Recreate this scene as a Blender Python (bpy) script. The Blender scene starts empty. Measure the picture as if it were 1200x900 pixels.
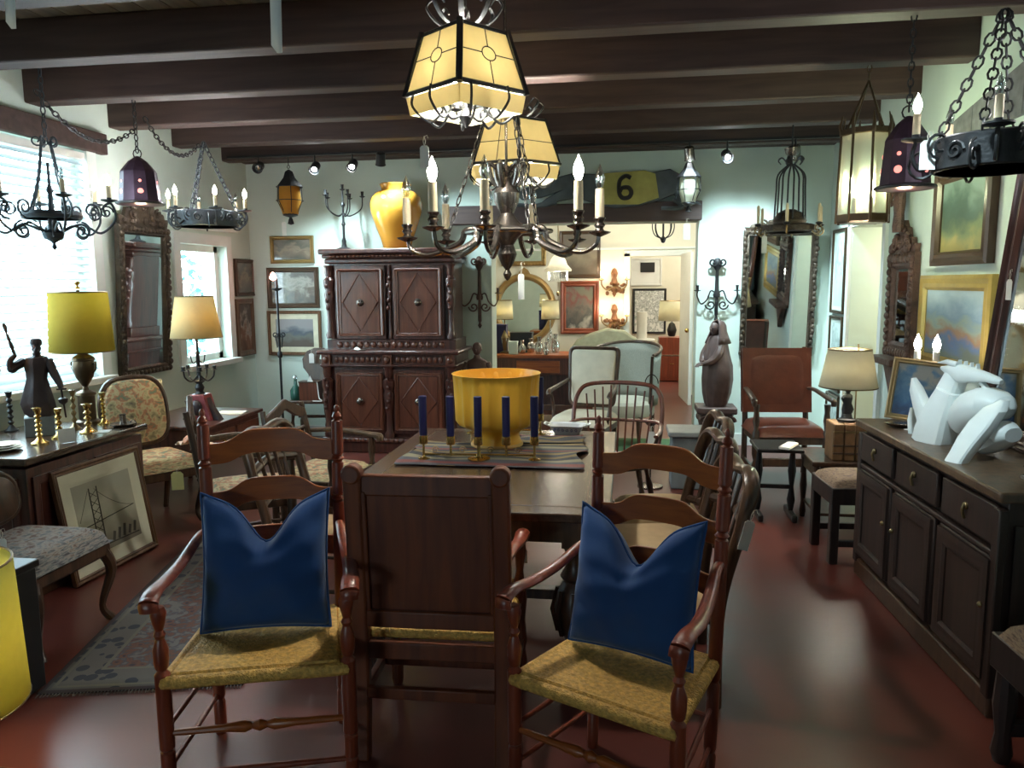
import math
F_PX=900.0; YAW=math.radians(8.5); PITCH=math.radians(7.5); ROLL=math.radians(0.5); EYE=(0.0,0.0,1.62)
def _v(a,b,c): return (a,b,c)
def cam_axes():
    sy,cy,sp,cp=math.sin(YAW),math.cos(YAW),math.sin(PITCH),math.cos(PITCH)
    f=(-sy*cp,cy*cp,-sp); r=(cy,sy,0.0); u=(-sy*sp,cy*sp,cp)
    sr,cr=math.sin(ROLL),math.cos(ROLL)
    # positive roll: the world's verticals lean to the right in the picture
    r2=tuple(cr*r[i]-sr*u[i] for i in range(3)); u2=tuple(sr*r[i]+cr*u[i] for i in range(3))
    return r2,u2,f
AX=cam_axes()
def ray(px,py):
    a=(px-600)/F_PX; b=(450-py)/F_PX
    return tuple(AX[2][i]+a*AX[0][i]+b*AX[1][i] for i in range(3))
def at(px,py,X=None,Y=None,Z=None):
    d=ray(px,py)
    if Y is not None: t=(Y-EYE[1])/d[1]
    elif X is not None: t=(X-EYE[0])/d[0]
    else: t=(Z-EYE[2])/d[2]
    return (EYE[0]+t*d[0],EYE[1]+t*d[1],EYE[2]+t*d[2])
def proj(p):
    v=[p[i]-EYE[i] for i in range(3)]
    x,y,z=[sum(v[i]*a[i] for i in range(3)) for a in AX]
    return (600+F_PX*x/z, 450-F_PX*y/z)
import bpy, bmesh, random
from mathutils import Vector, Matrix, Euler
random.seed(7)
C=bpy.context.scene.collection
PI=math.pi
def RZ(a): return Matrix.Rotation(a,4,'Z')
def RX(a): return Matrix.Rotation(a,4,'X')
def RY(a): return Matrix.Rotation(a,4,'Y')
def TR(x,y,z): return Matrix.Translation((x,y,z))
def SC(x,y,z): return Matrix.Diagonal((x,y,z,1))
def frame_to(a,b):
    """matrix placing local Z along a->b with origin a"""
    a=Vector(a); b=Vector(b); d=(b-a)
    return Matrix.Translation(a) @ d.to_track_quat('Z','Y').to_matrix().to_4x4()
class MB:
    def __init__(s,T=None): s.v=[]; s.f=[]; s.T=T or Matrix()
    def add(s,vs,fs,T=None):
        o=len(s.v); M=s.T@T if T is not None else s.T
        s.v+= [tuple(M@Vector(p)) for p in vs]; s.f+=[[i+o for i in q] for q in fs]; return s
    def box(s,c,d,T=None,top=1.0,topy=None):
        x,y,z=d[0]/2,d[1]/2,d[2]/2; tx=x*top; ty=y*(top if topy is None else topy)
        vs=[(-x,-y,-z),(x,-y,-z),(x,y,-z),(-x,y,-z),(-tx,-ty,z),(tx,-ty,z),(tx,ty,z),(-tx,ty,z)]
        M=TR(*c)@T if T is not None else TR(*c)
        return s.add(vs,[(0,3,2,1),(4,5,6,7),(0,1,5,4),(1,2,6,5),(2,3,7,6),(3,0,4,7)],M)
    def lathe(s,prof,seg=16,T=None,ecc=1.0):
        vs=[];fs=[];n=len(prof)
        for r,z in prof:
            for k in range(seg):
                a=2*PI*k/seg; vs.append((r*math.cos(a),r*ecc*math.sin(a),z))
        for i in range(n-1):
            for k in range(seg):
                k2=(k+1)%seg; fs.append((i*seg+k,i*seg+k2,(i+1)*seg+k2,(i+1)*seg+k))
        if prof[0][0]>1e-5: fs.append(tuple(range(seg))[::-1])
        if prof[-1][0]>1e-5: fs.append(tuple((n-1)*seg+k for k in range(seg)))
        return s.add(vs,fs,T)
    def turn(s,a,b,prof,seg=12):
        """lathe between points a and b; prof: (radius, 0..1)"""
        L=(Vector(b)-Vector(a)).length
        return s.lathe([(r,t*L) for r,t in prof],seg,frame_to(a,b))
    def tube(s,pts,r,seg=8,closed=False,flat=1.0):
        P=[Vector(p) for p in pts]; n=len(P)
        if not isinstance(r,(list,tuple)): r=[r]*n
        if len(r)!=n:
            rr=r; r=[]
            for i in range(n):
                u=i/(n-1)*(len(rr)-1); k=min(int(u),len(rr)-2); r.append(rr[k]+(rr[k+1]-rr[k])*(u-k))
        tang=[]
        for i in range(n):
            if closed: d=P[(i+1)%n]-P[i-1]
            else: d=P[min(i+1,n-1)]-P[max(i-1,0)]
            tang.append(d.normalized() if d.length>1e-9 else Vector((0,0,1)))
        up=Vector((0,0,1)) if abs(tang[0].z)<.9 else Vector((1,0,0))
        nrm=(up-tang[0]*up.dot(tang[0])).normalized(); vs=[];fs=[]
        for i in range(n):
            t=tang[i]; nrm=(nrm-t*nrm.dot(t))
            nrm=nrm.normalized() if nrm.length>1e-6 else t.orthogonal().normalized()
            b=t.cross(nrm)
            for k in range(seg):
                a=2*PI*k/seg; vs.append(tuple(P[i]+nrm*(math.cos(a)*r[i]*flat)+b*(math.sin(a)*r[i])))
        for i in range(n if closed else n-1):
            j=(i+1)%n
            for k in range(seg):
                k2=(k+1)%seg; fs.append((i*seg+k,i*seg+k2,j*seg+k2,j*seg+k))
        if not closed: fs.append(tuple(range(seg))[::-1]); fs.append(tuple((n-1)*seg+k for k in range(seg)))
        return s.add(vs,fs)
    def ball(s,c,r,seg=12,rings=8,T=None):
        if not isinstance(r,(list,tuple)): r=(r,r,r)
        pr=[(max(1e-6,math.sin(PI*i/rings)),-math.cos(PI*i/rings)) for i in range(rings+1)]
        M=TR(*c)@(T if T is not None else Matrix())@SC(*r)
        return s.lathe(pr,seg,M)
    def prism(s,poly,d,T=None):
        """polygon in XZ, extruded along Y from -d/2 to d/2"""
        n=len(poly); vs=[(x,-d/2,z) for x,z in poly]+[(x,d/2,z) for x,z in poly]
        fs=[tuple(range(n)),tuple(range(2*n-1,n-1,-1))]+[(i,i+n,(i+1)%n+n,(i+1)%n) for i in range(n)]
        return s.add(vs,fs,T)
    def loft(s,rings,cap=True,closed=True,T=None):
        n=len(rings[0]); vs=[p for r in rings for p in r]; fs=[]
        for i in range(len(rings)-1):
            for k in range(n if closed else n-1):
                k2=(k+1)%n; fs.append((i*n+k,i*n+k2,(i+1)*n+k2,(i+1)*n+k))
        if cap: fs.append(tuple(range(n))[::-1]); fs.append(tuple((len(rings)-1)*n+k for k in range(n)))
        return s.add(vs,fs,T)
    def grid(s,fn,nu,nv,T=None):
        vs=[fn(i/nu,j/nv) for j in range(nv+1) for i in range(nu+1)]
        fs=[(j*(nu+1)+i,j*(nu+1)+i+1,(j+1)*(nu+1)+i+1,(j+1)*(nu+1)+i) for j in range(nv) for i in range(nu)]
        return s.add(vs,fs,T)
    def frame(s,w,h,b,d,T=None,z0=0):
        """picture frame in XZ centred on x=0, from z0 to z0+h, border b, bevelled profile"""
        prof=[(0,0),(0,-d*.8),(b*.25,-d),(b*.55,-d*.75),(b*.8,-d*.9),(b,-d*.5),(b,0)]
        rings=[]
        for sx,sz in ((-1,-1),(1,-1),(1,1),(-1,1)):
            rings.append([(sx*(w/2-t),y,z0+h/2+sz*(h/2-t)) for t,y in prof])
        n=len(prof); vs=[p for r in rings for p in r]
        fs=[(i*n+k,((i+1)%4)*n+k,((i+1)%4)*n+(k+1)%n,i*n+(k+1)%n) for i in range(4) for k in range(n)]
        return s.add(vs,fs,T)
    def build(s,name,mat,parent=None,loc=(0,0,0),rot=None,smooth=35,bevel=0,sub=0,solid=0,**tags):
        me=bpy.data.meshes.new(name); me.from_pydata(s.v,[],s.f)
        bm=bmesh.new(); bm.from_mesh(me); bmesh.ops.recalc_face_normals(bm,faces=bm.faces); bm.to_mesh(me); bm.free()
        if smooth: me.shade_smooth(); me.set_sharp_from_angle(angle=math.radians(smooth))
        me.materials.append(mat)
        o=bpy.data.objects.new(name,me); C.objects.link(o); o.location=loc
        if rot is not None: o.rotation_euler=rot
        if parent is not None: o.parent=parent
        if solid: m=o.modifiers.new('s','SOLIDIFY'); m.thickness=solid; m.offset=0
        if bevel: m=o.modifiers.new('b','BEVEL'); m.width=bevel; m.segments=2; m.limit_method='ANGLE'; m.angle_limit=math.radians(40)
        if sub: m=o.modifiers.new('u','SUBSURF'); m.levels=sub; m.render_levels=sub
        for k,v in tags.items(): o[k]=v
        return o
def tag(o,label,cat,group=None,kind=None):
    o['label']=label; o['category']=cat
    if group: o['group']=group
    if kind: o['kind']=kind
    return o
def thing(name,label,cat,loc=(0,0,0),rz=0,group=None,rx=0,ry=0):
    o=bpy.data.objects.new(name,None); C.objects.link(o); o.location=loc; o.rotation_euler=(rx,ry,rz); o.empty_display_size=.1
    return tag(o,label,cat,group)
def struct(o): o['kind']='structure'; return o
def dup(root,loc=None,rz=None,label=None,group=None,scale=None):
    r=root.copy(); C.objects.link(r)
    if loc is not None: r.location=loc
    if rz is not None: r.rotation_euler=(root.rotation_euler[0],root.rotation_euler[1],rz)
    if label: r['label']=label
    if group: r['group']=group
    if scale: r.scale=(scale,)*3 if not isinstance(scale,tuple) else scale
    def rec(a,b):
        for ch in list(a.children):
            c=ch.copy(); C.objects.link(c); c.parent=b; rec(ch,c)
    rec(root,r); return r
def scroll(c,r0,r1,a0,turns,plane='xz',n=24):
    """spiral about c, radius r0->r1, starting at angle a0"""
    out=[]
    for i in range(n+1):
        t=i/n; a=a0+turns*2*PI*t; r=r0+(r1-r0)*t
        u,w=r*math.cos(a),r*math.sin(a)
        out.append((c[0]+u,c[1],c[2]+w) if plane=='xz' else (c[0]+u,c[1]+w,c[2]))
    return out
def rot_pts(pts,a): return [(x*math.cos(a)-y*math.sin(a),x*math.sin(a)+y*math.cos(a),z) for x,y,z in pts]
def bez(ps,n=12):
    """Catmull-Rom through the points"""
    P=[Vector(p) for p in ps]; P=[P[0]*2-P[1]]+P+[P[-1]*2-P[-2]]; out=[]
    for i in range(1,len(P)-2):
        for k in range(n):
            t=k/n; a,b,c,d=P[i-1:i+3]
            out.append(tuple(.5*((2*b)+(c-a)*t+(2*a-5*b+4*c-d)*t*t+(3*b-a-3*c+d)*t**3)))
    out.append(tuple(P[-2])); return out
def chain_mb(m,a,b,sag=0.0,link=.04,r=.0035,w=.013):
    a=Vector(a);b=Vector(b); L=(b-a).length; n=max(2,int(L*(1+sag)/(link*.78)))
    pts=[a.lerp(b,i/n)-Vector((0,0,1))*(sag*L*4*(i/n)*(1-i/n)) for i in range(n+1)]
    for i in range(n):
        p,q=pts[i],pts[i+1]; d=(q-p).normalized(); mid=(p+q)/2
        s=d.orthogonal().normalized(); s=Matrix.Rotation((PI/2)*(i%2)+.4,3,d)@s
        loop=[tuple(mid+d*(math.cos(t)*link/2)+s*(math.sin(t)*w)) for t in [2*PI*k/8 for k in range(8)]]
        m.tube(loop,r,5,closed=True)
    return m
# ---------------------------------------------------------------- materials
def _nt(name):
    m=bpy.data.materials.new(name); m.use_nodes=True; n=m.node_tree; b=n.nodes['Principled BSDF']; return m,n,b
def plain(name,col,rough=.5,metal=0,spec=.5,var=.12,scale=12,bump=0.0,bscale=40,coat=0,trans=0,sheen=0,alpha=1,ior=1.45,sss=0):
    m,n,b=_nt(name)
    tc=n.nodes.new('ShaderNodeTexCoord'); ns=n.nodes.new('ShaderNodeTexNoise'); ns.inputs['Scale'].default_value=scale; ns.inputs['Detail'].default_value=4
    n.links.new(tc.outputs['Object'],ns.inputs['Vector'])
    r=n.nodes.new('ShaderNodeValToRGB'); r.color_ramp.elements[0].position=.3; r.color_ramp.elements[1].position=.7
    r.color_ramp.elements[0].color=tuple(c*(1-var) for c in col)+(1,); r.color_ramp.elements[1].color=tuple(min(1,c*(1+var)) for c in col)+(1,)
    n.links.new(ns.outputs['Fac'],r.inputs['Fac']); n.links.new(r.outputs['Color'],b.inputs['Base Color'])
    b.inputs['Roughness'].default_value=rough; b.inputs['Metallic'].default_value=metal; b.inputs['Specular IOR Level'].default_value=spec
    b.inputs['Coat Weight'].default_value=coat; b.inputs['Transmission Weight'].default_value=trans; b.inputs['Sheen Weight'].default_value=sheen
    b.inputs['Alpha'].default_value=alpha; b.inputs['IOR'].default_value=ior
    if bump:
        n2=n.nodes.new('ShaderNodeTexNoise'); n2.inputs['Scale'].default_value=bscale; n.links.new(tc.outputs['Object'],n2.inputs['Vector'])
        bp=n.nodes.new('ShaderNodeBump'); bp.inputs['Strength'].default_value=bump; bp.inputs['Distance'].default_value=.01
        n.links.new(n2.outputs['Fac'],bp.inputs['Height']); n.links.new(bp.outputs['Normal'],b.inputs['Normal'])
    return m
def wood(name,c1,c2,rough=.35,axis='Z',scale=6,bump=.08,coat=.2):
    m,n,b=_nt(name)
    tc=n.nodes.new('ShaderNodeTexCoord'); mp=n.nodes.new('ShaderNodeMapping'); sc=[scale*6]*3; sc['XYZ'.index(axis)]=scale*.5; mp.inputs['Scale'].default_value=sc
    ns=n.nodes.new('ShaderNodeTexNoise'); ns.inputs['Scale'].default_value=1; ns.inputs['Detail'].default_value=6; ns.inputs['Distortion'].default_value=.6
    n.links.new(tc.outputs['Object'],mp.inputs['Vector']); n.links.new(mp.outputs['Vector'],ns.inputs['Vector'])
    r=n.nodes.new('ShaderNodeValToRGB'); r.color_ramp.elements[0].position=.32; r.color_ramp.elements[1].position=.68
    r.color_ramp.elements[0].color=c1+(1,); r.color_ramp.elements[1].color=c2+(1,)
    n.links.new(ns.outputs['Fac'],r.inputs['Fac']); n.links.new(r.outputs['Color'],b.inputs['Base Color'])
    b.inputs['Roughness'].default_value=rough; b.inputs['Coat Weight'].default_value=coat; b.inputs['Coat Roughness'].default_value=.25
    bp=n.nodes.new('ShaderNodeBump'); bp.inputs['Strength'].default_value=bump; bp.inputs['Distance'].default_value=.005
    n.links.new(ns.outputs['Fac'],bp.inputs['Height']); n.links.new(bp.outputs['Normal'],b.inputs['Normal'])
    return m
def emis(name,col,st,base=None):
    m,n,b=_nt(name); b.inputs['Base Color'].default_value=(base or col)+(1,); b.inputs['Emission Color'].default_value=col+(1,); b.inputs['Emission Strength'].default_value=st; return m
def shade_mat(name,col,rough=.8,tr=.6):
    """lamp-shade fabric or paper: lets the bulb inside shine through"""
    m=bpy.data.materials.new(name); m.use_nodes=True; n=m.node_tree; n.nodes.clear()
    o=n.nodes.new('ShaderNodeOutputMaterial'); d=n.nodes.new('ShaderNodeBsdfDiffuse'); t=n.nodes.new('ShaderNodeBsdfTranslucent'); x=n.nodes.new('ShaderNodeMixShader')
    tc=n.nodes.new('ShaderNodeTexCoord'); ns=n.nodes.new('ShaderNodeTexNoise'); ns.inputs['Scale'].default_value=30; n.links.new(tc.outputs['Object'],ns.inputs['Vector'])
    r=n.nodes.new('ShaderNodeValToRGB'); r.color_ramp.elements[0].color=tuple(c*.9 for c in col)+(1,); r.color_ramp.elements[1].color=col+(1,)
    n.links.new(ns.outputs['Fac'],r.inputs['Fac']); n.links.new(r.outputs['Color'],d.inputs['Color']); n.links.new(r.outputs['Color'],t.inputs['Color'])
    x.inputs[0].default_value=tr; n.links.new(d.outputs[0],x.inputs[1]); n.links.new(t.outputs[0],x.inputs[2]); n.links.new(x.outputs[0],o.inputs['Surface']); return m
def glass(name,col=(1,1,1),rough=.05,mixt=.85):
    """thin clear glass: mostly see-through with a glossy skin"""
    m=bpy.data.materials.new(name); m.use_nodes=True; n=m.node_tree; n.nodes.clear()
    o=n.nodes.new('ShaderNodeOutputMaterial'); t=n.nodes.new('ShaderNodeBsdfTransparent'); g=n.nodes.new('ShaderNodeBsdfGlossy'); x=n.nodes.new('ShaderNodeMixShader')
    t.inputs['Color'].default_value=col+(1,); g.inputs['Roughness'].default_value=rough; x.inputs[0].default_value=mixt
    n.links.new(g.outputs[0],x.inputs[1]); n.links.new(t.outputs[0],x.inputs[2]); n.links.new(x.outputs[0],o.inputs['Surface']); return m
def art(name,stops,scale=3,dist=2,axis='Z',rough=.5,seed=0,coordmix=.35,detail=5,z0=0,z1=1,gloss=0):
    """painted picture: colour bands along local Z broken up by noise"""
    m,n,b=_nt(name); tc=n.nodes.new('ShaderNodeTexCoord'); mp=n.nodes.new('ShaderNodeMapping'); mp.inputs['Location'].default_value=(seed,seed*.7,0)
    ns=n.nodes.new('ShaderNodeTexNoise'); ns.inputs['Scale'].default_value=scale; ns.inputs['Detail'].default_value=detail; ns.inputs['Distortion'].default_value=dist*.25
    sp=n.nodes.new('ShaderNodeSeparateXYZ'); mr=n.nodes.new('ShaderNodeMapRange'); mr.inputs['From Min'].default_value=z0; mr.inputs['From Max'].default_value=z1
    n.links.new(tc.outputs['Generated'],sp.inputs[0]); n.links.new(tc.outputs['Generated'],mp.inputs['Vector']); n.links.new(mp.outputs[0],ns.inputs['Vector'])
    n.links.new(sp.outputs['XYZ'.index(axis)],mr.inputs['Value'])
    mx=n.nodes.new('ShaderNodeMix'); mx.data_type='FLOAT'; mx.inputs[0].default_value=coordmix; n.links.new(ns.outputs['Fac'],mx.inputs[2]); n.links.new(mr.outputs[0],mx.inputs[3])
    r=n.nodes.new('ShaderNodeValToRGB'); e=r.color_ramp.elements
    for i,(p,c) in enumerate(stops):
        el=e[i] if i<2 else e.new(p); el.position=p; el.color=c+(1,)
    n.links.new(mx.outputs[0],r.inputs['Fac']); n.links.new(r.outputs['Color'],b.inputs['Base Color']); b.inputs['Roughness'].default_value=rough; b.inputs['Coat Weight'].default_value=gloss; b.inputs['Coat Roughness'].default_value=.05
    return m
def lamp(p,col,W,size=.03,name='bulb_light'):
    l=bpy.data.lights.new(name,'POINT'); l.energy=W; l.color=col; l.shadow_soft_size=size
    o=bpy.data.objects.new(name,l); C.objects.link(o); o.location=p; return o
M={}
M['oak']=wood('dark_oak',(.028,.014,.008),(.075,.036,.019),.35)
M['carved']=wood('carved_walnut',(.035,.012,.010),(.10,.034,.024),.28,coat=.4)
M['carved_lt']=wood('walnut_panel',(.085,.026,.015),(.16,.052,.028),.3,coat=.4)
M['cherry']=wood('cherry_wood',(.15,.026,.012),(.26,.05,.02),.35,coat=.2)
M['windsor']=wood('dark_red_spindle_wood',(.07,.018,.010),(.13,.03,.015),.35)
M['cherry_h']=wood('cherry_rail',(.24,.055,.012),(.42,.11,.02),.35,axis='X',coat=.15)
M['panel']=wood('brown_panel',(.085,.017,.006),(.18,.042,.012),.45,scale=4,coat=0)
M['table']=wood('table_oak',(.04,.022,.014),(.085,.05,.03),.22,axis='Y',coat=.5)
M['rustic']=wood('rustic_elm',(.06,.035,.02),(.13,.075,.04),.4)
M['darkw']=wood('blackened_wood',(.012,.008,.008),(.028,.018,.015),.4)
M['hoop']=wood('brown_hoop_wood',(.05,.024,.013),(.11,.055,.028),.35)
M['side']=wood('sideboard_oak',(.017,.009,.007),(.038,.019,.013),.5,coat=0)
M['beam']=wood('beam_wood',(.035,.018,.015),(.065,.036,.03),.6,axis='X',scale=3,coat=0)
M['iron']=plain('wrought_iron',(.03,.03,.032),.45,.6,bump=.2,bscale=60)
M['ironw']=plain('window_lit_iron',(.05,.06,.07),.45,.6,bump=.2,bscale=60)  # same iron, paler and bluer: window light put into its colour
M['bronze']=plain('bronze',(.09,.06,.035),.35,.8,bump=.15)
M['pewter']=plain('old_silver',(.22,.19,.17),.25,.95,bump=.1)
M['brass']=plain('brass',(.55,.38,.13),.25,1.0)
M['brassd']=plain('dull_brass',(.25,.18,.09),.35,.9,bump=.1)
M['goldleaf']=plain('gilt_wood',(.32,.2,.075),.4,.5,bump=.5,bscale=90)
M['giltdark']=plain('dark_gilt',(.06,.042,.028),.45,.3,var=.45,bump=.8,bscale=70)
M['redcarve']=plain('red_carved_wood',(.09,.045,.032),.5,0,var=.5,bump=.8,bscale=70)
M['black']=plain('black_paint',(.012,.012,.013),.4)
M['white']=plain('white_paint',(.75,.75,.7),.5,var=.04)
M['tagp']=plain('tag_paper',(.8,.8,.76),.8,var=.05)
M['tagy']=plain('yellow_tag_paper',(.72,.68,.3),.8,var=.05)
M['string']=plain('tag_string',(.7,.66,.55),.9)
M['candlew']=plain('ivory_sleeve',(.75,.62,.4),.6,var=.06)
M['navy']=plain('navy_wax',(.012,.012,.06),.4,var=.1,spec=.4)
M['mirror']=plain('mirror_glass',(.72,.78,.78),.02,1.0,var=.03)
M['mirrord']=plain('aged_mirror',(.42,.46,.47),.04,1.0,var=.2,scale=5)
M['glass']=glass('clear_glass')
M['crystal']=glass('crystal',(.92,.95,.95),.02,.6)
M['vase']=plain('ochre_glaze',(.78,.36,.05),.15,coat=.8,var=.06,scale=3)
M['bowl']=plain('yellow_glaze',(.90,.48,.05),.35,var=.05,scale=3,coat=.2)
M['rush']=plain('rush_seat',(.60,.34,.08),.65,var=.3,scale=60,bump=.8,bscale=120)
M['velvet']=plain('blue_velvet',(.006,.05,.18),.8,var=.12,scale=4,sheen=.15)
M['leather']=plain('red_leather',(.125,.030,.016),.32,var=.15,bump=.1,coat=.1)
M['linen']=plain('cream_linen',(.62,.58,.46),.9,var=.06,bump=.15,bscale=200)
M['cane']=plain('grey_cane',(.30,.30,.25),.8,var=.1,scale=100,bump=.3,bscale=150)
M['sage']=plain('sage_upholstery',(.30,.31,.22),.9)
M['tan']=plain('tan_upholstery',(.42,.28,.15),.85,var=.1)
M['marble']=plain('white_plaster',(.82,.86,.84),.35,var=.03)
M['stoneb']=plain('dark_bronze_patina',(.045,.035,.04),.4,.3,bump=.15)
M['saint']=plain('carved_dark_wood',(.10,.062,.055),.5,0,var=.25,bump=.3,bscale=25)
M['blubdull']=plain('unlit_bulb_glass',(.8,.85,.88),.08,0,trans=.0,spec=.8,coat=1)
M['pink']=plain('red_marble',(.2,.045,.05),.35,var=.3)
M['amber']=shade_mat('amber_mica',(.95,.84,.55),tr=.8)
M['amberd']=shade_mat('dark_amber_glass',(.55,.26,.05),tr=.5)
M['seeded']=glass('seeded_lantern_glass',(.86,.86,.70),.35,.7)
M['parch']=shade_mat('milky_lantern_glass',(.75,.75,.58),tr=.65)
M['shade_cream']=shade_mat('cream_lampshade',(.86,.72,.42),tr=.55)
M['shade_white']=shade_mat('white_lampshade',(.85,.83,.68),tr=.55)
M['shade_yel']=shade_mat('yellow_green_lampshade',(.72,.58,.13),tr=.55)
M['shade_or']=shade_mat('orange_lampshade',(.75,.42,.10),tr=.5)
M['shade_lem']=shade_mat('lemon_lampshade',(.85,.80,.30),tr=.6)
M['bulb_on']=emis('lit_bulb',(1.0,.93,.82),60)
M['bulb_warm']=emis('warm_lit_bulb',(1.0,.75,.4),25)
M['bulb_pink']=emis('pink_lit_bulb',(1.0,.45,.35),8)
M['spot_on']=emis('lit_spot',(.95,1.0,1.0),80)
def hanging_tag(p,w=.03,h=.065,rz=0,label='small white paper price tag',mat='tagp',ry=0,string=.04,top=None,group='paper price tags'):
    """price tag whose string hangs from p"""
    o=thing('price_tag',label,'price tag',p,rz,group,ry=ry)
    a=w*.5; q=w*.22
    MB().prism([(-a,-string-h),(a,-string-h),(a,-string-q),(a-q,-string),(-a+q,-string),(-a,-string-q)],.0015).build('paper',M[mat],o,smooth=0)
    m=MB(); m.tube([(0,0,-string-q*.8),(-.004,-.001,-string*.5),(0,0,0)],.0012,5); m.tube([(0,0,-string-q*.8),(.005,.002,-string*.5),(0,0,0)],.0012,5)
    m.tube([(0,0,0),(.012,.002,.004),(.016,0,-.008)],.001,4)
    m.build('string',M['string'],o)
    return o
XL,XR,YB,YF=-3.95,1.9,7.75,-2.6
ZC=3.05; BZ=2.83
def matwall(name,c1,c2):
    return plain(name,c1,.85,var=.05,scale=2,bump=.25,bscale=9)
M['plaster']=matwall('plaster_wall',(.60,.70,.63),None)
M['plaster2']=matwall('cream_plaster',(.74,.70,.57),None)
M['trimw']=plain('trim_paint',(.7,.74,.7),.5,var=.03)
# floor: dark red waxed concrete
m,n,b=_nt('red_waxed_floor')
tc=n.nodes.new('ShaderNodeTexCoord'); a=n.nodes.new('ShaderNodeTexNoise'); a.inputs['Scale'].default_value=1.1; a.inputs['Detail'].default_value=6
n.links.new(tc.outputs['Object'],a.inputs['Vector']); r=n.nodes.new('ShaderNodeValToRGB'); r.color_ramp.elements[0].position=.35; r.color_ramp.elements[1].position=.65
r.color_ramp.elements[0].color=(.075,.019,.015,1); r.color_ramp.elements[1].color=(.125,.031,.022,1)
n.links.new(a.outputs['Fac'],r.inputs['Fac']); n.links.new(r.outputs['Color'],b.inputs['Base Color'])
r2=n.nodes.new('ShaderNodeMapRange'); r2.inputs['To Min'].default_value=.22; r2.inputs['To Max'].default_value=.42; n.links.new(a.outputs['Fac'],r2.inputs['Value']); n.links.new(r2.outputs[0],b.inputs['Roughness'])
bp=n.nodes.new('ShaderNodeBump'); bp.inputs['Strength'].default_value=.05; n.links.new(a.outputs['Fac'],bp.inputs['Height']); n.links.new(bp.outputs['Normal'],b.inputs['Normal'])
M['floor']=m
YB2=11.2; XL2,XR2=-2.6,2.9; YB3=14.6
struct(MB().box((-.5,5.9,-.05),(9.4,18,.1)).build('floor',M['floor'],smooth=0))
def wall_with_holes(name,mat,axis,pos,a0,a1,z0,z1,holes,th):
    """wall slab on plane axis=pos growing away by th; holes (a0,a1,z0,z1)"""
    m=MB(); xs=sorted({a0,a1,*[h[0] for h in holes],*[h[1] for h in holes]}); zs=sorted({z0,z1,*[h[2] for h in holes],*[h[3] for h in holes]})
    for i in range(len(xs)-1):
        for j in range(len(zs)-1):
            cx,cz=(xs[i]+xs[i+1])/2,(zs[j]+zs[j+1])/2
            if any(h[0]<cx<h[1] and h[2]<cz<h[3] for h in holes): continue
            d=(xs[i+1]-xs[i],abs(th),zs[j+1]-zs[j])
            if axis=='Y': m.box((cx,pos+th/2,cz),d)
            else: m.box((pos+th/2,cx,cz),(abs(th),d[0],d[2]))
    o=m.build(name,mat,smooth=0)
    bm=bmesh.new(); bm.from_mesh(o.data); bmesh.ops.remove_doubles(bm,verts=bm.verts,dist=1e-5); bm.to_mesh(o.data); bm.free()
    return struct(o)
W1=(3.2,5.28,.95,2.62); W2=(6.42,7.22,.9,2.0)
wall_with_holes('wall_left',M['plaster'],'X',XL,YF,YB,0,ZC,[W1,W2],-.25)
OPX0,OPX1,OPZ=-1.36,.68,2.2
wall_with_holes('wall_back',M['plaster'],'Y',YB,XL-.25,XR+.25,0,ZC,[(OPX0,OPX1,0,OPZ)],.28)
DR=(6.16,7.0,0,2.06)
wall_with_holes('wall_right',M['plaster'],'X',XR,YF,YB,0,ZC,[DR],.25)
WF=(-2.3,-1.3,1.1,2.1)  # opening for the added fill window
wall_with_holes('wall_front',M['plaster'],'Y',YF,XL-.25,XR+.25,0,ZC,[WF],-.25)
# ceiling boards, one mesh per room
M['boards']=wood('ceiling_boards',(.10,.07,.045),(.19,.14,.09),.6,axis='Y',scale=3,coat=0)
m=MB()
x=XL-.2
while x<XR+.2:
    m.box((x+.075,(YF+YB)/2,ZC+.02),(.142,YB-YF+.3,.04)); m.box((x+.075,(YF+YB)/2,ZC+.045),(.15,YB-YF+.3,.012)); x+=.15
m.build('ceiling',M['boards'],smooth=0,kind='structure')
by=[7.34,6.5,5.66,4.82,3.98,3.14,2.3,1.46,.62,-.22,-1.06,-1.9]
for i,y in enumerate(by):
    o=MB().box((XL/2+XR/2,y,(ZC+BZ)/2),(XR-XL+.04,.15,ZC-BZ)).build(f'trim_{i+1}',M['beam'],smooth=0,bevel=.012,kind='structure')
# dark header board over window 1, wall plate on back wall
MB().box((XL+.03,4.1,2.68),(.06,2.75,.15)).build('trim_13',M['beam'],bevel=.006,kind='structure')
MB().box((-.55,YB-.06,2.29),(2.5+.0,.12,.18)).build('trim_14',M['beam'],bevel=.008,kind='structure')
MB().box(((XL+XR)/2,YB-.04,2.94),(XR-XL,.08,.14)).build('trim_15',M['beam'],smooth=0,kind='structure')
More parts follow.
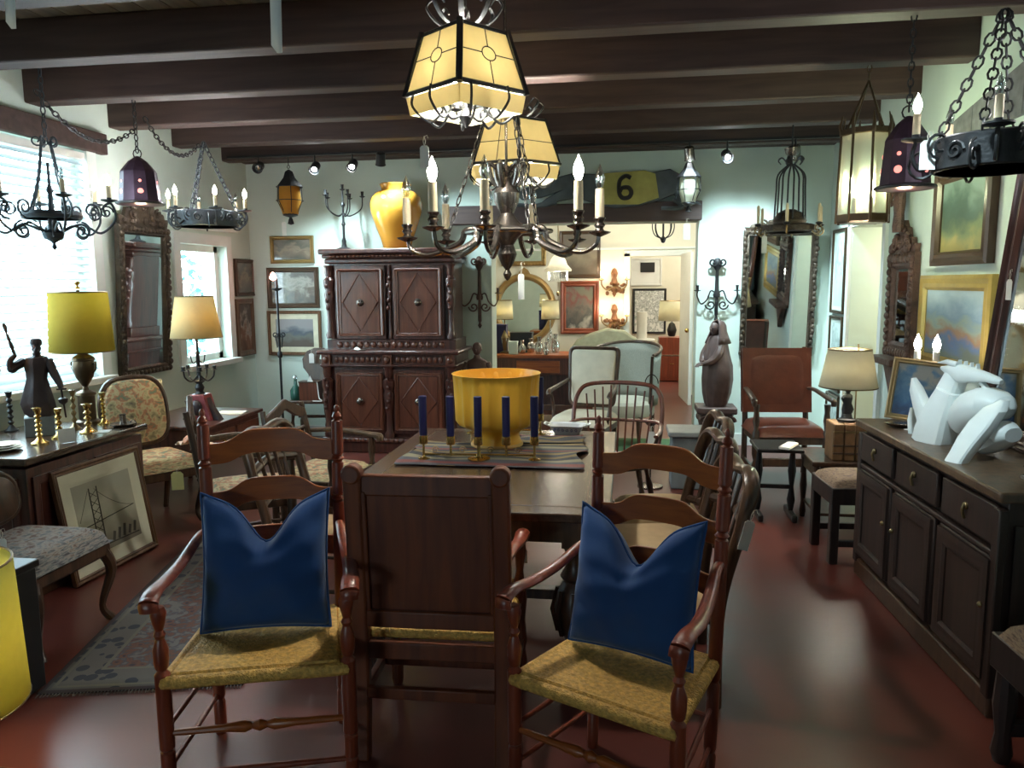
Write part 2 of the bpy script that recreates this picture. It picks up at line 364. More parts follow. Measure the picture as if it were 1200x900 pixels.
# jamb edge of the opening catches light: plaster already; baseboards
# window 1: frame + pane + venetian blind
def window(nm,X,w,blinds=False,mull=(1,0)):
    y0,y1,z0,z1=w; cy=(y0+y1)/2; cz=(z0+z1)/2
    o=MB().box((0,0,0),(.001,.001,.001)).build(nm,M['trimw']) if False else None
    m=MB()
    for (yy,zz,dy,dz) in ((cy,z0+.03,y1-y0,.06),(cy,z1-.03,y1-y0,.06),(y0+.03,cz,.06,z1-z0),(y1-.03,cz,.06,z1-z0)): m.box((X-.12,yy,zz),(.08,dy,dz))
    if mull[0]: m.box((X-.12,cy,cz),(.05,.04,z1-z0))
    o=m.build(nm,M['trimw'],smooth=0,kind='structure')
    MB().box((X-.13,cy,cz),(.006,y1-y0-.08,z1-z0-.08)).build('pane',M['glass'],o,smooth=0)
    s=MB()
    s.box((X+.03,cy,z0-.025),(.14,y1-y0+.14,.05)); s.build('window_sill',M['trimw'],o,bevel=.006)
    c=MB(); 
    for (yy,zz,dy,dz) in ((cy,z1+.05,y1-y0+.2,.1),(y0-.05,cz,.1,z1-z0),(y1+.05,cz,.1,z1-z0)): c.box((X+.012,yy,zz),(.024,dy,dz))
    c.build('casing',M['trimw'],o,smooth=0)
    return o
w1=window('window_1',XL,W1); w2=window('window_2',XL,W2,mull=(0,0))
M['slat']=shade_mat('blind_slat',(.80,.88,.92),tr=.25)
bl=thing('venetian_blind','white horizontal slat blind drawn down over the wide left window','blind',(XL+.03,(W1[0]+W1[1])/2,W1[3]-.02))
m=MB(); k=0
while k*.055<W1[3]-W1[2]-.1:
    m.box((-.03,0,-.09-k*.055),(.058,W1[1]-W1[0]-.1,.004),RY(math.radians(38))); k+=1
m.build('slats',M['slat'],bl,smooth=0)
MB().box((-.03,0,-.04),(.06,W1[1]-W1[0]-.06,.05)).build('headrail',M['white'],bl,bevel=.004)
MB().box((-.03,0,-.09-k*.055),(.05,W1[1]-W1[0]-.1,.03)).build('bottom_rail',M['white'],bl,bevel=.004)
m=MB()
for yy in (-.9,-.3,.3,.9): m.tube([(-.06,yy,-.05),(-.06,yy,-.09-k*.055)],.002,5)
m.build('cords',M['string'],bl)
# a short valance pelmet over window 2
MB().box((XL+.05,(W2[0]+W2[1])/2,W2[3]+.2),(.1,W2[1]-W2[0]+.2,.12)).build('trim_16',M['trimw'],bevel=.006,kind='structure')
# bushes outside the windows
M['leaf1']=plain('sun_tinted_leaves',(.10,.42,.40),.6,var=.4,scale=8)  # sunlight put into the leaf colour
M['leaf2']=plain('shade_tinted_leaves',(.04,.2,.22),.6,var=.4,scale=8)  # same leaves with shade put into the colour
def bush(c,r,lab,mt,n=420):
    o=thing('garden_bush',lab,'bush',(c[0],c[1],0)); m=MB(); rnd=random.Random(int(c[1]*10))
    for i in range(n):
        d=Vector((rnd.gauss(0,1),rnd.gauss(0,1),rnd.gauss(0,1))).normalized()*rnd.uniform(.55,1.0)
        p=(d.x*r[0],d.y*r[1],c[2]+d.z*r[2]); R=Euler((rnd.uniform(0,6),rnd.uniform(0,6),rnd.uniform(0,6))).to_matrix().to_4x4(); s=rnd.uniform(.05,.11)
        m.add([(-s*.45,0,-s),(s*.45,0,-s*.3),(0,.01,s),(-s*.5,0,.2*s)],[(0,1,2,3)],TR(*p)@R)
    m.build('foliage',mt,o,smooth=0,kind='stuff'); MB().tube([(0,0,-.1),(.05,.02,c[2]*.5),(0,0,c[2])],[.05,.03],8).build('stem',M['oak'],o)
bush((-6.3,9.2,1.5),(.8,.9,1.3),'leafy shrub in sunlit colours outside the narrow window',M['leaf1'])
bush((-6.9,10.9,1.2),(.8,1.1,1.2),'leafy shrub in shade colours further out beyond the narrow window',M['leaf2'])
struct(MB().box((-8,8,-.2),(7,14,.1)).build('ground',M['sage'],smooth=0))
# right wall doorway: small cream closet and lamp added to brighten the opening
struct(MB().box((XR+.85,7.30+.05,1.1),(1.2,.1,2.2)).build('wall_closet_far',M['plaster2'],smooth=0))
struct(MB().box((XR+1.3,6.6,1.1),(.1,1.5,2.2)).build('wall_closet_right',M['plaster2'],smooth=0))
struct(MB().box((XR+.85,5.95,1.1),(1.2,.1,2.2)).build('wall_closet_near',M['plaster2'],smooth=0))
struct(MB().box((XR+.85,6.6,2.25),(1.2,1.6,.1)).build('ceiling_closet',M['plaster2'],smooth=0))
lamp((XR+.75,6.35,1.9),(1,.93,.72),26,.08,'closet_fill_light')  # added lamp, keeps the doorway bright cream
m=MB()
for y in (6.12,7.04): m.box((XR-.012,y,1.05),(.025,.07,2.1))
m.box((XR-.012,6.58,2.1),(.025,.99,.07)); m.build('trim_21',M['trimw'],smooth=0,kind='structure')
# baseboards
def bb(nm,c,d): MB().box(c,d).build(nm,M['trimw'],smooth=0,bevel=.004,kind='structure')
bb('baseboard_left',(XL+.01,2.6,.06),(.02,10.2,.12)); bb('baseboard_back',((XL+OPX0)/2,YB-.01,.06),(OPX0-XL,.02,.12)); bb('baseboard_back_right',((XR+OPX1)/2,YB-.01,.06),(XR-OPX1,.02,.12))
bb('baseboard_right',(XR-.01,1.75,.06),(.02,8.6,.12))
# ------------- back room
D2=(.04,.82,0,1.98)
wall_with_holes('wall_far',M['plaster2'],'Y',YB2,XL2,XR2,0,3.0,[D2],.15)
struct(MB().box((XL2-.05,(YB+.28+YB2)/2,1.5),(.1,YB2-YB-.28,3)).build('wall_far_left',M['plaster2'],smooth=0))
struct(MB().box((XR2+.05,(YB+.28+YB3)/2,1.5),(.1,YB3-YB-.28,3)).build('wall_far_right',M['plaster2'],smooth=0))
struct(MB().box(((XL2+XR2)/2,(YB+YB3)/2+.2,3.02),(XR2-XL2+.4,YB3-YB,.06)).build('ceiling_far',M['trimw'],smooth=0))
struct(MB().box(((XL2+XR2)/2,YB3+.05,1.5),(XR2-XL2+.4,.1,3)).build('wall_end',M['plaster2'],smooth=0))
struct(MB().box((XL2-.05,(YB2+YB3)/2+.1,1.5),(.1,YB3-YB2,3)).build('wall_end_left',M['plaster2'],smooth=0))
m=MB(); m.box((0,YB2-.015,2.09),(5.3,.03,.03)); m.build('trim_17',M['trimw'],smooth=0,kind='structure')
m=MB()
for x in (D2[0]-.04,D2[1]+.04): m.box((x,YB2-.015,1.01),(.08,.03,2.02))
m.box(((D2[0]+D2[1])/2,YB2-.015,2.02),(.94,.03,.08)); m.build('trim_18',M['trimw'],smooth=0,kind='structure')
d2=MB().box((0,0,1.0),(.9,.04,2.0)).build('door_2',M['trimw'],loc=(.80,10.7,0),rot=(0,0,math.radians(-86)),kind='structure')
MB().ball((.38,-.04,.98),.03).build('door_handle',M['brass'],d2)
# ------------- light
w=bpy.data.worlds.new('daylight'); bpy.context.scene.world=w; w.use_nodes=True
bg=w.node_tree.nodes['Background']; bg.inputs[0].default_value=(.66,.90,1.0,1); bg.inputs[1].default_value=22.0
def portal(loc,rot,sx,sy):
    l=bpy.data.lights.new('window_portal','AREA'); l.shape='RECTANGLE'; l.size=sx; l.size_y=sy; l.cycles.is_portal=True
    o=bpy.data.objects.new('window_portal',l); C.objects.link(o); o.location=loc; o.rotation_euler=rot
portal((XL-.26,(W1[0]+W1[1])/2,(W1[2]+W1[3])/2),(0,-PI/2,0),W1[3]-W1[2],W1[1]-W1[0])
portal((XL-.26,(W2[0]+W2[1])/2,(W2[2]+W2[3])/2),(0,-PI/2,0),W2[3]-W2[2],W2[1]-W2[0])
portal(((WF[0]+WF[1])/2,YF-.26,1.6),(PI/2,0,0),1.0,1.0)
wf=MB()
for (x,z,dx,dz) in ((-1.8,1.13,1,.06),(-1.8,2.07,1,.06),(-2.27,1.6,.06,1),(-1.33,1.6,.06,1),(-1.8,1.6,.04,1)): wf.box((x,YF-.12,z),(dx,.08,dz))
wf=wf.build('fill_window',M['trimw'],smooth=0,kind='structure'); MB().box((-1.8,YF-.12,1.6),(.92,.006,.92)).build('pane',M['glass'],wf,smooth=0)  # unseen window added behind the camera to fill the foreground
lamp((.3,9.6,2.6),(1,.9,.74),70,.15,'back_room_ceiling_light'); lamp((1.6,13,2.4),(1,.94,.8),120,.15,'end_room_ceiling_light')
# ---------------- dining table
TX0,TX1,TY0,TY1,TZ=-1.2,-.05,2.78,4.42,.76
t=thing('dining_table','long dark oak dining table with bulbous carved legs carrying the yellow bowl','table',((TX0+TX1)/2,(TY0+TY1)/2,0))
w,d=TX1-TX0,TY1-TY0
MB().box((0,0,TZ-.0175),(w,d,.035)).build('tabletop',M['table'],t,bevel=.006)
m=MB()
for x in (-w/2+.1,w/2-.1): m.box((x,0,TZ-.0005),(.004,d-.2,.003))
for y in (-d/2+.1,d/2-.1): m.box((0,y,TZ-.0005),(w-.2,.004,.003))
m.build('inlay_line',M['rustic'],t,smooth=0)
m=MB()
for s in (-1,1): m.box((0,s*(d/2-.11),TZ-.09),(w-.24,.03,.11)); m.box((s*(w/2-.11),0,TZ-.09),(.03,d-.24,.11))
m.build('apron',M['oak'],t,bevel=.004)
m=MB()
for s in (-1,1): m.box((s*(w/2-.14),0,.11),(.06,d-.4,.06))
m.box((0,0,.11),(w-.3,.07,.05)); m.build('stretcher',M['oak'],t,bevel=.006)
for sx in (-1,1):
    for sy in (-1,1):
        m=MB(TR(sx*(w/2-.14),sy*(d/2-.14),0)); m.box((0,0,.06),(.11,.11,.12)); m.box((0,0,.66),(.1,.1,.13))
        m.lathe([(.035,.12),(.05,.15),(.035,.18),(.04,.2),(.075,.27),(.085,.34),(.07,.41),(.045,.45),(.06,.47),(.04,.5),(.035,.56),(.05,.59),(.04,.6)],16)
        for k in range(8):
            a=k*PI/4; m.tube([(.068*math.cos(a),.068*math.sin(a),.24),(.09*math.cos(a),.09*math.sin(a),.33),(.068*math.cos(a),.068*math.sin(a),.42)],.012,5)
        m.build('leg',M['oak'],t)
# ---------------- ladderback armchairs
def post_prof(h,fin=True):
    a=[(.019,0),(.022,.02),(.022,.1),(.017,.11),(.022,.12),(.022,.30),(.017,.31),(.023,.32),(.023,.58),(.022,.700),(.016,.704),(.025,.712),(.016,.722),(.023,.728),(.0225,.822),(.016,.826),(.025,.835),(.016,.844),(.0225,.850),(.021,.950),(.012,.955),(.019,.962),(.016,.970),(.008,.978),(.011,.987),(.008,.995),(.001,1.0)]
    return a
def ladderback():
    t=thing('ladderback_armchair','x','armchair')
    for s in (-1,1):
        MB().turn((s*.225,.21,0),(s*.24,.275,1.19),post_prof(1)).build('rear_post',M['cherry'],t)
        m=MB().turn((s*.285,-.22,0),(s*.285,-.22,.665),[(.017,0),(.022,.03),(.022,.18),(.017,.19),(.023,.2),(.023,.30),(.017,.31),(.024,.32),(.024,.60),(.024,.68),(.014,.70),(.02,.71),(.024,.75),(.024,.80),(.013,.85),(.019,.87),(.012,.89),(.02,.93),(.025,.97),(.018,1.0)],12)
        m.build('front_leg',M['cherry'],t)
        # arm: flat, wavy, scrolled end
        pts=bez([(s*.235,.25,.76),(s*.25,.16,.755),(s*.275,.03,.715),(s*.295,-.1,.70),(s*.30,-.2,.705),(s*.30,-.255,.69),(s*.297,-.262,.665)],8)
        m=MB(); n=len(pts); rings=[]
        for i,p in enumerate(pts):
            u=i/(n-1); wd=.016+.014*min(1,u*1.4); th=.013+(.006 if u>.8 else 0)
            q=pts[min(i+1,n-1)]; o_=pts[max(i-1,0)]; dv=(Vector(q)-Vector(o_)).normalized(); up=Vector((1,0,0)).cross(dv).normalized(); up=up if up.z>0 or u>.85 else -up
            if u>.85: up=Vector((0,-dv.z,dv.y)) ; 
            X=Vector((1,0,0)); P=Vector(p)
            rings.append([tuple(P+X*(wd*math.cos(a))+up*(th*math.sin(a))) for a in [2*PI*k/10 for k in range(10)]])
        m.loft(rings); m.build('armrest',M['cherry'],t,smooth=50)
    # slats
    for z,hh in ((1.03,.085),(.855,.085),(.68,.08)):
        m=MB(); N=28
        def top(u): c=abs(u*2-1); return .045*(1/(1+math.exp((c-.55)*14)))
        rings=[]
        y0=.21+.065*z/1.19
        for i in range(N+1):
            u=i/N; x=-.232+.464*u; y=y0-.0+.03*math.sin(PI*u)
            tp=z+hh*.5+top(u)-.01; bt=z-hh*.5+top(u)*.75
            rings.append([(x,y-.007,bt),(x,y+.007,bt),(x,y+.007,tp),(x,y-.007,tp)])
        m.loft(rings); m.build('slat',M['cherry_h'],t,smooth=40,bevel=.003)
    # rush seat: woven, four triangles wound to the centre
    m=MB(); N=28
    def hw(v): return .275-.045*v
    def surf(u,v):
        x=(u*2-1); y=(v*2-1); e=max(abs(x),abs(y)); z=.455-.012*(1-e)-(.022*max(0,(e-.9)/.1)**2)
        z+=.0025*math.sin(e*70)*(1 if abs(x)!=abs(y) else 0); return (x*hw(v),y*.235,z)
    m.grid(surf,N*2,N*2)
    edge=[( -1+2*i/20,-1) for i in range(20)]+[(1,-1+2*i/20) for i in range(20)]+[(1-2*i/20,1) for i in range(20)]+[(-1,1-2*i/20) for i in range(20)]
    m.tube([(x*hw((y+1)/2),y*.235,.43) for x,y in edge],.021,8,closed=True)
    m.grid(lambda u,v:((u*2-1)*hw(v)*.97,(v*2-1)*.228,.42),4,4)
    m.build('rush_seat',M['rush'],t,smooth=60)
    # stretchers
    def st(a,b,r=.011,turned=False):
        pr=[(r*.8,0),(r,.1),(r*1.1,.3),(r*1.7,.42),(r*.9,.46),(r*1.7,.5),(r*.9,.54),(r*1.7,.58),(r*1.1,.7),(r,.9),(r*.8,1)] if turned else [(r*.8,0),(r*1.1,.5),(r*.8,1)]
        return MB().turn(a,b,pr,10).build('stretcher',M['cherry_h'] if turned else M['cherry'],t)
    st((-.285,-.22,.26),(.285,-.22,.26),.011,True); st((-.285,-.22,.12),(.285,-.22,.12))
    for s in (-1,1):
        for z in (.14,.27): st((s*.285,-.22,z),(s*.227,.22,z+.01),.009)
    st((-.227,.22,.25),(.227,.22,.25),.009)
    return t
cl=ladderback(); cl['label']='ladderback armchair with rush seat and cushion, turned posts, standing partly over the rug'
cl.location=(-1.18,2.30,0); cl.rotation_euler=(0,0,math.radians(17)); cl.scale=(.97,.97,1.0); cl['group']='cherry ladderback armchairs'
cr=dup(cl,(.0,2.26,0),math.radians(-26),'ladderback armchair with rush seat and cushion, angled beside the table on the open floor',scale=(.93,.93,.985))
# velvet cushions with a chopped top
def pillow(lab,loc,rz,rx,ch=.13,w=.43,h=.44,skew=0):
    t=MB(); N=26
    def f(side):
        def g(u,v):
            x=u*2-1; z=v*2-1
            ex=(1-x*x); ez=(1-z*z); th=.10*(max(0,ex)**.45)*(max(0,ez)**.45)
            # pinched corners
            px=x*(w/2)*(1-.06*(1-z*z)*abs(x)**3 ) ; pz=z*(h/2)*(1-.06*(1-x*x))
            c=math.exp(-((x-.02)/.36)**2)*max(0,(z+.25)/1.25)**1.6
            pz-=ch*c; 
            pz+=.03*abs(x)**3*max(0,z)
            crease=.035*math.exp(-((x-.02)/.10)**2)*max(0,z)
            th2=max(0,th-crease)
            wr=.004*math.sin(x*9+z*5)+.003*math.sin(z*13-x*4)
            return (px+skew*pz,side*(th2+wr*(1 if th>.03 else 0)),pz+h/2)
        return g
    t.grid(f(-1),N,N); t.grid(f(1),N,N)
    o=t.build('throw_cushion',M['velvet'],loc=loc,rot=(rx,0,rz),smooth=80)
    bm=bmesh.new(); bm.from_mesh(o.data); bmesh.ops.remove_doubles(bm,verts=bm.verts,dist=1e-4); bmesh.ops.recalc_face_normals(bm,faces=bm.faces); bm.to_mesh(o.data); bm.free()
    # piping
    m=MB(); pts=[]
    ff=f(0)
    for i in range(26): pts.append(ff(i/26,0))
    for i in range(26): pts.append(ff(1,i/26))
    for i in range(26): pts.append(ff(1-i/26,1))
    for i in range(26): pts.append(ff(0,1-i/26))
    m.tube(pts,.005,6,closed=True); m.build('piping',M['velvet'],o)
    return tag(o,lab,'cushion','blue velvet cushions')
pillow('deep blue velvet cushion with chopped top on the rush chair over the rug',(-1.20,2.33,.458),math.radians(15),math.radians(-12))
pillow('deep blue velvet cushion leaning askew on the rush chair on the bare floor',(.015,2.31,.458),math.radians(-24),math.radians(-13),w=.42,h=.42)
# ---------------- centre panel-back armchair (its back to us)
t=thing('panel_back_armchair','dark armchair with solid panel back, drawn up to the near end of table','armchair',(-.65,2.66,0),math.radians(182))
# local: faces -Y, after the turn faces the table; back posts at y=+.27
for s in (-1,1):
    m=MB(); rings=[]
    for z,y in ((0,.30),(.2,.275),(.45,.265),(.7,.275),(.9,.29),(1.0,.298)):
        a=.03; rings.append([(s*.245+dx,y+dy,z) for dx,dy in ((-a,-.022),(a,-.022),(a,.022),(-a,.022))])
    m.loft(rings); m.tube([(s*.245,.272,1.005),(s*.245,.325,1.005)],.034,14)
    m.build('rear_post',M['panel'],t,bevel=.008)
for z_,y_,h_ in ((.965,.283,.07),(.50,.268,.06)): MB().box((0,y_,z_),(.44,.035,h_)).build('back_rail',M['panel'],t,bevel=.006)
MB().box((0,.272,.735),(.44,.014,.42),RX(-.06)).build('back_panel',M['panel'],t,bevel=.003)
for s in (-1,1): MB().box((s*.212,.281,.735),(.018,.024,.42),RX(-.06)).build('panel_moulding',M['panel'],t,bevel=.004)
m=MB(); m.grid(lambda u,v:((u*2-1)*(.265-.03*v),-.23+.47*v,.455+.012*math.sin(u*PI)*math.sin(v*PI)),20,20)
m.grid(lambda u,v:((u*2-1)*(.26-.03*v),-.225+.46*v,.415),4,4)
m.tube([(-.265,-.23,.435),(.265,-.23,.435),(.235,.24,.435),(-.235,.24,.435)],.02,8,closed=True); m.build('rush_seat',M['rush'],t,smooth=60)
m=MB(); m.box((0,.265,.385),(.44,.028,.06)); m.box((0,-.23,.385),(.46,.028,.06)); m.box((-.245,0,.385),(.028,.46,.06)); m.box((.245,0,.385),(.028,.46,.06)); m.build('seat_rail',M['panel'],t,bevel=.004)
for s in (-1,1):
    MB().turn((s*.255,-.215,0),(s*.255,-.215,.42),[(.02,0),(.024,.05),(.024,.3),(.016,.4),(.024,.5),(.016,.7),(.024,.9),(.02,1)],10).build('front_leg',M['panel'],t)
    MB().turn((s*.262,-.06,.43),(s*.272,-.06,.68),[(.016,0),(.022,.3),(.014,.5),(.022,.8),(.016,1)],10).build('arm_support',M['panel'],t); MB().tube(bez([(s*.25,.27,.70),(s*.262,.15,.705),(s*.272,.0,.685),(s*.278,-.08,.69),(s*.278,-.11,.665)],6),[.018,.02,.024,.028,.02],10,flat=.75).build('armrest',M['cherry'],t)
m=MB(); m.box((0,.285,.24),(.44,.025,.04)); m.box((0,-.02,.2),(.50,.03,.035)); m.box((-.255,.02,.2),(.025,.5,.035)); m.box((.255,.02,.2),(.025,.5,.035)); m.build('stretcher',M['panel'],t,bevel=.004)
hanging_tag((-.372,2.745,.672),.028,.055,math.radians(5),'grey-white price tag tied to the arm of the panel-back chair')
# ---------------- oriental rug
m_,n,b=_nt('oriental_rug'); N_=n.nodes; tc=N_.new('ShaderNodeTexCoord'); sp=N_.new('ShaderNodeSeparateXYZ'); n.links.new(tc.outputs['Object'],sp.inputs[0])
def mth(op,a,b_=None,c=None):
    q=N_.new('ShaderNodeMath'); q.operation=op
    for i,v in enumerate((a,b_,c)):
        if v is None: continue
        if isinstance(v,(int,float)): q.inputs[i].default_value=v
        else: n.links.new(v,q.inputs[i])
    return q.outputs[0]
def mixc(f,a,b_):
    q=N_.new('ShaderNodeMix'); q.data_type='RGBA'
    if isinstance(f,(int,float)): q.inputs[0].default_value=f
    else: n.links.new(f,q.inputs[0])
    for i,v in ((6,a),(7,b_)):
        if isinstance(v,tuple): q.inputs[i].default_value=v+(1,)
        else: n.links.new(v,q.inputs[i])
    return q.outputs[2]
RW,RL=.80,1.80
ax=mth('DIVIDE',mth('ABSOLUTE',sp.outputs[0]),RW/2); ay=mth('DIVIDE',mth('ABSOLUTE',sp.outputs[1]),RL/2)
dx=mth('MULTIPLY',mth('SUBTRACT',1,ax),RW/2); dy=mth('MULTIPLY',mth('SUBTRACT',1,ay),RL/2); de=mth('MINIMUM',dx,dy)
vo=N_.new('ShaderNodeTexVoronoi'); vo.inputs['Scale'].default_value=22; n.links.new(tc.outputs['Object'],vo.inputs['Vector'])
nz=N_.new('ShaderNodeTexNoise'); nz.inputs['Scale'].default_value=14; nz.inputs['Detail'].default_value=6; nz.inputs['Distortion'].default_value=1.5; n.links.new(tc.outputs['Object'],nz.inputs['Vector'])
r=N_.new('ShaderNodeValToRGB'); e=r.color_ramp.elements; e[0].position=.36; e[0].color=(.045,.035,.05,1); e[1].position=.45; e[1].color=(.14,.06,.045,1)
for p,c in ((.52,(.11,.06,.05)),(.57,(.06,.065,.08)),(.64,(.13,.12,.12))): q=e.new(p); q.color=c+(1,)
n.links.new(mth('ADD',mth('MULTIPLY',nz.outputs['Fac'],.75),mth('MULTIPLY',vo.outputs['Distance'],.35)),r.inputs['Fac'])
field=r.outputs['Color']
vb=N_.new('ShaderNodeTexVoronoi'); vb.inputs['Scale'].default_value=14; n.links.new(tc.outputs['Object'],vb.inputs['Vector'])
bord=mixc(mth('GREATER_THAN',vb.outputs['Distance'],.38),(.03,.034,.05),(.10,.095,.09))
c=mixc(mth('LESS_THAN',de,.17),field,bord)
for lo in (.17,.035):
    band=mth('MULTIPLY',mth('LESS_THAN',de,lo+.016),mth('GREATER_THAN',de,lo)); c=mixc(band,c,(.13,.12,.10))
c=mixc(mth('LESS_THAN',de,.02),c,(.06,.045,.05))
n.links.new(c,b.inputs['Base Color']); b.inputs['Roughness'].default_value=.95
bp=N_.new('ShaderNodeBump'); bp.inputs['Strength'].default_value=.3; n2=N_.new('ShaderNodeTexNoise'); n2.inputs['Scale'].default_value=250; n.links.new(n2.outputs['Fac'],bp.inputs['Height']); n.links.new(bp.outputs['Normal'],b.inputs['Normal'])
M['tapgrey']=plain('grey_wool_fringe',(.16,.15,.14),.9)
rg=MB().grid(lambda u,v:((u-.5)*RW,(v-.5)*RL,.006+.002*math.sin(v*14)*math.sin(u*6)),12,20).build('oriental_rug',m_,loc=(-2.12,3.53,.004),rot=(0,0,math.radians(13)),smooth=60,solid=.008)
tag(rg,'worn oriental rug in muted red and blue on the red floor','rug')
rnd=random.Random(3)
for s in (-1,1):
    fr=MB()
    for i in range(60):
        x=-RW/2+RW*(i+.5)/60; fr.tube([(x,s*RL/2,.006),(x+rnd.uniform(-.006,.006),s*(RL/2+.025),.004)],.0018,4)
    fr.build('fringe',M['tapgrey'],rg)
# ---------------- on the table
bz=TZ
bo=thing('footed_bowl','large ochre yellow fluted footed bowl in the middle of the table','bowl',(-.67,3.93,bz+.014))
m=MB(SC(1.17,1.17,1.12)); seg=144
prof=[(.11,0),(.112,.012),(.105,.03),(.10,.055),(.115,.075),(.150,.092),(.176,.104),(.185,.118),(.188,.2),(.192,.29),(.196,.335),(.199,.34),(.192,.34),(.184,.29),(.174,.19),(.165,.13),(.10,.095),(1e-5,.09)]
vs=[];fs=[]
for i,(r_,z_) in enumerate(prof):
    for k in range(seg):
        a=2*PI*k/seg; fl=(.011*abs(math.cos(a*9)) if 6<=i<=9 else (.004*abs(math.cos(a*9)) if i==10 else 0)); vs.append(((r_-fl)*math.cos(a),(r_-fl)*math.sin(a),z_))
for i in range(len(prof)-1):
    for k in range(seg): fs.append((i*seg+k,i*seg+(k+1)%seg,(i+1)*seg+(k+1)%seg,(i+1)*seg+k))
m.add(vs,fs); m.build('bowl_body',M['bowl'],bo,smooth=60)
M['bowlfoot']=plain('unglazed_ochre_foot',(.62,.38,.12),.6,var=.08)
MB().lathe([(.137,0),(.139,.008),(.133,.016),(.12,.016)],40).build('foot_ring',M['bowlfoot'],bo)
# candelabra with a row of navy candles (near and far)
def cbra(lab,loc,n,sp,rz,h=.085,ch=.195,lift=.0,arms='flat'):
    t=thing('low_candelabra',lab,'candelabra',loc,rz,'brass candle holders on the table')
    m=MB(); W=(n-1)*sp; m.lathe([(.055,0),(.055,.006),(.02,.012),(.008,.03),(.008,h)],20); m.tube([(-W/2,0,.022),(W/2,0,.022)],.005,8)
    for s in (-1,1): m.lathe([(.03,0),(.03,.004),(.008,.01),(.006,.02)],14,TR(s*W/2,0,0))
    m.build('base',M['brass'],t)
    for i in range(n):
        x=-W/2+i*sp; y=-.02*math.cos(PI*(i-(n-1)/2)/n)
        m=MB(TR(x,y,0)); m.lathe([(.006,.02),(.006,h-.012),(.02,h-.01),(.022,h-.004),(.0205,h+.03),(.0225,h+.033),(.0188,h+.033)],14)
        if abs(y)>.004: m.tube([(0,0,.024),(0,-y,.022)],.005,6)
        cu=m.build('candle_cup',M['brass'],t)
        MB(TR(x,y,0)).lathe([(.0185,h+.029),(.0195,h+.03+ch*.5),(.0195,h+.028+ch),(.0175,h+.03+ch),(.001,h+.031+ch)],16).build('candle',M['navy'],t)
    for i in range(n-1):
        x=-W/2+(i+.5)*sp; MB().tube(scroll((x-.012,0,.045),.018,.003,0,1.5),.0025,5).build('scroll',M['brassd'],t)
    return t
cbra('brass candelabra with five navy candles in front of the yellow bowl',(-.70,3.58,bz+.014),5,.135,math.radians(3))
# far pieces
cbra('brass candle holder row half hidden behind the yellow bowl, three navy candles',(-.68,4.30,bz),3,.20,0,h=.09,ch=.21)
# striped runner under them, draped and slightly rumpled
m_,n,b=_nt('striped_runner'); N_=n.nodes; tc=N_.new('ShaderNodeTexCoord'); mp=N_.new('ShaderNodeMapping'); mp.inputs['Scale'].default_value=(.25,1,1); ns=N_.new('ShaderNodeTexNoise'); ns.inputs['Scale'].default_value=9; ns.inputs['Detail'].default_value=1
sp=N_.new('ShaderNodeSeparateXYZ'); n.links.new(tc.outputs['Object'],sp.inputs[0]); n.links.new(tc.outputs['Object'],mp.inputs[0]); n.links.new(mp.outputs[0],ns.inputs['Vector'])
r=N_.new('ShaderNodeValToRGB'); r.color_ramp.interpolation='CONSTANT'; e=r.color_ramp.elements; cols=[(.015,.018,.03),(.20,.14,.035),(.03,.028,.04),(.12,.02,.015),(.03,.035,.05),(.17,.15,.09),(.01,.01,.02),(.15,.10,.03)]
for i,cc in enumerate(cols):
    q=e[i] if i<2 else e.new(i/8); q.position=i/8; q.color=cc+(1,)
n.links.new(mth('FRACT',mth('ADD',mth('MULTIPLY',sp.outputs[1],3.2),mth('MULTIPLY',ns.outputs['Fac'],.25))),r.inputs['Fac']); n.links.new(r.outputs['Color'],b.inputs['Base Color']); b.inputs['Roughness'].default_value=.7
def cloth(lab,name,x,y,w_,l_,z,seed,rz=0,cat='table runner'):
    rr=random.Random(seed); a,b2,c2=[rr.uniform(0,6) for _ in range(3)]
    o=MB().grid(lambda u,v:((u-.5)*w_*(1+.06*math.sin(v*9+a)),(v-.5)*l_,.004+.007*(1+math.sin(u*11+a+v*3))*(.5+.5*math.sin(v*7+b2))+.012*max(0,abs(u-.5)*2-.75)*4*(1+math.sin(v*8+c2))*.5),30,20).build(name,m_,loc=(x,y,z),rot=(0,0,rz),smooth=70,solid=.003)
    return tag(o,lab,cat,'striped cloths on the table')
cloth('striped silky runner spread beneath the yellow bowl and near candelabra','table_runner',-.64,3.72,.86,.52,bz+.004,1)
cloth('folded striped cloth lying by the far side of the yellow bowl','folded_cloth',-.40,4.12,.36,.2,bz+.004,5,.1,'cloth')
# white blue-patterned dish
d_=thing('rectangular_dish','white porcelain dish with blue pattern near the far table end','dish',(-.33,4.33,bz),math.radians(-4))
m=MB(); 
def rr_(w_,l_,z): return [(w_/2*math.copysign(abs(math.cos(a))**.5,math.cos(a)),l_/2*math.copysign(abs(math.sin(a))**.5,math.sin(a)),z) for a in [2*PI*k/28 for k in range(28)]]
m.loft([rr_(.13,.09,0),rr_(.15,.1,.01),rr_(.2,.14,.05),rr_(.22,.16,.054),rr_(.19,.13,.048),rr_(.14,.09,.014)]); m.build('dish_body',plain('blue_white_porcelain',(.7,.74,.78),.15,var=.0,coat=.6),d_)
for s in (-1,1): MB().tube([(s*.10,-.03,.05),(s*.13,-.02,.06),(s*.13,.02,.06),(s*.10,.03,.05)],.005,6).build('handle',M['marble'],d_)
m=MB()
for k in range(6): m.tube(scroll((-.06+.024*k,-.083+.0,.035),.009,.002,k,1.2,n=10),.0015,4)
m.build('blue_motif',plain('cobalt',(.03,.06,.25),.3),d_)
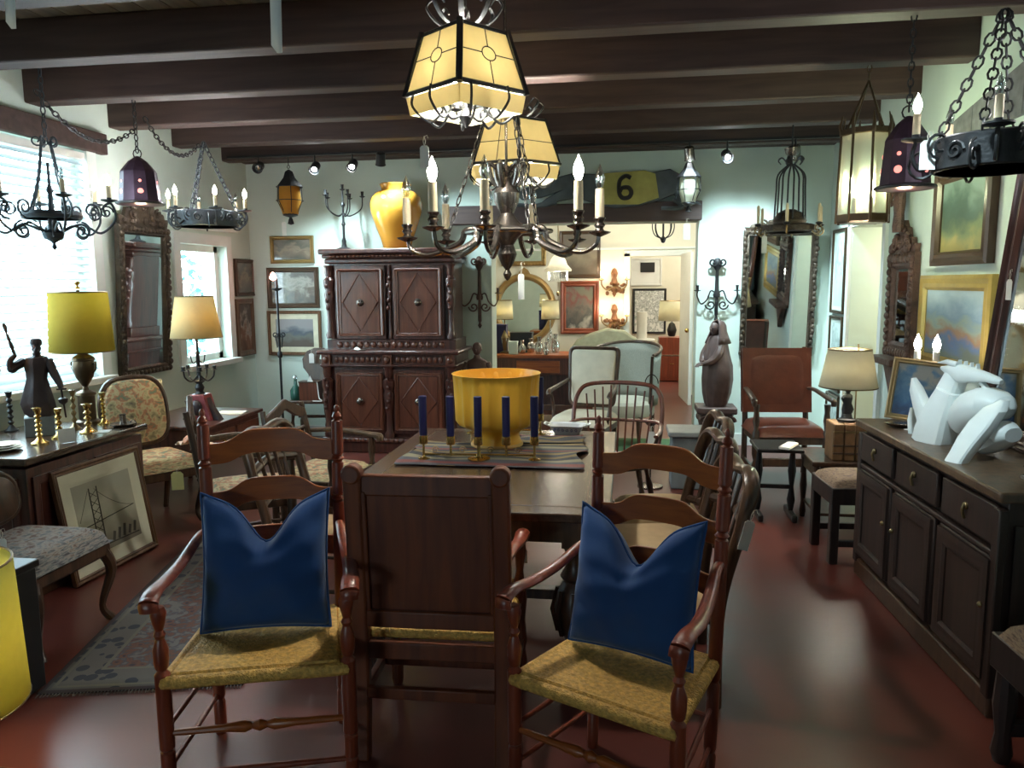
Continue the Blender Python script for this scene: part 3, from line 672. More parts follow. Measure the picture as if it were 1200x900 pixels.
# ---------------- helpers for pictures
def picture(lab,cat,p,w,h,fm,am,rz=0,rx=0,b=.05,d=.03,mat_=None,group=None,mb=.05,glassy=False,name='framed_picture',tilt=0):
    """p: bottom centre of the back; faces local -Y"""
    t=thing(name,lab,cat,p,rz,group,rx=rx)
    if rx or tilt: t.rotation_euler=(rx,tilt,rz)
    MB().frame(w,h,b,d).build('frame',fm,t,smooth=30)
    MB().box((0,-.006,h/2),(w-b*1.2,.01,h-b*1.2)).build('backing',M['oak'],t,smooth=0)
    if mat_ is not None:
        iw,ih=w-2*b,h-2*b; m=MB(); m.frame(iw+.01,ih+.01,mb,.003,TR(0,-.012,0),z0=b-.005); m.build('mat_board',mat_,t,smooth=0)
    else: mb=0
    k=MB().box((0,-.013,h/2),(w-2*b-2*mb+.012,.002,h-2*b-2*mb+.012)).build('picture_panel',am,t,smooth=0)
    return t
dk=[(.2,(.03,.03,.02)),(.42,(.12,.09,.06)),(.5,(.2,.15,.1)),(.58,(.07,.07,.05)),(.75,(.16,.13,.1))]
M['fgold']=plain('gilt_frame',(.30,.19,.07),.35,.6,bump=.3); M['fdark']=plain('dark_frame',(.06,.035,.02),.35,.1); M['fpale']=plain('pale_frame',(.55,.5,.36),.5); M['fbrown']=wood('brown_frame',(.09,.045,.02),(.16,.08,.04),.4)
# three stacked pictures on the back wall beside the armoire
def onback(x0,y0,x1,y1):
    a=at(x0,y1,Y=YB-.01); c=at(x1,y0,Y=YB-.01); return ((a[0]+c[0])/2,YB-.004,a[2]),c[0]-a[0],c[2]-a[2]
A1=art('dusk_landscape',dk,3,2,seed=1,gloss=1); A2=art('harbour_scene',[(.3,(.05,.05,.05)),(.45,(.12,.1,.08)),(.55,(.3,.28,.24)),(.65,(.10,.09,.08))],4,2,seed=4,gloss=1); A3=art('riverside_painting',[(.3,(.07,.045,.03)),(.42,(.10,.10,.08)),(.5,(.05,.06,.08)),(.62,(.22,.2,.2))],3,1,seed=7,coordmix=.6)
p,w,h=onback(318,276,367,309); picture('small gilt-framed dark landscape, topmost of three beside the armoire','picture',p,w,h,M['fgold'],A1,b=.04,group=None)
p,w,h=onback(315,313,373,361); picture('black-framed glazed harbour picture, middle of three beside the armoire','picture',p,w,h,M['fdark'],A2,b=.05)
p,w,h=onback(316,364,376,416); picture('river painting with pale mat, lowest of three beside the armoire','picture',p,w,h,M['fbrown'],A3,b=.035,mat_=M['fpale'],mb=.06)
# two pictures at the end of the left wall
def onleft(x0,y0,x1,y1,X=XL):
    a=at(x0,(y0+y1)/2,X=X+.01); c=at(x1,(y0+y1)/2,X=X+.01); top=at((x0+x1)/2,y0,X=X+.01)[2]; bot=at((x0+x1)/2,y1,X=X+.01)[2]
    return (X+.004,(a[1]+c[1])/2,bot),c[1]-a[1],top-bot
p,w,h=onleft(275,304,297,347); picture('small dark portrait high at the corner end of window wall','picture',p,w,h,M['fdark'],A1,rz=PI/2,b=.04)
A4=art('interior_with_figures',[(.3,(.10,.04,.02)),(.45,(.2,.09,.05)),(.52,(.35,.3,.26)),(.6,(.08,.06,.05))],4,1,seed=9)
p,w,h=onleft(277,350,297,417); picture('red-brown framed figure picture under the small dark portrait','picture',p,w,h,M['fbrown'],A4,rz=PI/2,b=.06)
# ---------------- armoire
AX0,AX1,AY0,AY1=-2.90,-1.58,7.02,7.60
t=thing('carved_armoire','large carved walnut armoire with diamond panel doors and heavy cornice','armoire',((AX0+AX1)/2,0,0)); W=AX1-AX0; F=AY0
def c1(name,c,d,mt=None,bev=.006,par=None): return MB().box(c,d).build(name,mt or M['carved'],par or t,bevel=bev)
c1('plinth',(0,(F+AY1)/2,.05),(W,AY1-F,.1))
c1('base_moulding',(0,(F+AY1)/2-.01,.125),(W+.04,AY1-F+.03,.05),bev=.015)
c1('lower_case',(0,(F+AY1)/2+.02,.50),(W-.02,AY1-F-.04,.72))
c1('drawer_frieze',(0,(F+AY1)/2+.005,.905),(W,AY1-F,.10))
c1('frieze_ledge',(0,(F+AY1)/2-.01,.85),(W+.03,AY1-F+.04,.025),bev=.01)
c1('waist_top',(0,(F+AY1)/2-.015,.975),(W+.08,AY1-F+.08,.04),bev=.015)
UF=F+.10
c1('upper_case',(0,(UF+AY1)/2+.02,1.42),(W-.10,AY1-UF-.04,.86))
c1('upper_base',(0,(UF+AY1)/2,1.04),(W-.04,AY1-UF,.10))
for (z,hh,o_) in ((1.84,.05,0),(1.885,.035,.02),(1.93,.05,.045)):
    c1('cornice',(0,(UF+AY1)/2-o_/2,z),(W-.04+2*o_,AY1-UF+o_,hh),bev=.014)
# gadrooned bands
def gad(x0,x1,y,z,n,par,r=.016,hh=.03):
    m=MB()
    for i in range(n):
        x=x0+(x1-x0)*(i+.5)/n; m.ball((x,y,z),(abs(x1-x0)/n*.42,.012,hh),8,6)
    m.build('carved_beading',M['carved_lt'],par,kind='stuff')
gad(-W/2+.12,W/2-.12,UF-.004,1.04,16,t); 
for s in (-1,1): gad(s*.07,s*(W/2-.12),F-.0,.905,9,t,hh=.03)
gad(-W/2+.03,W/2-.03,F-.025,.125,26,t,hh=.02)
gad(-W/2+.08,W/2-.08,UF-.03,1.885,30,t,hh=.012)
def door(xc,zc,w_,h_,y,full=True,lab=None):
    d=MB(); d.box((xc,y,zc),(w_,.03,h_)); d=d.build('door',M['carved'],t,bevel=.004)
    m=MB(); m.frame(w_-.06,h_-.06,.03,.022,TR(xc,y-.012,zc-(h_-.06)/2)); m.build('panel_frame',M['carved_lt'],d,smooth=30)
    MB().box((xc,y-.017,zc),(w_-.13,.008,h_-.13)).build('panel',M['carved_lt'],d)
    a,b=(w_-.15)/2,(h_-.15)/2
    if full: pts=[(xc,-b),(xc+a,0),(xc,b),(xc-a,0)]; 
    m=MB()
    P=[(xc,y-.022,zc-b),(xc+a,y-.022,zc),(xc,y-.022,zc+b),(xc-a,y-.022,zc)]
    m.tube(P,.008,6,closed=True); m.build('diamond_moulding',M['carved_lt'],d)
    m=MB(TR(xc,y-.02,zc)@RX(PI/2)); m.lathe([(.034,0),(.036,.006),(.028,.01),(.012,.014),(.016,.03),(.024,.036),(.02,.048),(.001,.052)],16); m.build('knob',M['pewter'],d)
    for s2 in (-1,1):
        MB().lathe([(.011,0),(.013,.02),(.011,.04),(.011,h_-.12),(.013,h_-.1),(.011,h_-.08)],8,TR(xc+s2*(w_/2-.028),y-.024,zc-(h_-.08)/2)).build('half_column',M['carved_lt'],d)
for s in (-1,1): door(s*.285,1.445,.50,.70,UF-.0)
for s in (-1,1): door(s*.29,.50,.50,.62,F+.02)
# herm pilasters
def herm(x,y,z0,z1,r=.045):
    m=MB(); H=z1-z0
    m.lathe([(r*.9,0),(r,.05*H),(r*.7,.1*H),(r*.6,.3*H),(r*.95,.52*H),(r*1.1,.6*H),(r*.8,.66*H),(r*1.15,.72*H),(r*1.2,.8*H),(r*.6,.84*H),(r*.85,.9*H),(r*.8,.96*H),(r*1.1,H)],12,TR(x,y,z0),ecc=.7)
    for k in range(5): m.ball((x+random.uniform(-.02,.02),y-r*.7,z0+H*(.42+.1*k)),(.02,.016,.022),8,6)
    m.build('carved_pilaster',M['carved'],t)
for x in (-W/2+.06,W/2-.06): herm(x,UF+.0,1.10,1.80)
for x in (-W/2+.05,0,W/2-.05): herm(x,F-.0,.15,.84,.05)
herm(0,UF+.005,1.10,1.80,.022)
for x in (-W/2+.05,0,W/2-.05): 
    m=MB(); m.box((x,F-.01,.905),(.09,.04,.1)); m.ball((x,F-.035,.905),(.03,.02,.035),10,8); m.build('corbel_block',M['carved_lt'],t,bevel=.004)
top_z=1.955
# white paper on waist
hp=tag(MB().grid(lambda u,v:((u-.5)*.09,(v-.5)*.10,.006+.02*math.sin(u*5)*v),6,6).build('crumpled_paper',M['tagp'],loc=(-2.52,7.03,.9965),rot=(0,0,.6),solid=.002),'crumpled white paper slip on the waist ledge of the armoire','paper')
# vase on armoire
vp=at(460,291,Y=7.32)
v=thing('ochre_vase','large shiny ochre glazed urn vase standing on top of the armoire','vase',(-2.22,7.36,top_z))
S_=.92
MB(SC(S_,S_,S_)).lathe([(.14,0),(.145,.01),(.17,.1),(.225,.25),(.268,.38),(.275,.46),(.262,.53),(.215,.585),(.165,.605),(.15,.61),(.155,.64),(.165,.66),(.158,.662),(.14,.64),(.14,.6),(.2,.5)],48).build('vase_body',M['vase'],v,smooth=60)
MB(SC(S_,S_,S_)).lathe([(.158,.655),(.167,.662),(.167,.672),(.158,.678),(.15,.67)],48).build('rim',M['vase'],v,smooth=60)
# candelabra maker
def candelabrum(name,lab,p,H,R,n,mt,rz=0,candle=None,arms2=False,group=None,scale=1):
    t=thing(name,lab,'candelabra',p,rz,group)
    b=MB(); b.lathe([(.075,0),(.075,.012),(.03,.03),(.018,.06),(.022,.09),(.012,.12),(.011,H*.35),(.02,H*.38),(.011,H*.42),(.010,H*.62),(.022,H*.66),(.012,H*.7)],14); b.build('stem',mt,t)
    tops=[]
    for i in range(n):
        a=2*PI*i/n+.3; dx,dy=math.cos(a),math.sin(a)
        pts=bez([(0,0,H*.55),(dx*R*.25,dy*R*.25,H*.50),(dx*R*.6,dy*R*.6,H*.53),(dx*R*.95,dy*R*.95,H*.62),(dx*R,dy*R,H*.78)],6)
        MB().tube(pts,.006,6).build('arm',mt,t); tops.append((dx*R,dy*R,H*.78))
    tops.append((0,0,H*.88)); MB().tube([(0,0,H*.68),(0,0,H*.88)],.008,6).build('arm',mt,t)
    for q in tops:
        MB(TR(*q)).lathe([(.006,-.01),(.026,.0),(.028,.006),(.012,.01),(.014,.04),(.016,.05),(.01,.05)],12).build('candle_cup',mt,t)
        if candle: MB(TR(*q)).lathe([(.011,.045),(.011,.14),(.001,.145)],10).build('candle',candle,t)
    return t
candelabrum('table_candelabra','dark iron candelabra with curled arms on top of the armoire',(-2.76,7.36,top_z),.66,.19,5,M['iron'])
# ---------------- iron floor torchiere (left corner)
fx=at(312,500,Y=7.45)
t=thing('floor_torchiere','slender black iron floor lamp with one pink bulb beside the corner pictures','floor lamp',(-3.42,7.22,0))
m=MB(); m.tube([(0,0,.02),(0,0,1.68)],.012,8); m.lathe([(.02,.9),(.028,.93),(.02,.96)],10); m.build('pole',M['iron'],t)
for k in range(3):
    a=k*2*PI/3; MB().tube(rot_pts(bez([(0,0,.3),(.06,0,.12),(.16,0,.02),(.20,0,.03)],6),a),.009,6).build('leg',M['iron'],t)
for k in range(4):
    a=k*PI/2+.3; MB().tube(rot_pts(scroll((.035,0,1.13),.03,.008,PI,1.3,n=14)+[(.02,0,1.0)],a),.006,5).build('scroll',M['iron'],t)
m=MB(TR(0,0,1.56)); m.lathe([(.012,0),(.05,.02),(.052,.03),(.014,.03),(.012,.10)],12); m.build('drip_pan',M['iron'],t)
MB(TR(-.02,-.03,1.66)).lathe([(.001,0),(.03,.015),(.034,.035),(.02,.07),(.001,.09)],12).build('bulb',M['bulb_pink'],t)
lamp((-3.45,7.12,1.70),(1,.5,.4),4,.04)
# ---------------- small stand with hall chair back in corner
t=thing('hall_chair','small dark hall chair with shaped pierced wooden back, by the corner','chair',(-3.13,7.33,0),math.radians(4))
prof=[(-.16,.0),(-.17,.04),(-.13,.08),(-.10,.14),(-.11,.20),(-.165,.27),(-.175,.36),(-.13,.44),(-.05,.475),(.05,.475),(.13,.44),(.175,.36),(.165,.27),(.11,.20),(.10,.14),(.13,.08),(.17,.04),(.16,0)]
MB().prism(prof,.022,TR(0,.16,.5)@RX(math.radians(-8))).build('backrest',M['oak'],t,bevel=.004)
MB().prism([(.01,.36),(.08,.34),(.11,.385),(.06,.42),(.02,.405)],.026,TR(0,.157,.5)@RX(math.radians(-8))).build('pierced_handle',M['plaster'],t,smooth=0)
MB().box((0,0,.46),(.42,.36,.03)).build('seat',M['oak'],t,bevel=.008)
for sx in (-1,1):
    for sy in (-1,1): MB().turn((sx*.2,sy*.16,0),(sx*.16,sy*.13,.45),[(.014,0),(.022,.1),(.014,.2),(.024,.5),(.014,.6),(.02,.8),(.02,1)],10).build('leg',M['oak'],t)
MB().box((0,-.05,.30),(.30,.02,.03)).build('stretcher',M['oak'],t,bevel=.004)
hanging_tag((-3.18,7.43,.965),.05,.10,math.radians(8),'large white tag on the pierced back of the hall chair')
b_=thing('green_bottle','dark green glass decanter standing on the hall chair seat','bottle',(-3.27,7.22,.476))
MB().lathe([(.05,0),(.055,.02),(.055,.10),(.02,.15),(.015,.2),(.02,.205),(.015,.21)],16).build('bottle_body',plain('green_glass',(.02,.09,.07),.08,coat=1),b_)
MB().lathe([(.012,.205),(.022,.225),(.015,.245),(.001,.25)],12).build('stopper',M['crystal'],b_)
bx=thing('wooden_box','small dark red box with white cord on hall chair seat','box',(-3.12,7.24,.476),.05)
MB().box((0,0,.09),(.20,.12,.18)).build('box_body',M['carved_lt'],bx,bevel=.004); MB().box((0,0,.185),(.21,.13,.012)).build('lid',M['oak'],bx,bevel=.003)
MB().tube(bez([(.09,-.062,.18),(.10,-.07,.1),(.12,-.1,.03),(.15,-.12,.006),(.06,-.12,.006)],8),.005,5).build('cord',M['white'],bx)
MB().prism([(-.03,0),(.03,0),(0,.06)],.004,TR(.02,-.064,.19)).build('folded_card',M['tagp'],bx,smooth=0)
# ---------------- hanging lantern with amber glass (left of candelabra)
def small_lantern(lab,p,H,R,gm,sides=6,rz=0,hood=.4,group=None,lit=None,name='hanging_lantern'):
    """p = top hook"""
    t=thing(name,lab,'lantern',p,rz,group)
    m=MB(); a0=0
    m.tube([(0,0,0),(0,0,-H*.12)],.004,6); m.tube([(.014*math.cos(a),0,-H*.14+.014*math.sin(a)) for a in [2*PI*k/10 for k in range(10)]],.003,5,closed=True); m.build('hook',M['iron'],t)
    h0=-H*.18; h1=-H*(.18+hood*.6)
    MB().lathe([(.008,h0),(R*.3,h0-.02),(R*.45,(h0+h1)/2),(R*.95,h1),(R*1.02,h1-.01)],sides).build('hood',M['iron'],t,smooth=0)
    b0=h1-.01; b1=-H*.84
    MB().lathe([(R*.72,b0),(R*.8,(b0+b1)/2),(R*.55,b1)],sides if sides>6 else 12).build('glass',gm,t)
    m=MB()
    for k in range(sides):
        a=2*PI*k/sides; c,s_=math.cos(a),math.sin(a); m.tube([(c*R*.9,s_*R*.9,b0),(c*R*.95,s_*R*.95,(b0+b1)/2),(c*R*.5,s_*R*.5,b1)],.004,5)
    for z,rr in ((b0,R*.92),((b0+b1)/2,R*.96),(b1,R*.52)): m.tube([(rr*math.cos(a),rr*math.sin(a),z) for a in [2*PI*k/16 for k in range(16)]],.004,5,closed=True)
    m.build('cage',M['iron'],t)
    MB().lathe([(R*.5,b1),(R*.55,b1-.012),(.012,b1-.03),(.02,b1-.05),(.03,-H+.01),(.001,-H)],12).build('finial',M['iron'],t)
    if lit: MB().ball((0,0,(b0+b1)/2),.02).build('bulb',M[lit],t)
    return t
lp=at(338,196,Y=7.0)
small_lantern('black hooded lantern with amber glass hanging left of the armoire',(lp[0],lp[1],BZ-.03),.62,.13,M['amberd'],6,lit=None)
hanging_tag((lp[0]-.07,lp[1],BZ-.58),.045,.13,0,'white tag dangling beneath the amber hooded lantern')
# ---------------- lintel objects: carved running hound, lantern
hx=at(712,222,Y=YB-.16)
hd=thing('wooden_greyhound','carved wooden running hound with yellow saddle cloth numbered 6 above the opening','carved figure',(hx[0],YB-.16,2.38))
# body outline runs to the left; local x: -1.0..1.0
def hp_(px,py): q=at(px,py,Y=YB-.16); return (q[0]-hx[0],q[2]-2.38)
top=[(603,226),(622,218),(645,210),(672,203),(705,205),(735,207),(760,203),(785,198),(800,206),(806,222),(812,236)]
bot=[(806,243),(796,240),(790,228),(770,236),(748,241),(722,244),(700,240),(676,232),(655,236),(640,243),(628,243),(640,233),(652,226),(634,232),(612,235)]
poly=[hp_(x,y) for x,y in top+bot]
o=MB().prism(poly,.06).build('body',M['iron'] if False else plain('painted_dark_wood',(.07,.085,.09),.5,var=.2),hd,bevel=.012)
sp_=[hp_(x,y) for x,y in ((703,204),(755,200),(768,204),(772,232),(748,240),(708,240))]
MB().prism(sp_,.075).build('saddle_cloth',plain('mustard_cloth',(.35,.32,.09),.7),hd,bevel=.003)
q=hp_(733,220); h6=.12; m=MB(); m.tube(bez([(q[0]+.05,-.04,q[1]+.085),(q[0]+.0,-.04,q[1]+.105),(q[0]-.055,-.04,q[1]+.06),(q[0]-.06,-.04,q[1]-.04),(q[0]-.03,-.04,q[1]-.095),(q[0]+.03,-.04,q[1]-.095),(q[0]+.055,-.04,q[1]-.05),(q[0]+.03,-.04,q[1]-.005),(q[0]-.03,-.04,q[1]-.005),(q[0]-.055,-.04,q[1]-.04)],5),.02,6); m.build('number_mark',M['black'],hd)
m=MB()
for a_,b__ in (((806,240),(817,244)),): pass
MB().tube([(hp_(806,232)[0],0,hp_(806,232)[1]),(hp_(822,240)[0],0,hp_(822,240)[1])],[.02,.006],6).build('tail',bpy.data.materials['painted_dark_wood'],hd)
for (a_,b__,c__) in (((652,236),(628,241),(606,240)),((790,232),(800,243),(775,244))):
    pts=[(hp_(*q)[0],0.0,hp_(*q)[1]) for q in (a_,b__,c__)]; MB().tube(bez(pts,5),[.035,.02,.018],8).build('leg',bpy.data.materials['painted_dark_wood'],hd)
# lantern in front of the beam end
lp=at(808,182,Y=7.2)
small_lantern('pale-glass metal lantern hanging before the right end of the beam',(lp[0],7.2,lp[2]+.05),.55,.11,M['parch'],6)
q=at(805,262,Y=7.1); hanging_tag((q[0],7.1,q[2]+.04),.06,.14,0,'cream tag hanging beneath the pale-glass lantern')
# wall sconces flanking the opening
def wall_sconce(lab,px,py0,py1,mt,armw,arms,armpy,Y=YB,extra='finial'):
    c=at(px,(py0+py1)/2,Y=Y-.03); z0=at(px,py1,Y=Y-.03)[2]; z1=at(px,py0,Y=Y-.03)[2]; za=at(px,armpy,Y=Y-.03)[2]-z0; H=z1-z0
    t=thing('wall_sconce',lab,'wall sconce',(c[0],Y-.035,z0))
    m=MB(); m.lathe([(.002,0),(.022,.03),(.01,.06),(.018,.08),(.014,H*.4),(.03,za-.03),(.035,za),(.02,za+.04),(.016,H*.8),(.04,H*.86),(.045,H*.93),(.02,H*.99),(.001,H)],12,ecc=.8); m.build('backplate',mt,t)
    for s_ in (-1,1):
        MB().tube(scroll((s_*.045,-.03,H*.93),.042,.008,0 if s_<0 else PI,1.3*s_,n=16),.009,6).build('scroll',mt,t)
        MB().tube(scroll((s_*.06,-.02,za-.10),.05,.01,PI if s_<0 else 0,-1.3*s_,n=16),.007,6).build('scroll',mt,t)
    for k in range(arms):
        a=-PI*(k+.5)/arms if arms>2 else (-.18 if k==0 else PI+.18)
        dx,dy=math.cos(a)*armw,math.sin(a)*armw
        pts=bez([(0,-.01,za),(dx*.3,dy*.3,za+.035),(dx*.5,dy*.5,za-.05),(dx*.8,dy*.8,za-.09),(dx,dy,za-.02),(dx,dy,za+.03)],6)
        MB().tube(pts,.007,6).build('arm',mt,t)
        cup=MB(TR(dx,dy,za+.03)).lathe([(.006,0),(.034,.006),(.034,.012),(.012,.014),(.014,.05),(.018,.06),(.01,.06)],12).build('candle_cup',mt,t)
    return t
wall_sconce('red-brown carved candle sconce on the wall between armoire and opening',562,300,385,M['redcarve'],.20,2,348)
wall_sconce('dark iron two-armed candle sconce above the robed statue',840,302,378,M['iron'],.19,2,345)
# track spots
def spot(px,py,on,aim,lab,Y=7.1,W=0):
    p=at(px,py,Y=Y); t=thing('track_spotlight',lab,'spotlight',(p[0],Y,p[2]),0,'ceiling track spotlights')
    MB().tube([(0,0,0),(0,0,max(.05,BZ-p[2]))],.008,6).build('stem',M['black'],t)
    h=MB(); d=Vector(aim).normalized(); h.T=frame_to((0,0,0),tuple(d)); h.lathe([(.03,-.07),(.042,-.06),(.045,.04),(.05,.05),(.044,.05),(.04,.03)],16); h.build('lamp_head',M['black'] if on!=2 else M['pewter'],t)
    f=MB(); f.T=frame_to((0,0,0),tuple(d)); f.lathe([(.036,.028),(.001,.034)],14); f.build('lamp_face',M['spot_on'] if on else M['pewter'],t)
    if W:
        l=bpy.data.lights.new('spot_beam','SPOT'); l.energy=W; l.color=(.72,.94,1.0); l.spot_size=math.radians(75); l.spot_blend=.8; l.shadow_soft_size=.04
        o=bpy.data.objects.new('spot_beam',l); C.objects.link(o); o.location=(p[0]+d.x*.08,Y+d.y*.08,p[2]+d.z*.08); o.rotation_euler=d.to_track_quat('-Z','Y').to_euler()
    return t
spot(303,196,0,(.2,-1,-.4),'silver track spot by the window-wall corner, unlit',W=0)
spot(369,197,1,(.1,-.9,-.6),'lit track spot above the amber hooded lantern')
spot(413,194,1,(.1,-.9,-.6),'lit track spot above the armoire candelabra')
spot(446,187,0,(-.2,.5,-.9),'black unlit track spot above the ochre vase')
spot(852,183,1,(.1,-.9,-.5),'brightest lit track spot, above the robed statue')
spot(808,181,2,(.1,.3,-.9),'track spot over the right end of the dark beam')
spot(932,180,2,(.1,.3,-.9),'track spot directly above the iron basket chandelier')
MB().box((-1.0,7.1,BZ+.005),(5.6,.03,.02)).build('trim_20',M['black'],smooth=0,kind='structure')
def beam_light(p,aim,W,size=75,col=(.70,.93,1.0)):
    l=bpy.data.lights.new('spot_beam','SPOT'); l.energy=W; l.color=col; l.spot_size=math.radians(size); l.spot_blend=.9; l.shadow_soft_size=.04
    o=bpy.data.objects.new('spot_beam',l); C.objects.link(o); o.location=p; d=Vector(aim)-Vector(p); o.rotation_euler=d.to_track_quat('-Z','Y').to_euler()
for px,aim,W in ((369,(-2.9,7.7,1.5),130),(413,(-2.2,7.1,1.3),140),(852,(1.1,7.7,1.5),240),(808,(.9,7.7,1.5),120),(932,(1.85,6.9,1.5),300),(446,(-1.4,7.6,1.6),130)):
    p=at(px,190,Y=7.0); beam_light((p[0],6.95,2.72),aim,W,85)
# ---------------- boy figure on a stand (left of opening)
def figure_bust(name,lab,p,s,mt,rz=0):
    t=thing(name,lab,'sculpture',p,rz)
    m=MB(SC(s,s,s))
    R=[]
    for z,rx_,ry_,cy in ((0,.15,.10,0),(.10,.17,.11,0),(.22,.19,.12,0),(.30,.20,.11,0),(.36,.17,.09,0),(.39,.07,.06,0),(.43,.055,.055,-.005),(.46,.06,.06,-.01)):
        R.append([(rx_*math.cos(a),cy+ry_*math.sin(a),z) for a in [2*PI*k/20 for k in range(20)]])
    m.loft(R); m.build('torso',mt,t,sub=1)
    m=MB(SC(s,s,s)); m.ball((0,-.015,.55),(.075,.09,.105),20,16); m.ball((0,-.105,.54),(.014,.02,.025),8,6); m.ball((-.028,-.09,.57),(.014,.01,.009),8,6); m.ball((.028,-.09,.57),(.014,.01,.009),8,6); m.ball((0,-.095,.505),(.025,.012,.009),8,6)
    m.ball((-.076,-.01,.55),(.012,.018,.026),8,6); m.ball((.076,-.01,.55),(.012,.018,.026),8,6); m.build('head',mt,t)
    m=MB(SC(s,s,s)); m.ball((0,.005,.585),(.082,.09,.09),16,12); m.build('hair',mt,t)
    for sd in (-1,1):
        MB(SC(s,s,s)).tube(bez([(sd*.18,0,.31),(sd*.23,-.03,.20),(sd*.2,-.09,.10),(sd*.06,-.15,.14)],6),[.055,.045,.04,.035,.025],10).build('arm',mt,t)
        m=MB(SC(s,s,s)@TR(sd*.05,-.16,.145))
        m.ball((0,0,0),(.03,.018,.02),10,8)
        for k in range(4): m.tube([(-sd*.01,-.005,.012-k*.010),(-sd*.045,-.012,.010-k*.009),(-sd*.055+sd*.004*k,0,.004-k*.008)],.0065,5)
        m.tube([(0,-.01,.015),(-sd*.025,-.015,.032)],.007,5); m.build('hand',mt,t)
    return t
bp_=at(562,446,Y=7.35)
figure_bust('boy_bust','brown carved figure of a boy on a stand beside the armoire',(-1.44,7.35,bp_[2]),.56,plain('terracotta_wood',(.11,.065,.05),.45,var=.2))
t=thing('plant_stand','dark turned pedestal stand holding the carved boy figure','stand',(-1.44,7.35,0))
z=bp_[2]; MB().lathe([(.15,z-.03),(.16,z-.025),(.16,z-.002),(.15,z)],24).build('stand_top',M['oak'],t,smooth=30)
MB().lathe([(.05,.12),(.03,.16),(.05,.3),(.022,.4),(.03,.6),(.05,z-.1),(.03,z-.06),(.07,z-.03)],14).build('column',M['oak'],t)
for k in range(3): MB().tube(rot_pts(bez([(.03,0,.16),(.10,0,.13),(.15,0,.05),(.19,0,.015)],6),k*2*PI/3+.5),.015,6).build('leg',M['oak'],t)
# ---------------- chest by the window
t=thing('low_chest','dark oak panelled chest under the blinds crowded with brass candlesticks','chest',(-3.40,3.93,0))
CZ=.75
MB().box((0,0,CZ/2-.02),(.70,.96,CZ-.08)).build('case',M['carved'],t,bevel=.004)
MB().box((.0,0,CZ-.02),(.76,1.02,.04)).build('chest_top',M['table'],t,bevel=.008)
MB().box((0,0,.05),(.74,1.0,.1)).build('plinth',M['oak'],t,bevel=.008)
for y in (-.24,.24):
    m=MB(); m.frame(.42,.5,.05,.015,TR(.352,y,.14)@RZ(PI/2)); m.build('front_panel',M['carved'],t,smooth=30)
m=MB(); m.frame(.6,.5,.05,.015,TR(0,-.482,.14)); m.build('end_panel',M['carved'],t,smooth=30)
# leaning bridge picture
A5=art('bridge_print',[(.25,(.20,.18,.13)),(.4,(.30,.28,.2)),(.55,(.42,.40,.30)),(.7,(.36,.35,.27))],2.5,.6,seed=3,coordmix=.6,gloss=.5)
pw,ph=.70,.64
pic=picture('framed bridge print in cream mat leaning on the floor against the chest','picture',(-2.93,3.93,0.003),pw,ph,M['fbrown'],A5,b=.035,mat_=plain('cream_mat',(.62,.60,.46),.7,var=.03),mb=.085)
pic.rotation_euler=(math.radians(-9),0,math.radians(88))
ink=plain('print_ink',(.07,.065,.05),.8)
m=MB(); 
# suspension-bridge tower, deck, cables, cranes on the print
def pl(a,b,w_=.004): 
    v=Vector((b[0]-a[0],0,b[1]-a[1])).normalized(); nn=Vector((-v.z,0,v.x))*w_/2
    m.add([(a[0]+nn.x,-.0155,a[1]+nn.z),(b[0]+nn.x,-.0155,b[1]+nn.z),(b[0]-nn.x,-.0155,b[1]-nn.z),(a[0]-nn.x,-.0155,a[1]-nn.z)],[(0,1,2,3)])
for x in (-.12,-.06): pl((x,.16),(x+.01,.49),.010)
for k in range(6): pl((-.12,.18+k*.05),(-.055,.22+k*.05),.004); pl((-.06,.18+k*.05),(-.115,.22+k*.05),.004)
pl((-.22,.28),(.22,.31),.006)
for i in range(10):
    a,b=i/10,(i+1)/10; f=lambda u:(-.07+.29*u,.48-.30*u+.13*u*u); pl(f(a),f(b),.003)
    f2=lambda u:(-.12-.1*u,.48-.16*u); pl(f2(a),f2(b),.003)
for k in range(5): pl((.0+.045*k,.15),(.02+.045*k,.20+.01*(k%3)),.022)
pl((-.22,.15),(.22,.14),.008)
m.build('bridge_drawing',ink,pic,smooth=0,kind='stuff')
# statue of a bearded warrior with raised arm
st=thing('bronze_warrior_statue','dark bronze robed warrior statue with raised arm on the window chest','statue',(-3.44,4.03,CZ),math.radians(40)); st.scale=(.76,.76,.80)
m=MB(); m.box((0,0,.07),(.20,.18,.14)); m.build('pedestal',plain('blue_grey_stone',(.13,.17,.2),.5),st,bevel=.005)
m=MB(); R=[]
for z,rx_,ry_,cx in ((.14,.085,.075,.02),(.17,.11,.085,.01),(.24,.115,.085,-.005),(.34,.09,.07,0),(.42,.068,.058,.005),(.48,.078,.06,.01),(.54,.088,.06,.01),(.575,.07,.05,.015),(.59,.03,.03,.02),(.61,.026,.028,.02)):
    R.append([(cx+rx_*(1+.06*math.cos(7*a))*math.cos(a),ry_*(1+.08*math.cos(7*a))*math.sin(a),z) for a in [2*PI*k/28 for k in range(28)]])
m.loft(R); m.build('robed_body',M['stoneb'],st)
m=MB(); m.ball((.022,-.008,.65),(.034,.038,.045),14,10); m.ball((.022,-.036,.62),(.022,.02,.035),10,8); m.ball((.022,-.046,.65),(.006,.01,.01),6,5); m.lathe([(.036,.665),(.042,.68),(.038,.71),(.03,.715)],10,TR(.022,0,0)); m.build('head',M['stoneb'],st)
m=MB(); m.tube(bez([(-.06,0,.55),(-.12,-.02,.52),(-.15,-.02,.50),(-.155,-.03,.56),(-.12,-.03,.60)],6),[.035,.032,.03,.022,.018],8); m.build('raised_arm',M['stoneb'],st)
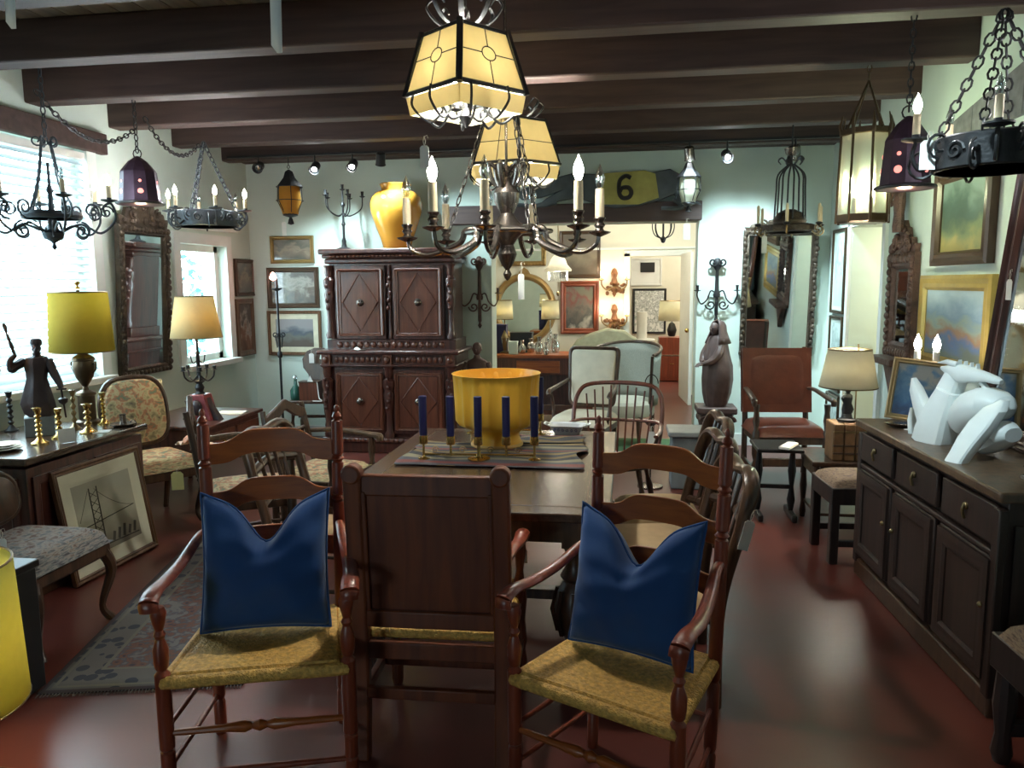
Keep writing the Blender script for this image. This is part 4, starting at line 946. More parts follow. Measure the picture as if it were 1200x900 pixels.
m=MB(); m.tube([(-.115,-.03,.58),(-.135,-.03,.66),(-.16,-.03,.76),(-.175,-.03,.83)],[.008,.014,.008,.012],8); m.ball((-.165,-.03,.80),(.012,.012,.03),8,6); m.build('raised_spear',M['stoneb'],st)
m=MB(); m.tube(bez([(.09,0,.55),(.13,-.03,.44),(.155,-.05,.38),(.165,-.06,.34)],6),[.035,.03,.024,.018],8); m.build('lowered_arm',M['stoneb'],st)
m=MB(); m.tube([(.16,-.06,.38),(.18,-.06,.12)],[.008,.006],8); m.tube([(.13,-.06,.335),(.20,-.06,.335)],.006,6); m.lathe([(.02,.27),(.035,.26),(.03,.235),(.012,.22)],10,TR(.17,-.06,0)); m.build('sword',M['stoneb'],st)
# table lamp with green-yellow drum
def table_lamp(name,lab,p,base,sh,mt,sr0,sr1,sh_h,z_sh,on=None,W=0,col=(1,.75,.4),group=None):
    t=thing(name,lab,'lamp',p,0,group)
    base(t)
    m=MB(); N=40
    m.lathe([(sr0,z_sh),(sr1,z_sh+sh_h)],N); m.f=[q for q in m.f if len(q)==4]
    m.build('lamp_shade',mt,t,smooth=60,solid=.003)
    m=MB(); 
    for r_,z_ in ((sr0,z_sh),(sr1,z_sh+sh_h)): m.tube([(r_*math.cos(a),r_*math.sin(a),z_) for a in [2*PI*k/40 for k in range(40)]],.004,5,closed=True)
    for k in range(3): a=k*2*PI/3; m.tube([(0,0,z_sh+sh_h-.02),(sr1*math.cos(a),sr1*math.sin(a),z_sh+sh_h)],.002,4)
    m.build('shade_trim',M['brassd'],t)
    if on:
        MB().ball((0,0,z_sh+sh_h*.45),(.028,.028,.04)).build('bulb',M[on],t)
        lamp((p[0],p[1],p[2]+z_sh+sh_h*.45),col,W,.04)
    else: MB().ball((0,0,z_sh+sh_h*.45),(.028,.028,.04)).build('bulb',M['blubdull'],t)
    return t
def urn_base(t):
    m=MB(); m.lathe([(.075,0),(.075,.02),(.05,.03),(.05,.18),(.06,.19),(.055,.205),(.02,.22),(.015,.24),(.05,.30),(.068,.36),(.06,.405),(.068,.41),(.064,.425),(.04,.44),(.012,.46),(.01,.85)],20); m.build('urn_base',M['bronze'],t)
    for s in (-1,1): MB().tube(bez([(s*.055,0,.38),(s*.085,0,.395),(s*.08,0,.35),(s*.06,0,.33)],5),.006,6).build('handle',M['bronze'],t)
    m=MB(TR(0,0,.855)); m.lathe([(.012,0),(.014,.01),(.004,.02),(.02,.04),(.004,.05)],10); m.build('finial',M['brass'],t)
table_lamp('table_lamp','bronze urn table lamp with yellow-green drum shade before the blinds',(-3.40,4.39,CZ),urn_base,None,M['shade_yel'],.185,.165,.37,.465)
table_lamp('table_lamp','table lamp with orange drum shade cut by the left picture edge',(-3.50,3.58,CZ),urn_base,None,M['shade_or'],.18,.165,.36,.42,'bulb_warm',10)
# brass candlesticks etc. on the chest
def stick(lab,p,H,r=.045,mt='brass',kn=4,cand=None,rz=0):
    t=thing('candlestick',lab,'candlestick',p,rz,'candlesticks on the window chest')
    pr=[(r,0),(r,.008),(r*.55,.02),(r*.3,.035)]
    for k in range(kn):
        z=.04+(H-.07)*k/kn; d_=(H-.07)/kn; pr+= [(r*.2,z),(r*.42,z+d_*.35),(r*.42,z+d_*.5),(r*.2,z+d_*.85)]
    pr+=[(r*.3,H-.03),(r*.45,H-.01),(r*.5,H),(r*.3,H)]
    MB().lathe(pr,16).build('stem',M[mt],t); MB().lathe([(r*.5,H),(r*.62,H+.004),(r*.3,H+.006),(r*.28,H+.0)],16).build('drip_ring',M[mt],t)
    return t
def onch(px,py,z=CZ): q=at(px,py,Z=z); return (q[0],q[1],z)
cs=[('tall ringed brass candlestick left of the statue pedestal front',(47,520),.20,.045,5),('brass candlestick standing just in front of the bronze warrior',(70,513),.17,.045,3),('bright stout brass candlestick in front of the urn lamp',(104,507),.17,.05,3),('tall brass candlestick nearest the tapestry chair',(122,497),.20,.04,5),('slender candlestick beside the urn lamp foot, left side',(88,503),.24,.035,4)]
for lab,(x,y),H,r_,kn in cs:
    p=onch(x,y); p=(min(p[0],-3.11),p[1],CZ); stick(lab,p,H,r_,'brass' if kn!=4 else 'brassd',kn)
p=onch(3,505); stick('dark bluish candlestick at the extreme left of the chest',(max(p[0],-3.7),p[1],CZ),.24,.04,'iron',5)
# chamber stick with saucer
t=thing('chamberstick','pewter chamber candlestick with wide saucer on far chest corner','candlestick',(-3.12,4.34,CZ))
MB().lathe([(.05,0),(.075,.012),(.078,.018),(.02,.01),(.018,.07),(.022,.075),(.012,.075)],20).build('saucer',M['pewter'],t); MB().tube([(.07+.02*math.cos(a),.0,.02+.02*math.sin(a)) for a in [2*PI*k/10 for k in range(10)]],.003,5,closed=True).build('handle',M['pewter'],t)
# pile of plates at left
for i,(r_,lab) in enumerate(((.085,'lowest brass plate of the stack at the near chest corner'),(.08,'middle brass plate of the stack at the near chest corner'),(.075,'topmost brass plate of the stack at the near chest corner'))):
    tag(MB().lathe([(r_*.6,0),(r_,.010),(r_+.002,.013),(r_*.6,.005),(.0001,.004)],28).build('brass_plate',M['brassd'],loc=(-3.30,3.60,CZ+.001+i*.0125)),lab,'plate','stacked brass plates')
# papers on chest
tag(MB().box((0,0,.002),(.12,.09,.003)).build('price_card',M['tagp'],loc=(-3.14,4.14,CZ),rot=(0,0,.4),bevel=.001),'flat white price card lying at the chest edge beside the brass','card')
q=onch(68,515); c_=tag(MB().prism([(-.045,0),(.045,0),(.045,.08),(-.045,.08)],.002).build('price_card',M['tagp'],loc=(-3.10,q[1]-.08,CZ+.001),rot=(-.12,0,math.radians(60)),smooth=0),'upright white price card propped before the bronze statue','card')
# ---------------- carved tall mirror on left wall
def carved_mirror(name,lab,p,w,h,crest,rz,fm,b=.07,tilt=0,gl='mirror',seed=1,big=1.0,carve=True):
    t=thing(name,lab,'mirror',p,rz); t.rotation_euler=(tilt,0,rz)
    m=MB(); m.frame(w,h,b,.05); m.build('frame',fm,t,smooth=40)
    MB().box((0,-.018,h/2),(w-b*1.6,.006,h-b*1.6)).build('mirror_glass',M[gl],t,smooth=0)
    rnd=random.Random(seed); m=MB()
    n=int((h)/.05)
    for i in range(n):
        z=(i+.5)*h/n
        for s in (-1,1): m.ball((s*(w/2-b*.3+rnd.uniform(-.01,.01)),-.045,z),(rnd.uniform(.018,.028)*big,.016,.026),8,6)
    nb=int(w/.05)
    for i in range(nb): x=-w/2+(i+.5)*w/nb; m.ball((x,-.045,b*.35),(.026,.016,.02*big),8,6); m.ball((x,-.045,h-b*.35),(.026,.016,.022*big),8,6)
    if carve: m.build('carved_border',fm,t,kind='stuff')
    else: q=MB(); q.frame(w-.02,h-.02,b*.4,.06,z0=.01); q.build('outer_moulding',fm,t,smooth=40)
    if crest:
        m=MB(); pr=[(-w*.46,h-.01),(-w*.50,h+crest*.25),(-w*.38,h+crest*.2),(-w*.34,h+crest*.45),(-w*.22,h+crest*.4),(-w*.16,h+crest*.75),(-w*.06,h+crest*.8),(0,h+crest),(w*.06,h+crest*.8),(w*.16,h+crest*.75),(w*.22,h+crest*.4),(w*.34,h+crest*.45),(w*.38,h+crest*.2),(w*.50,h+crest*.25),(w*.46,h-.01)]
        m.prism(pr,.03,TR(0,-.02,0)); 
        for i in range(26):
            x=rnd.uniform(-.42,.42)*w; zz=h+rnd.uniform(.02,max(.05,(1-abs(x)/w*1.9))*crest*.85); m.ball((x,-.042,zz),(rnd.uniform(.018,.035),.018,rnd.uniform(.018,.035)),8,6)
        for s in (-1,1): m.tube(scroll((s*w*.25,-.045,h+crest*.3),.055,.01,PI/2 if s>0 else PI/2,1.4*s,n=18),.011,6)
        m.build('crest',fm,t,kind='stuff')
    return t
carved_mirror('carved_mirror','tall narrow wall mirror in carved dark gilt frame between the two windows',(XL+.004,5.80,.90),.66,1.20,.30,PI/2,M['giltdark'],b=.075,tilt=math.radians(3),seed=4)
# carved lower apron of the mirror: bronze flower swag
# ---------------- tapestry chair
M['tapestry']=art('floral_tapestry',[(.3,(.10,.08,.06)),(.42,(.32,.28,.15)),(.5,(.5,.42,.24)),(.57,(.42,.18,.10)),(.66,(.16,.2,.13))],9,1.5,seed=2,coordmix=.1,rough=.9)
M['tapblue']=art('blue_grey_tapestry',[(.3,(.05,.045,.05)),(.45,(.12,.13,.14)),(.55,(.24,.22,.20)),(.66,(.11,.07,.06))],14,1.5,seed=5,coordmix=.1,rough=.9)
def upholstered_chair(name,lab,p,rz,back_h=1.0,w=.56,sm=None,bm_=None,fr=None,oval=True,arms=False,seat_z=.45,back_shape='oval',cat='chair',d=.5):
    t=thing(name,lab,cat,p,rz); fr=fr or M['oak']; sm=sm or M['tapestry']; bm_=bm_ or sm
    for sx in (-1,1):
        MB().tube(bez([(sx*(w/2-.04),-d/2+.04,seat_z-.09),(sx*(w/2-.02),-d/2+.01,.25),(sx*(w/2-.05),-d/2+.05,.08),(sx*(w/2-.03),-d/2+.02,.0)],5),[.03,.026,.016,.022],8).build('leg',fr,t)
        MB().tube([(sx*(w/2-.05),d/2-.03,seat_z-.06),(sx*(w/2-.06),d/2+.06,0)],[.024,.018],8).build('leg',fr,t)
    MB().box((0,0,seat_z-.09),(w-.02,d-.02,.07)).build('seat_frame',fr,t,bevel=.01)
    m=MB(); m.grid(lambda u,v:((u-.5)*w,(v-.5)*d,seat_z-.06+.09*(max(0,1-abs(2*u-1)**6)**.5)*(max(0,1-abs(2*v-1)**6)**.5)),16,16); m.grid(lambda u,v:((u-.5)*w,(v-.5)*d,seat_z-.062),1,1); m.build('seat_cushion',sm,t,smooth=70)
    B=[];N=28; hb=back_h-seat_z-.06; cz=seat_z+.08+hb/2-.02
    def outline(sc,y):
        o=[]
        for k in range(N):
            a=2*PI*k/N; e=.55 if back_shape=='oval' else .16
            x=math.copysign(abs(math.cos(a))**e,math.cos(a))*(w/2-.03)*sc; z=math.copysign(abs(math.sin(a))**(e if math.sin(a)<0 or back_shape!='oval' else .85),math.sin(a))*hb/2*(1-(1-sc)*.7)
            if back_shape=='trap': x*=.88+.12*(z/(hb/2)*.5+.5)
            o.append((x,y+ (cz+z-seat_z)*.18,cz+z))
        return o
    y=d/2-.04
    m=MB(); m.loft([outline(.86,y-.035),outline(.92,y-.028),outline(.94,y-.0),outline(.94,y+.03),outline(.86,y+.035)]); m.build('back_cushion',bm_,t,smooth=60)
    m=MB(); m.tube(outline(1.0,y),.02,8,closed=True); m.build('back_frame',fr,t)
    if arms:
        for sx in (-1,1):
            MB().tube(bez([(sx*(w/2-.03),y+.03,seat_z+.28),(sx*(w/2+.01),0,seat_z+.24),(sx*(w/2+.02),-d/2+.10,seat_z+.22),(sx*(w/2+.01),-d/2+.07,seat_z+.19)],6),[.018,.02,.024,.022],8).build('armrest',fr,t)
            MB().tube(bez([(sx*(w/2+.01),-d/2+.12,seat_z+.21),(sx*(w/2-.0),-d/2+.15,seat_z+.1),(sx*(w/2-.02),-d/2+.12,seat_z-.05)],5),.016,8).build('arm_support',fr,t)
    return t
upholstered_chair('tapestry_chair','floral tapestry chair with rounded back wedged behind the window chest',(-3.22,4.76,0),math.radians(55),.98,.50)
hanging_tag((-2.86,4.47,.45),.075,.12,math.radians(20),'yellow tag hanging at the front of the tapestry chair seat','tagy',string=.02)
upholstered_chair('tapestry_side_chair','side chair with worn blue-grey tapestry seat beside the near end of chest',(-2.72,3.04,0),math.radians(90),.74,.52,sm=M['tapblue'],bm_=M['oak'],cat='chair')
q=at(25,622,Y=2.75); hanging_tag((-2.62,2.80,.60),.035,.10,.3,'curled white tag lying over the blue-grey chair seat')
# peach silk flower bow
fl=thing('silk_flower','peach silk bow flower resting on the tapestry chair arm side','flower',(-2.93,4.76,.515))
m=MB(); rnd=random.Random(8)
for i in range(16):
    a=rnd.uniform(0,6.3); e=rnd.uniform(.2,1.3); c_=Vector((math.cos(a)*math.cos(e),math.sin(a)*math.cos(e),math.sin(e)))
    m.ball(tuple(c_*.035+Vector((0,0,.05))),(.034,.034,.010),10,6,c_.to_track_quat('Z','Y').to_matrix().to_4x4())
m.build('blossom',plain('peach_silk',(.75,.33,.2),.6,var=.15),fl)
for s,a in ((1,.3),(-1,2.6),(1,.9)):
    o=MB().grid(lambda u,v:(.03+u*.15,(v-.5)*.06*(1-.3*u),.04-.02*u+.012*math.sin(u*12)),10,3).build('ribbon',plain('peach_gauze',(.6,.42,.32),.7),fl,rot=(0,0,a),solid=.002)
MB().tube([(0,0,.0),(.0,0,.05)],.006,6).build('stem',M['oak'],fl)
# ---------------- low desk with candelabra lamp
t=thing('low_desk','dark red-brown low desk with flat top under the narrow window','desk',(-3.36,5.54,0)); DZ=.60
MB().box((0,0,DZ-.015),(.72,.86,.03)).build('desk_top',M['carved'],t,bevel=.006)
MB().box((0,0,DZ-.15),(.66,.80,.24)).build('case',M['carved'],t,bevel=.004)
for y in (-.2,.2):
    d_=MB().box((.335,y,DZ-.15),(.02,.36,.16)).build('drawer',M['carved_lt'],t,bevel=.004); MB().ball((.355,y,DZ-.15),.014).build('knob',M['brass'],d_)
for sx in (-1,1):
    for sy in (-1,1): MB().turn((sx*.3,sy*.37,0),(sx*.3,sy*.37,DZ-.27),[(.018,0),(.028,.1),(.018,.2),(.03,.6),(.02,.8),(.03,1)],10).build('leg',M['carved'],t)
def cand_base(t):
    m=MB(); m.prism([(-.115,0),(.115,0),(.06,.20),(-.06,.20)],.12); m.build('red_marble_plinth',M['pink'],t,bevel=.008)
    m=MB()
    m.prism([(.05,.0),(.17,.0),(.15,.03),(.09,.12),(.06,.19),(.05,.19)],.06); m.prism([(-.05,.0),(-.14,.0),(-.12,.05),(-.08,.15),(-.06,.16)],.06); m.ball((0,-.065,.10),(.05,.03,.06),12,8); m.build('plinth_mount',M['stoneb'],t,bevel=.004)
    m=MB(TR(0,0,.20)); m.lathe([(.04,0),(.025,.02),(.035,.05),(.02,.08),(.045,.10),(.015,.12),(.013,.30),(.02,.31),(.01,.33),(.008,.62)],14); m.build('stem',M['iron'],t)
    for k in range(5):
        a=2*PI*k/5+.3; r_=.115; dx,dy=math.cos(a)*r_,math.sin(a)*r_
        MB(TR(0,0,.20)).tube(bez([(0,0,.15),(dx*.5,dy*.5,.10),(dx*.9,dy*.9,.13),(dx,dy,.18)],5),.006,6).build('arm',M['iron'],t)
        MB(TR(dx,dy,.38)).lathe([(.006,0),(.024,.004),(.012,.01),(.015,.035),(.01,.035)],10).build('candle_cup',M['iron'],t)
    for k in range(3):
        a=2*PI*k/3; r_=.06; dx,dy=math.cos(a)*r_,math.sin(a)*r_
        MB(TR(0,0,.20)).tube(bez([(0,0,.26),(dx*.7,dy*.7,.24),(dx,dy,.30)],5),.005,6).build('arm',M['iron'],t)
table_lamp('table_lamp','candelabra table lamp with glowing cream shade on a red plinth',(-3.22,5.40,DZ),cand_base,None,M['shade_cream'],.185,.135,.31,.63,'bulb_warm',42)
pk=picture('small portrait in cream frame leaning on the low desk by the window','picture',(-3.62,5.42,DZ),.2,.30,M['fpale'],art('small_portrait',[(.3,(.03,.02,.02)),(.5,(.08,.05,.04)),(.6,(.35,.25,.2))],4,1,seed=11),b=.03)
pk.rotation_euler=(math.radians(-14),0,math.radians(62))
tag(MB().box((0,0,.004),(.22,.16,.008)).build('paper_sheet',M['tagp'],loc=(-3.14,5.70,DZ),rot=(0,0,.1),smooth=0),'white paper lying at the far end of the low desk','paper')
# ---------------- foreground left: lamp and dark cabinet
t=thing('low_cabinet','plain near-black cabinet standing behind the glowing lemon-yellow lamp shade','cabinet',(-2.56,2.47,0))
MB().box((0,0,.27),(.50,.30,.50)).build('case',M['black'],t,bevel=.006); MB().box((0,0,.535),(.52,.32,.03)).build('cabinet_top',M['black'],t,bevel=.005)
for s in (-1,1): d_=MB().box((s*.125,-.155,.28),(.235,.015,.44)).build('door',M['black'],t,bevel=.004); MB().ball((s*.03,-.17,.4),.012).build('knob',M['brassd'],d_)
def low_base(t): MB().lathe([(.13,0),(.13,.02),(.04,.04),(.05,.14),(.08,.22),(.05,.30),(.015,.33),(.012,.52)],24).build('ceramic_base',plain('dark_ceramic',(.05,.04,.03),.3),t)
table_lamp('floor_standing_lamp','lemon-yellow tall drum shade lamp at the lower left edge',(-2.02,1.90,.05),low_base,None,M['shade_lem'],.215,.20,.44,.31,'bulb_warm',42,(1,.9,.55))
tag(MB().box((0,0,.025),(.36,.36,.05)).build('lamp_plinth',M['oak'],loc=(-2.02,1.90,0),bevel=.006),'low dark plinth under the lemon-yellow lamp','plinth')
def bulb_candle(t,x,y,z,h,r,on,bm_='candlew'):
    m=MB(TR(x,y,z)); m.lathe([(r,0),(r*1.02,h*.5),(r*.95,h),(r*.5,h)],12); c=m.build('candle',M[bm_],t)
    m=MB(TR(x,y,z+h)); m.lathe([(r*.45,0),(r*.95,r*1.1),(r*1.15,r*2.2),(r*.8,r*3.6),(r*.25,r*4.8),(.0005,r*5.4)],12)
    m.build('bulb',M['bulb_on'] if on else M['clearbulb'],c)
M['clearbulb']=glass('clear_bulb_glass',(.9,.97,1),.05,.45)
# ---- brass chandelier over the table
cx,cy=-.54,3.50; zr=1.85
t=thing('brass_chandelier','many-armed old brass chandelier with ivory candles hanging over the dining table','chandelier',(cx,cy,zr))
m=MB(); m.lathe([(.001,-.22),(.012,-.21),(.02,-.19),(.01,-.17),(.03,-.14),(.045,-.10),(.03,-.06),(.05,-.03),(.085,.0),(.085,.02),(.05,.05),(.03,.08),(.055,.13),(.06,.17),(.035,.21),(.02,.24),(.03,.26),(.012,.29)],20); m.build('body',M['pewter'],t)
MB().tube([(.20*math.cos(a),.20*math.sin(a),0.0) for a in [2*PI*k/6 for k in range(6)]],.011,8,closed=True).build('ring',M['pewter'],t)
angs=[183,238,266,318,337,50,80,110,140]; lit={238,318}
for a in angs:
    r_=.46 if a not in (80,266) else .40; A=math.radians(a); c,s=math.cos(A),math.sin(A); zc=-.02 if a not in (238,318,266) else .0
    pts=bez([(c*.05,s*.05,.0),(c*.18,s*.18,.01),(c*.22,s*.22,-.05),(c*(r_-.1),s*(r_-.1),-.10),(c*(r_-.02),s*(r_-.02),-.075),(c*r_,s*r_,zc-.005)],7)
    MB().tube(pts,[.012,.015,.012,.010,.009],8).build('arm',M['pewter'],t)
    MB(TR(c*r_,s*r_,zc)).lathe([(.008,-.02),(.045,-.005),(.048,.0),(.02,.006),(.015,.015),(.024,.028),(.016,.04),(.026,.055),(.024,.06),(.012,.06)],16).build('candle_cup',M['pewter'],t)
    bulb_candle(t,c*r_,s*r_,zc+.058,.12,.019,a in lit)
    if a in lit: lamp((cx+c*r_,cy+s*r_,zr+zc+.24),(.95,.97,.95),14,.02)
for k in range(3):
    A=k*2*PI/3+PI; c,s=math.cos(A),math.sin(A); m=MB(); chain_mb(m,(c*.25 if k else c*.27,s*.2,.0),(0,0,.78),0,.055,.0028,.009); m.build('chain',M['pewter'],t)
MB().tube([(0,0,.28),(0,0,BZ-zr+.2)],.006,6).build('rod',M['pewter'],t)
for k in range(6):
    A=k*PI/3+.3; MB().tube(bez([(.03*math.cos(A),.03*math.sin(A),.27),(.08*math.cos(A),.08*math.sin(A),.30),(.07*math.cos(A),.07*math.sin(A),.24),(.05*math.cos(A),.05*math.sin(A),.2)],5),[.008,.012,.008],6).build('acanthus_leaf',M['pewter'],t)
hanging_tag((cx+.07,cy-.05,zr-.14),.028,.115,0,'long white tag hanging under the brass chandelier body',string=.05)
# ---- mica shade chandeliers
def mica(lab,p,n,r0,r1,h,rot,skirt,rope,deco):
    """p = centre of the shade's bottom edge"""
    t=thing('lantern_chandelier',lab,'chandelier',p,0,'mica shade chandeliers')
    t.rotation_euler=(0,0,rot)
    P=[(math.cos(2*PI*k/n),math.sin(2*PI*k/n)) for k in range(n)]
    lvl=[(r1,h),(r0,0),(r0*.97,-skirt)]
    for k in range(n):
        a,b=P[k],P[(k+1)%n]
        MB().add([(a[0]*r0,a[1]*r0,0),(b[0]*r0,b[1]*r0,0),(b[0]*r1,b[1]*r1,h),(a[0]*r1,a[1]*r1,h)],[(0,1,2,3)]).build('mica_panel',M['amber'],t,smooth=0,solid=.004)
        MB().tube([(a[0]*r0*1.01,a[1]*r0*1.01,-.01),(a[0]*r1*1.01,a[1]*r1*1.01,h+.01)],.014 if n==4 else .008,6).build('corner_bar',M['iron'],t)
        g=.93; MB().add([(a[0]*r0*.99,a[1]*r0*.99,-.012),(b[0]*r0*.99,b[1]*r0*.99,-.012),(b[0]*r0*g,b[1]*r0*g,-skirt*.72),(a[0]*r0*g,a[1]*r0*g,-skirt*.72)],[(0,1,2,3)]).build('skirt_panel',M['amber'],t,smooth=0,solid=.003)
        m=MB()
        def q(u,v):
            R_=r0+(r1-r0)*v; return ((a[0]*(1-u)+b[0]*u)*R_*1.012,(a[1]*(1-u)+b[1]*u)*R_*1.012,h*v)
        if deco:
            rr=.12
            m.tube([q(.5+rr*math.cos(x),.55+rr*1.0*math.sin(x)) for x in [2*PI*i/16 for i in range(16)]],.0028,5,closed=True)
            for s0,s1 in (((.5,1),(.5,.67)),((.5,0),(.5,.43)),((0,.55),(.38,.55)),((.62,.55),(1,.55))): m.tube([q(*s0),q(*s1)],.0025,5)
        else:
            m.tube([q(0,.48),q(1,.48)],.0025,5)
            if k%2: m.tube([q(.5,0),q(.5,1)],.0025,5)
        m.build('lead_line',M['iron'],t)
    for z,rr in ((0,r0),(h,r1)):
        MB().tube([(x*rr*1.01,y*rr*1.01,z) for x,y in P],.009,6,closed=True).build('rim',M['iron'],t)
    # scroll basket under the shade, with candle cups
    for k in range(n*2):
        A=2*PI*k/(n*2)+.2; R_=r0*(.86 if n==4 else .9)
        pts=bez([(R_,0,0),(R_*1.02,0,-skirt*.5),(R_*.7,0,-skirt),(R_*.45,0,-skirt*.6),(R_*.55,0,-skirt*.35),(R_*.66,0,-skirt*.6)],6)
        MB().tube(rot_pts(pts,A),.0055,6).build('scroll',M['iron'],t)
    MB().lathe([(.002,-skirt-.02),(.02,-skirt),(.03,-skirt*.8),(.012,-skirt*.5),(.012,h*.9)],10).build('stem',M['iron'],t)
    for k in range(4):
        A=PI/2*k+.5; r_=r0*.42; x,y=r_*math.cos(A),r_*math.sin(A)
        MB().tube(bez([(0,0,-skirt*.6),(x*.6,y*.6,-skirt*.9),(x,y,-skirt*.45)],6),.005,6).build('arm',M['iron'],t)
        MB(TR(x,y,-skirt*.45)).lathe([(.006,0),(.03,.01),(.012,.014),(.014,.03)],10).build('candle_cup',M['iron'],t)
        bulb_candle(t,x,y,-skirt*.45+.03,.05,.011,True)
    # crown
    for k in range(8):
        A=2*PI*k/8; MB().tube(rot_pts(bez([(.03,0,h+.02),(r1*.6,0,h+.04),(r1*.9,0,h+.10),(r1*.75,0,h+.13),(r1*.6,0,h+.10)],6),A),[.006,.012,.008,.005],6,flat=.5).build('crown_leaf',M['iron'],t)
    m=MB(); chain_mb(m,(0,0,h*.9),(0,0,rope),0,.05,.004,.012); m.build('chain',M['iron'],t)
    lamp((p[0],p[1],p[2]+h*.35),(.97,.98,.88),140,.05)
    return t
q=at(555,108,Y=2.90); mica('square mica and iron lantern chandelier, topmost and nearest over the table',(q[0]-.075,3.12,at(555,110,Y=3.12)[2]),4,.24,.165,.225,math.radians(-84),.11,.62,True)
q=at(608,196,Y=4.82); mica('hexagonal amber mica shade chandelier behind the square lantern',(q[0]-.03,4.82,q[2]+.0),6,.30,.205,.26,math.radians(-75),.12,.5,False)
q=at(493,158,Y=3.0); hanging_tag((q[0],3.05,at(493,160,Y=3.05)[2]),.036,.085,0,'white tag hanging from the square lantern chandelier',string=.035)
# ---- iron scroll chandelier before the blinds
def scroll_chand(lab,p,R,n,top,lit=(),band=False,mt=None,candle='candlew'):
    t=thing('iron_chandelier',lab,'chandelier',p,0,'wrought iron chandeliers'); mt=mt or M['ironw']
    MB().lathe([(R*.45,-.02),(R*.47,0),(R*.45,.02),(R*.42,.02),(R*.42,-.02)],32).build('ring',mt,t)
    m=MB(); m.lathe([(.001,-.20),(.014,-.185),(.006,-.16),(.05,-.13),(.06,-.10),(.03,-.08),(.02,0),(.012,.12),(.02,.14),(.008,.18),(.008,.3)],12); m.build('stem',mt,t)
    for k in range(n):
        A=2*PI*k/n+.35; 
        pts=bez([(R*.1,0,-.10),(R*.45,0,-.05),(R*.75,0,-.10),(R*1.0,0,-.02),(R*.95,0,.07),(R*.82,0,.05),(R*.85,0,-.0)],6); MB().tube(rot_pts(pts,A),.007,6).build('arm',mt,t)
        c,s=math.cos(A),math.sin(A)
        MB(TR(c*R*.92,s*R*.92,.075)).lathe([(.006,0),(.045,.012),(.045,.018),(.012,.018),(.013,.03)],12).build('drip_pan',mt,t)
        bulb_candle(t,c*R*.92,s*R*.92,.105,.07,.012,k in lit,candle)
        if k in lit: lamp((p[0]+c*R*.92,p[1]+s*R*.92,p[2]+.22),(.93,.97,1),10,.02)
        MB().tube(rot_pts(scroll((R*.62,0,.03),.055,.008,-PI/2,1.6,n=20),A+.2),.006,5).build('scroll',mt,t)
        MB().tube(rot_pts(scroll((R*.50,0,-.09),.05,.008,PI/2,-1.5,n=20),A-.2),.006,5).build('scroll',mt,t)
        MB().tube(rot_pts(scroll((R*.86,0,.02),.04,.006,0,1.5,n=18),A),.005,5).build('scroll',mt,t)
    for k in range(4):
        A=PI/2*k; MB().tube(rot_pts(bez([(R*.44,0,0),(R*.22,0,.2),(.03,0,.42)],5),A),.006,6).build('strap',mt,t)
    for k in range(5): MB().tube(rot_pts(scroll((.045,0,.42),.035,.008,PI,1.2,n=14),2*PI*k/5),.005,5).build('scroll',mt,t)
    m=MB(); chain_mb(m,(0,0,.40),(0,0,top),0,.05,.004,.013); m.build('chain',mt,t)
    return t
scroll_chand('iron scroll chandelier hanging in front of the white blinds',(-3.30,4.10,2.03),.34,6,BZ-2.03+.1,lit=(0,1),)
def band_chand(lab,p,R,top,n,lit,mt,band_h=.10,chains=3,cr=.01,tilt=0):
    t=thing('iron_chandelier',lab,'chandelier',p,0,'wrought iron chandeliers')
    m=MB(); m.lathe([(R,-band_h/2),(R+.006,-band_h/2+.006),(R+.006,band_h/2-.006),(R,band_h/2),(R-.008,band_h/2),(R-.008,-band_h/2)],36); m.build('band',mt,t)
    rnd=random.Random(5); 
    for k in range(n):
        A=2*PI*k/n+tilt; c,s=math.cos(A),math.sin(A)
        MB().tube(rot_pts(bez([(R,0,-.02),(R+.05,0,-.05),(R+.08,0,.0),(R+.07,0,.05)],5),A),.008,6).build('arm',mt,t)
        MB(TR(c*(R+.07),s*(R+.07),.05)).lathe([(.008,0),(.05,.01),(.05,.016),(.014,.016),(.015,.03)],14).build('drip_pan',mt,t)
        bulb_candle(t,c*(R+.07),s*(R+.07),.08,.075,.014,k in lit)
        if k in lit: lamp((p[0]+c*(R+.07),p[1]+s*(R+.07),p[2]+.2),(.97,.98,1),16,.02)
        A2=A+PI/n; MB().tube(rot_pts(scroll((R+.03,0,-.03),.06,.01,PI/2,-1.5,n=18),A2+.35),.006,5).build('scroll',mt,t); MB().tube(rot_pts(scroll((R+.02,0,.03),.05,.01,-PI/2,1.5,n=18),A2-.3),.006,5).build('scroll',mt,t); MB().tube(rot_pts([(R+.012,y,z) for y,z in [(.035*math.cos(x)*(1-x/12),.035*math.sin(x)*(1-x/12)) for x in [i*.6 for i in range(16)]]],A2),.006,5).build('scroll',mt,t)
    m=MB(); m.tube([(-R,0,-.02),(R,0,-.02)],.006,6); m.tube([(0,-R,-.02),(0,R,-.02)],.006,6); m.build('cross_bar',mt,t)
    for k in range(chains):
        A=2*PI*k/chains+tilt+.4; m=MB(); chain_mb(m,(R*math.cos(A),R*math.sin(A),band_h/2),(0,0,top),0,.05,.0045,.016); m.build('chain',mt,t)
    return t
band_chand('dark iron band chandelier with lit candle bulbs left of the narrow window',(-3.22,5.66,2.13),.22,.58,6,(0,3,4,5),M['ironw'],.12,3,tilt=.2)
q=at(1166,180,Y=3.14); band_chand('heavy black iron band chandelier on thick chains at the upper right',(q[0],3.14,q[2]),.20,.50,5,(2,4),M['iron'],.12,4,tilt=.55)
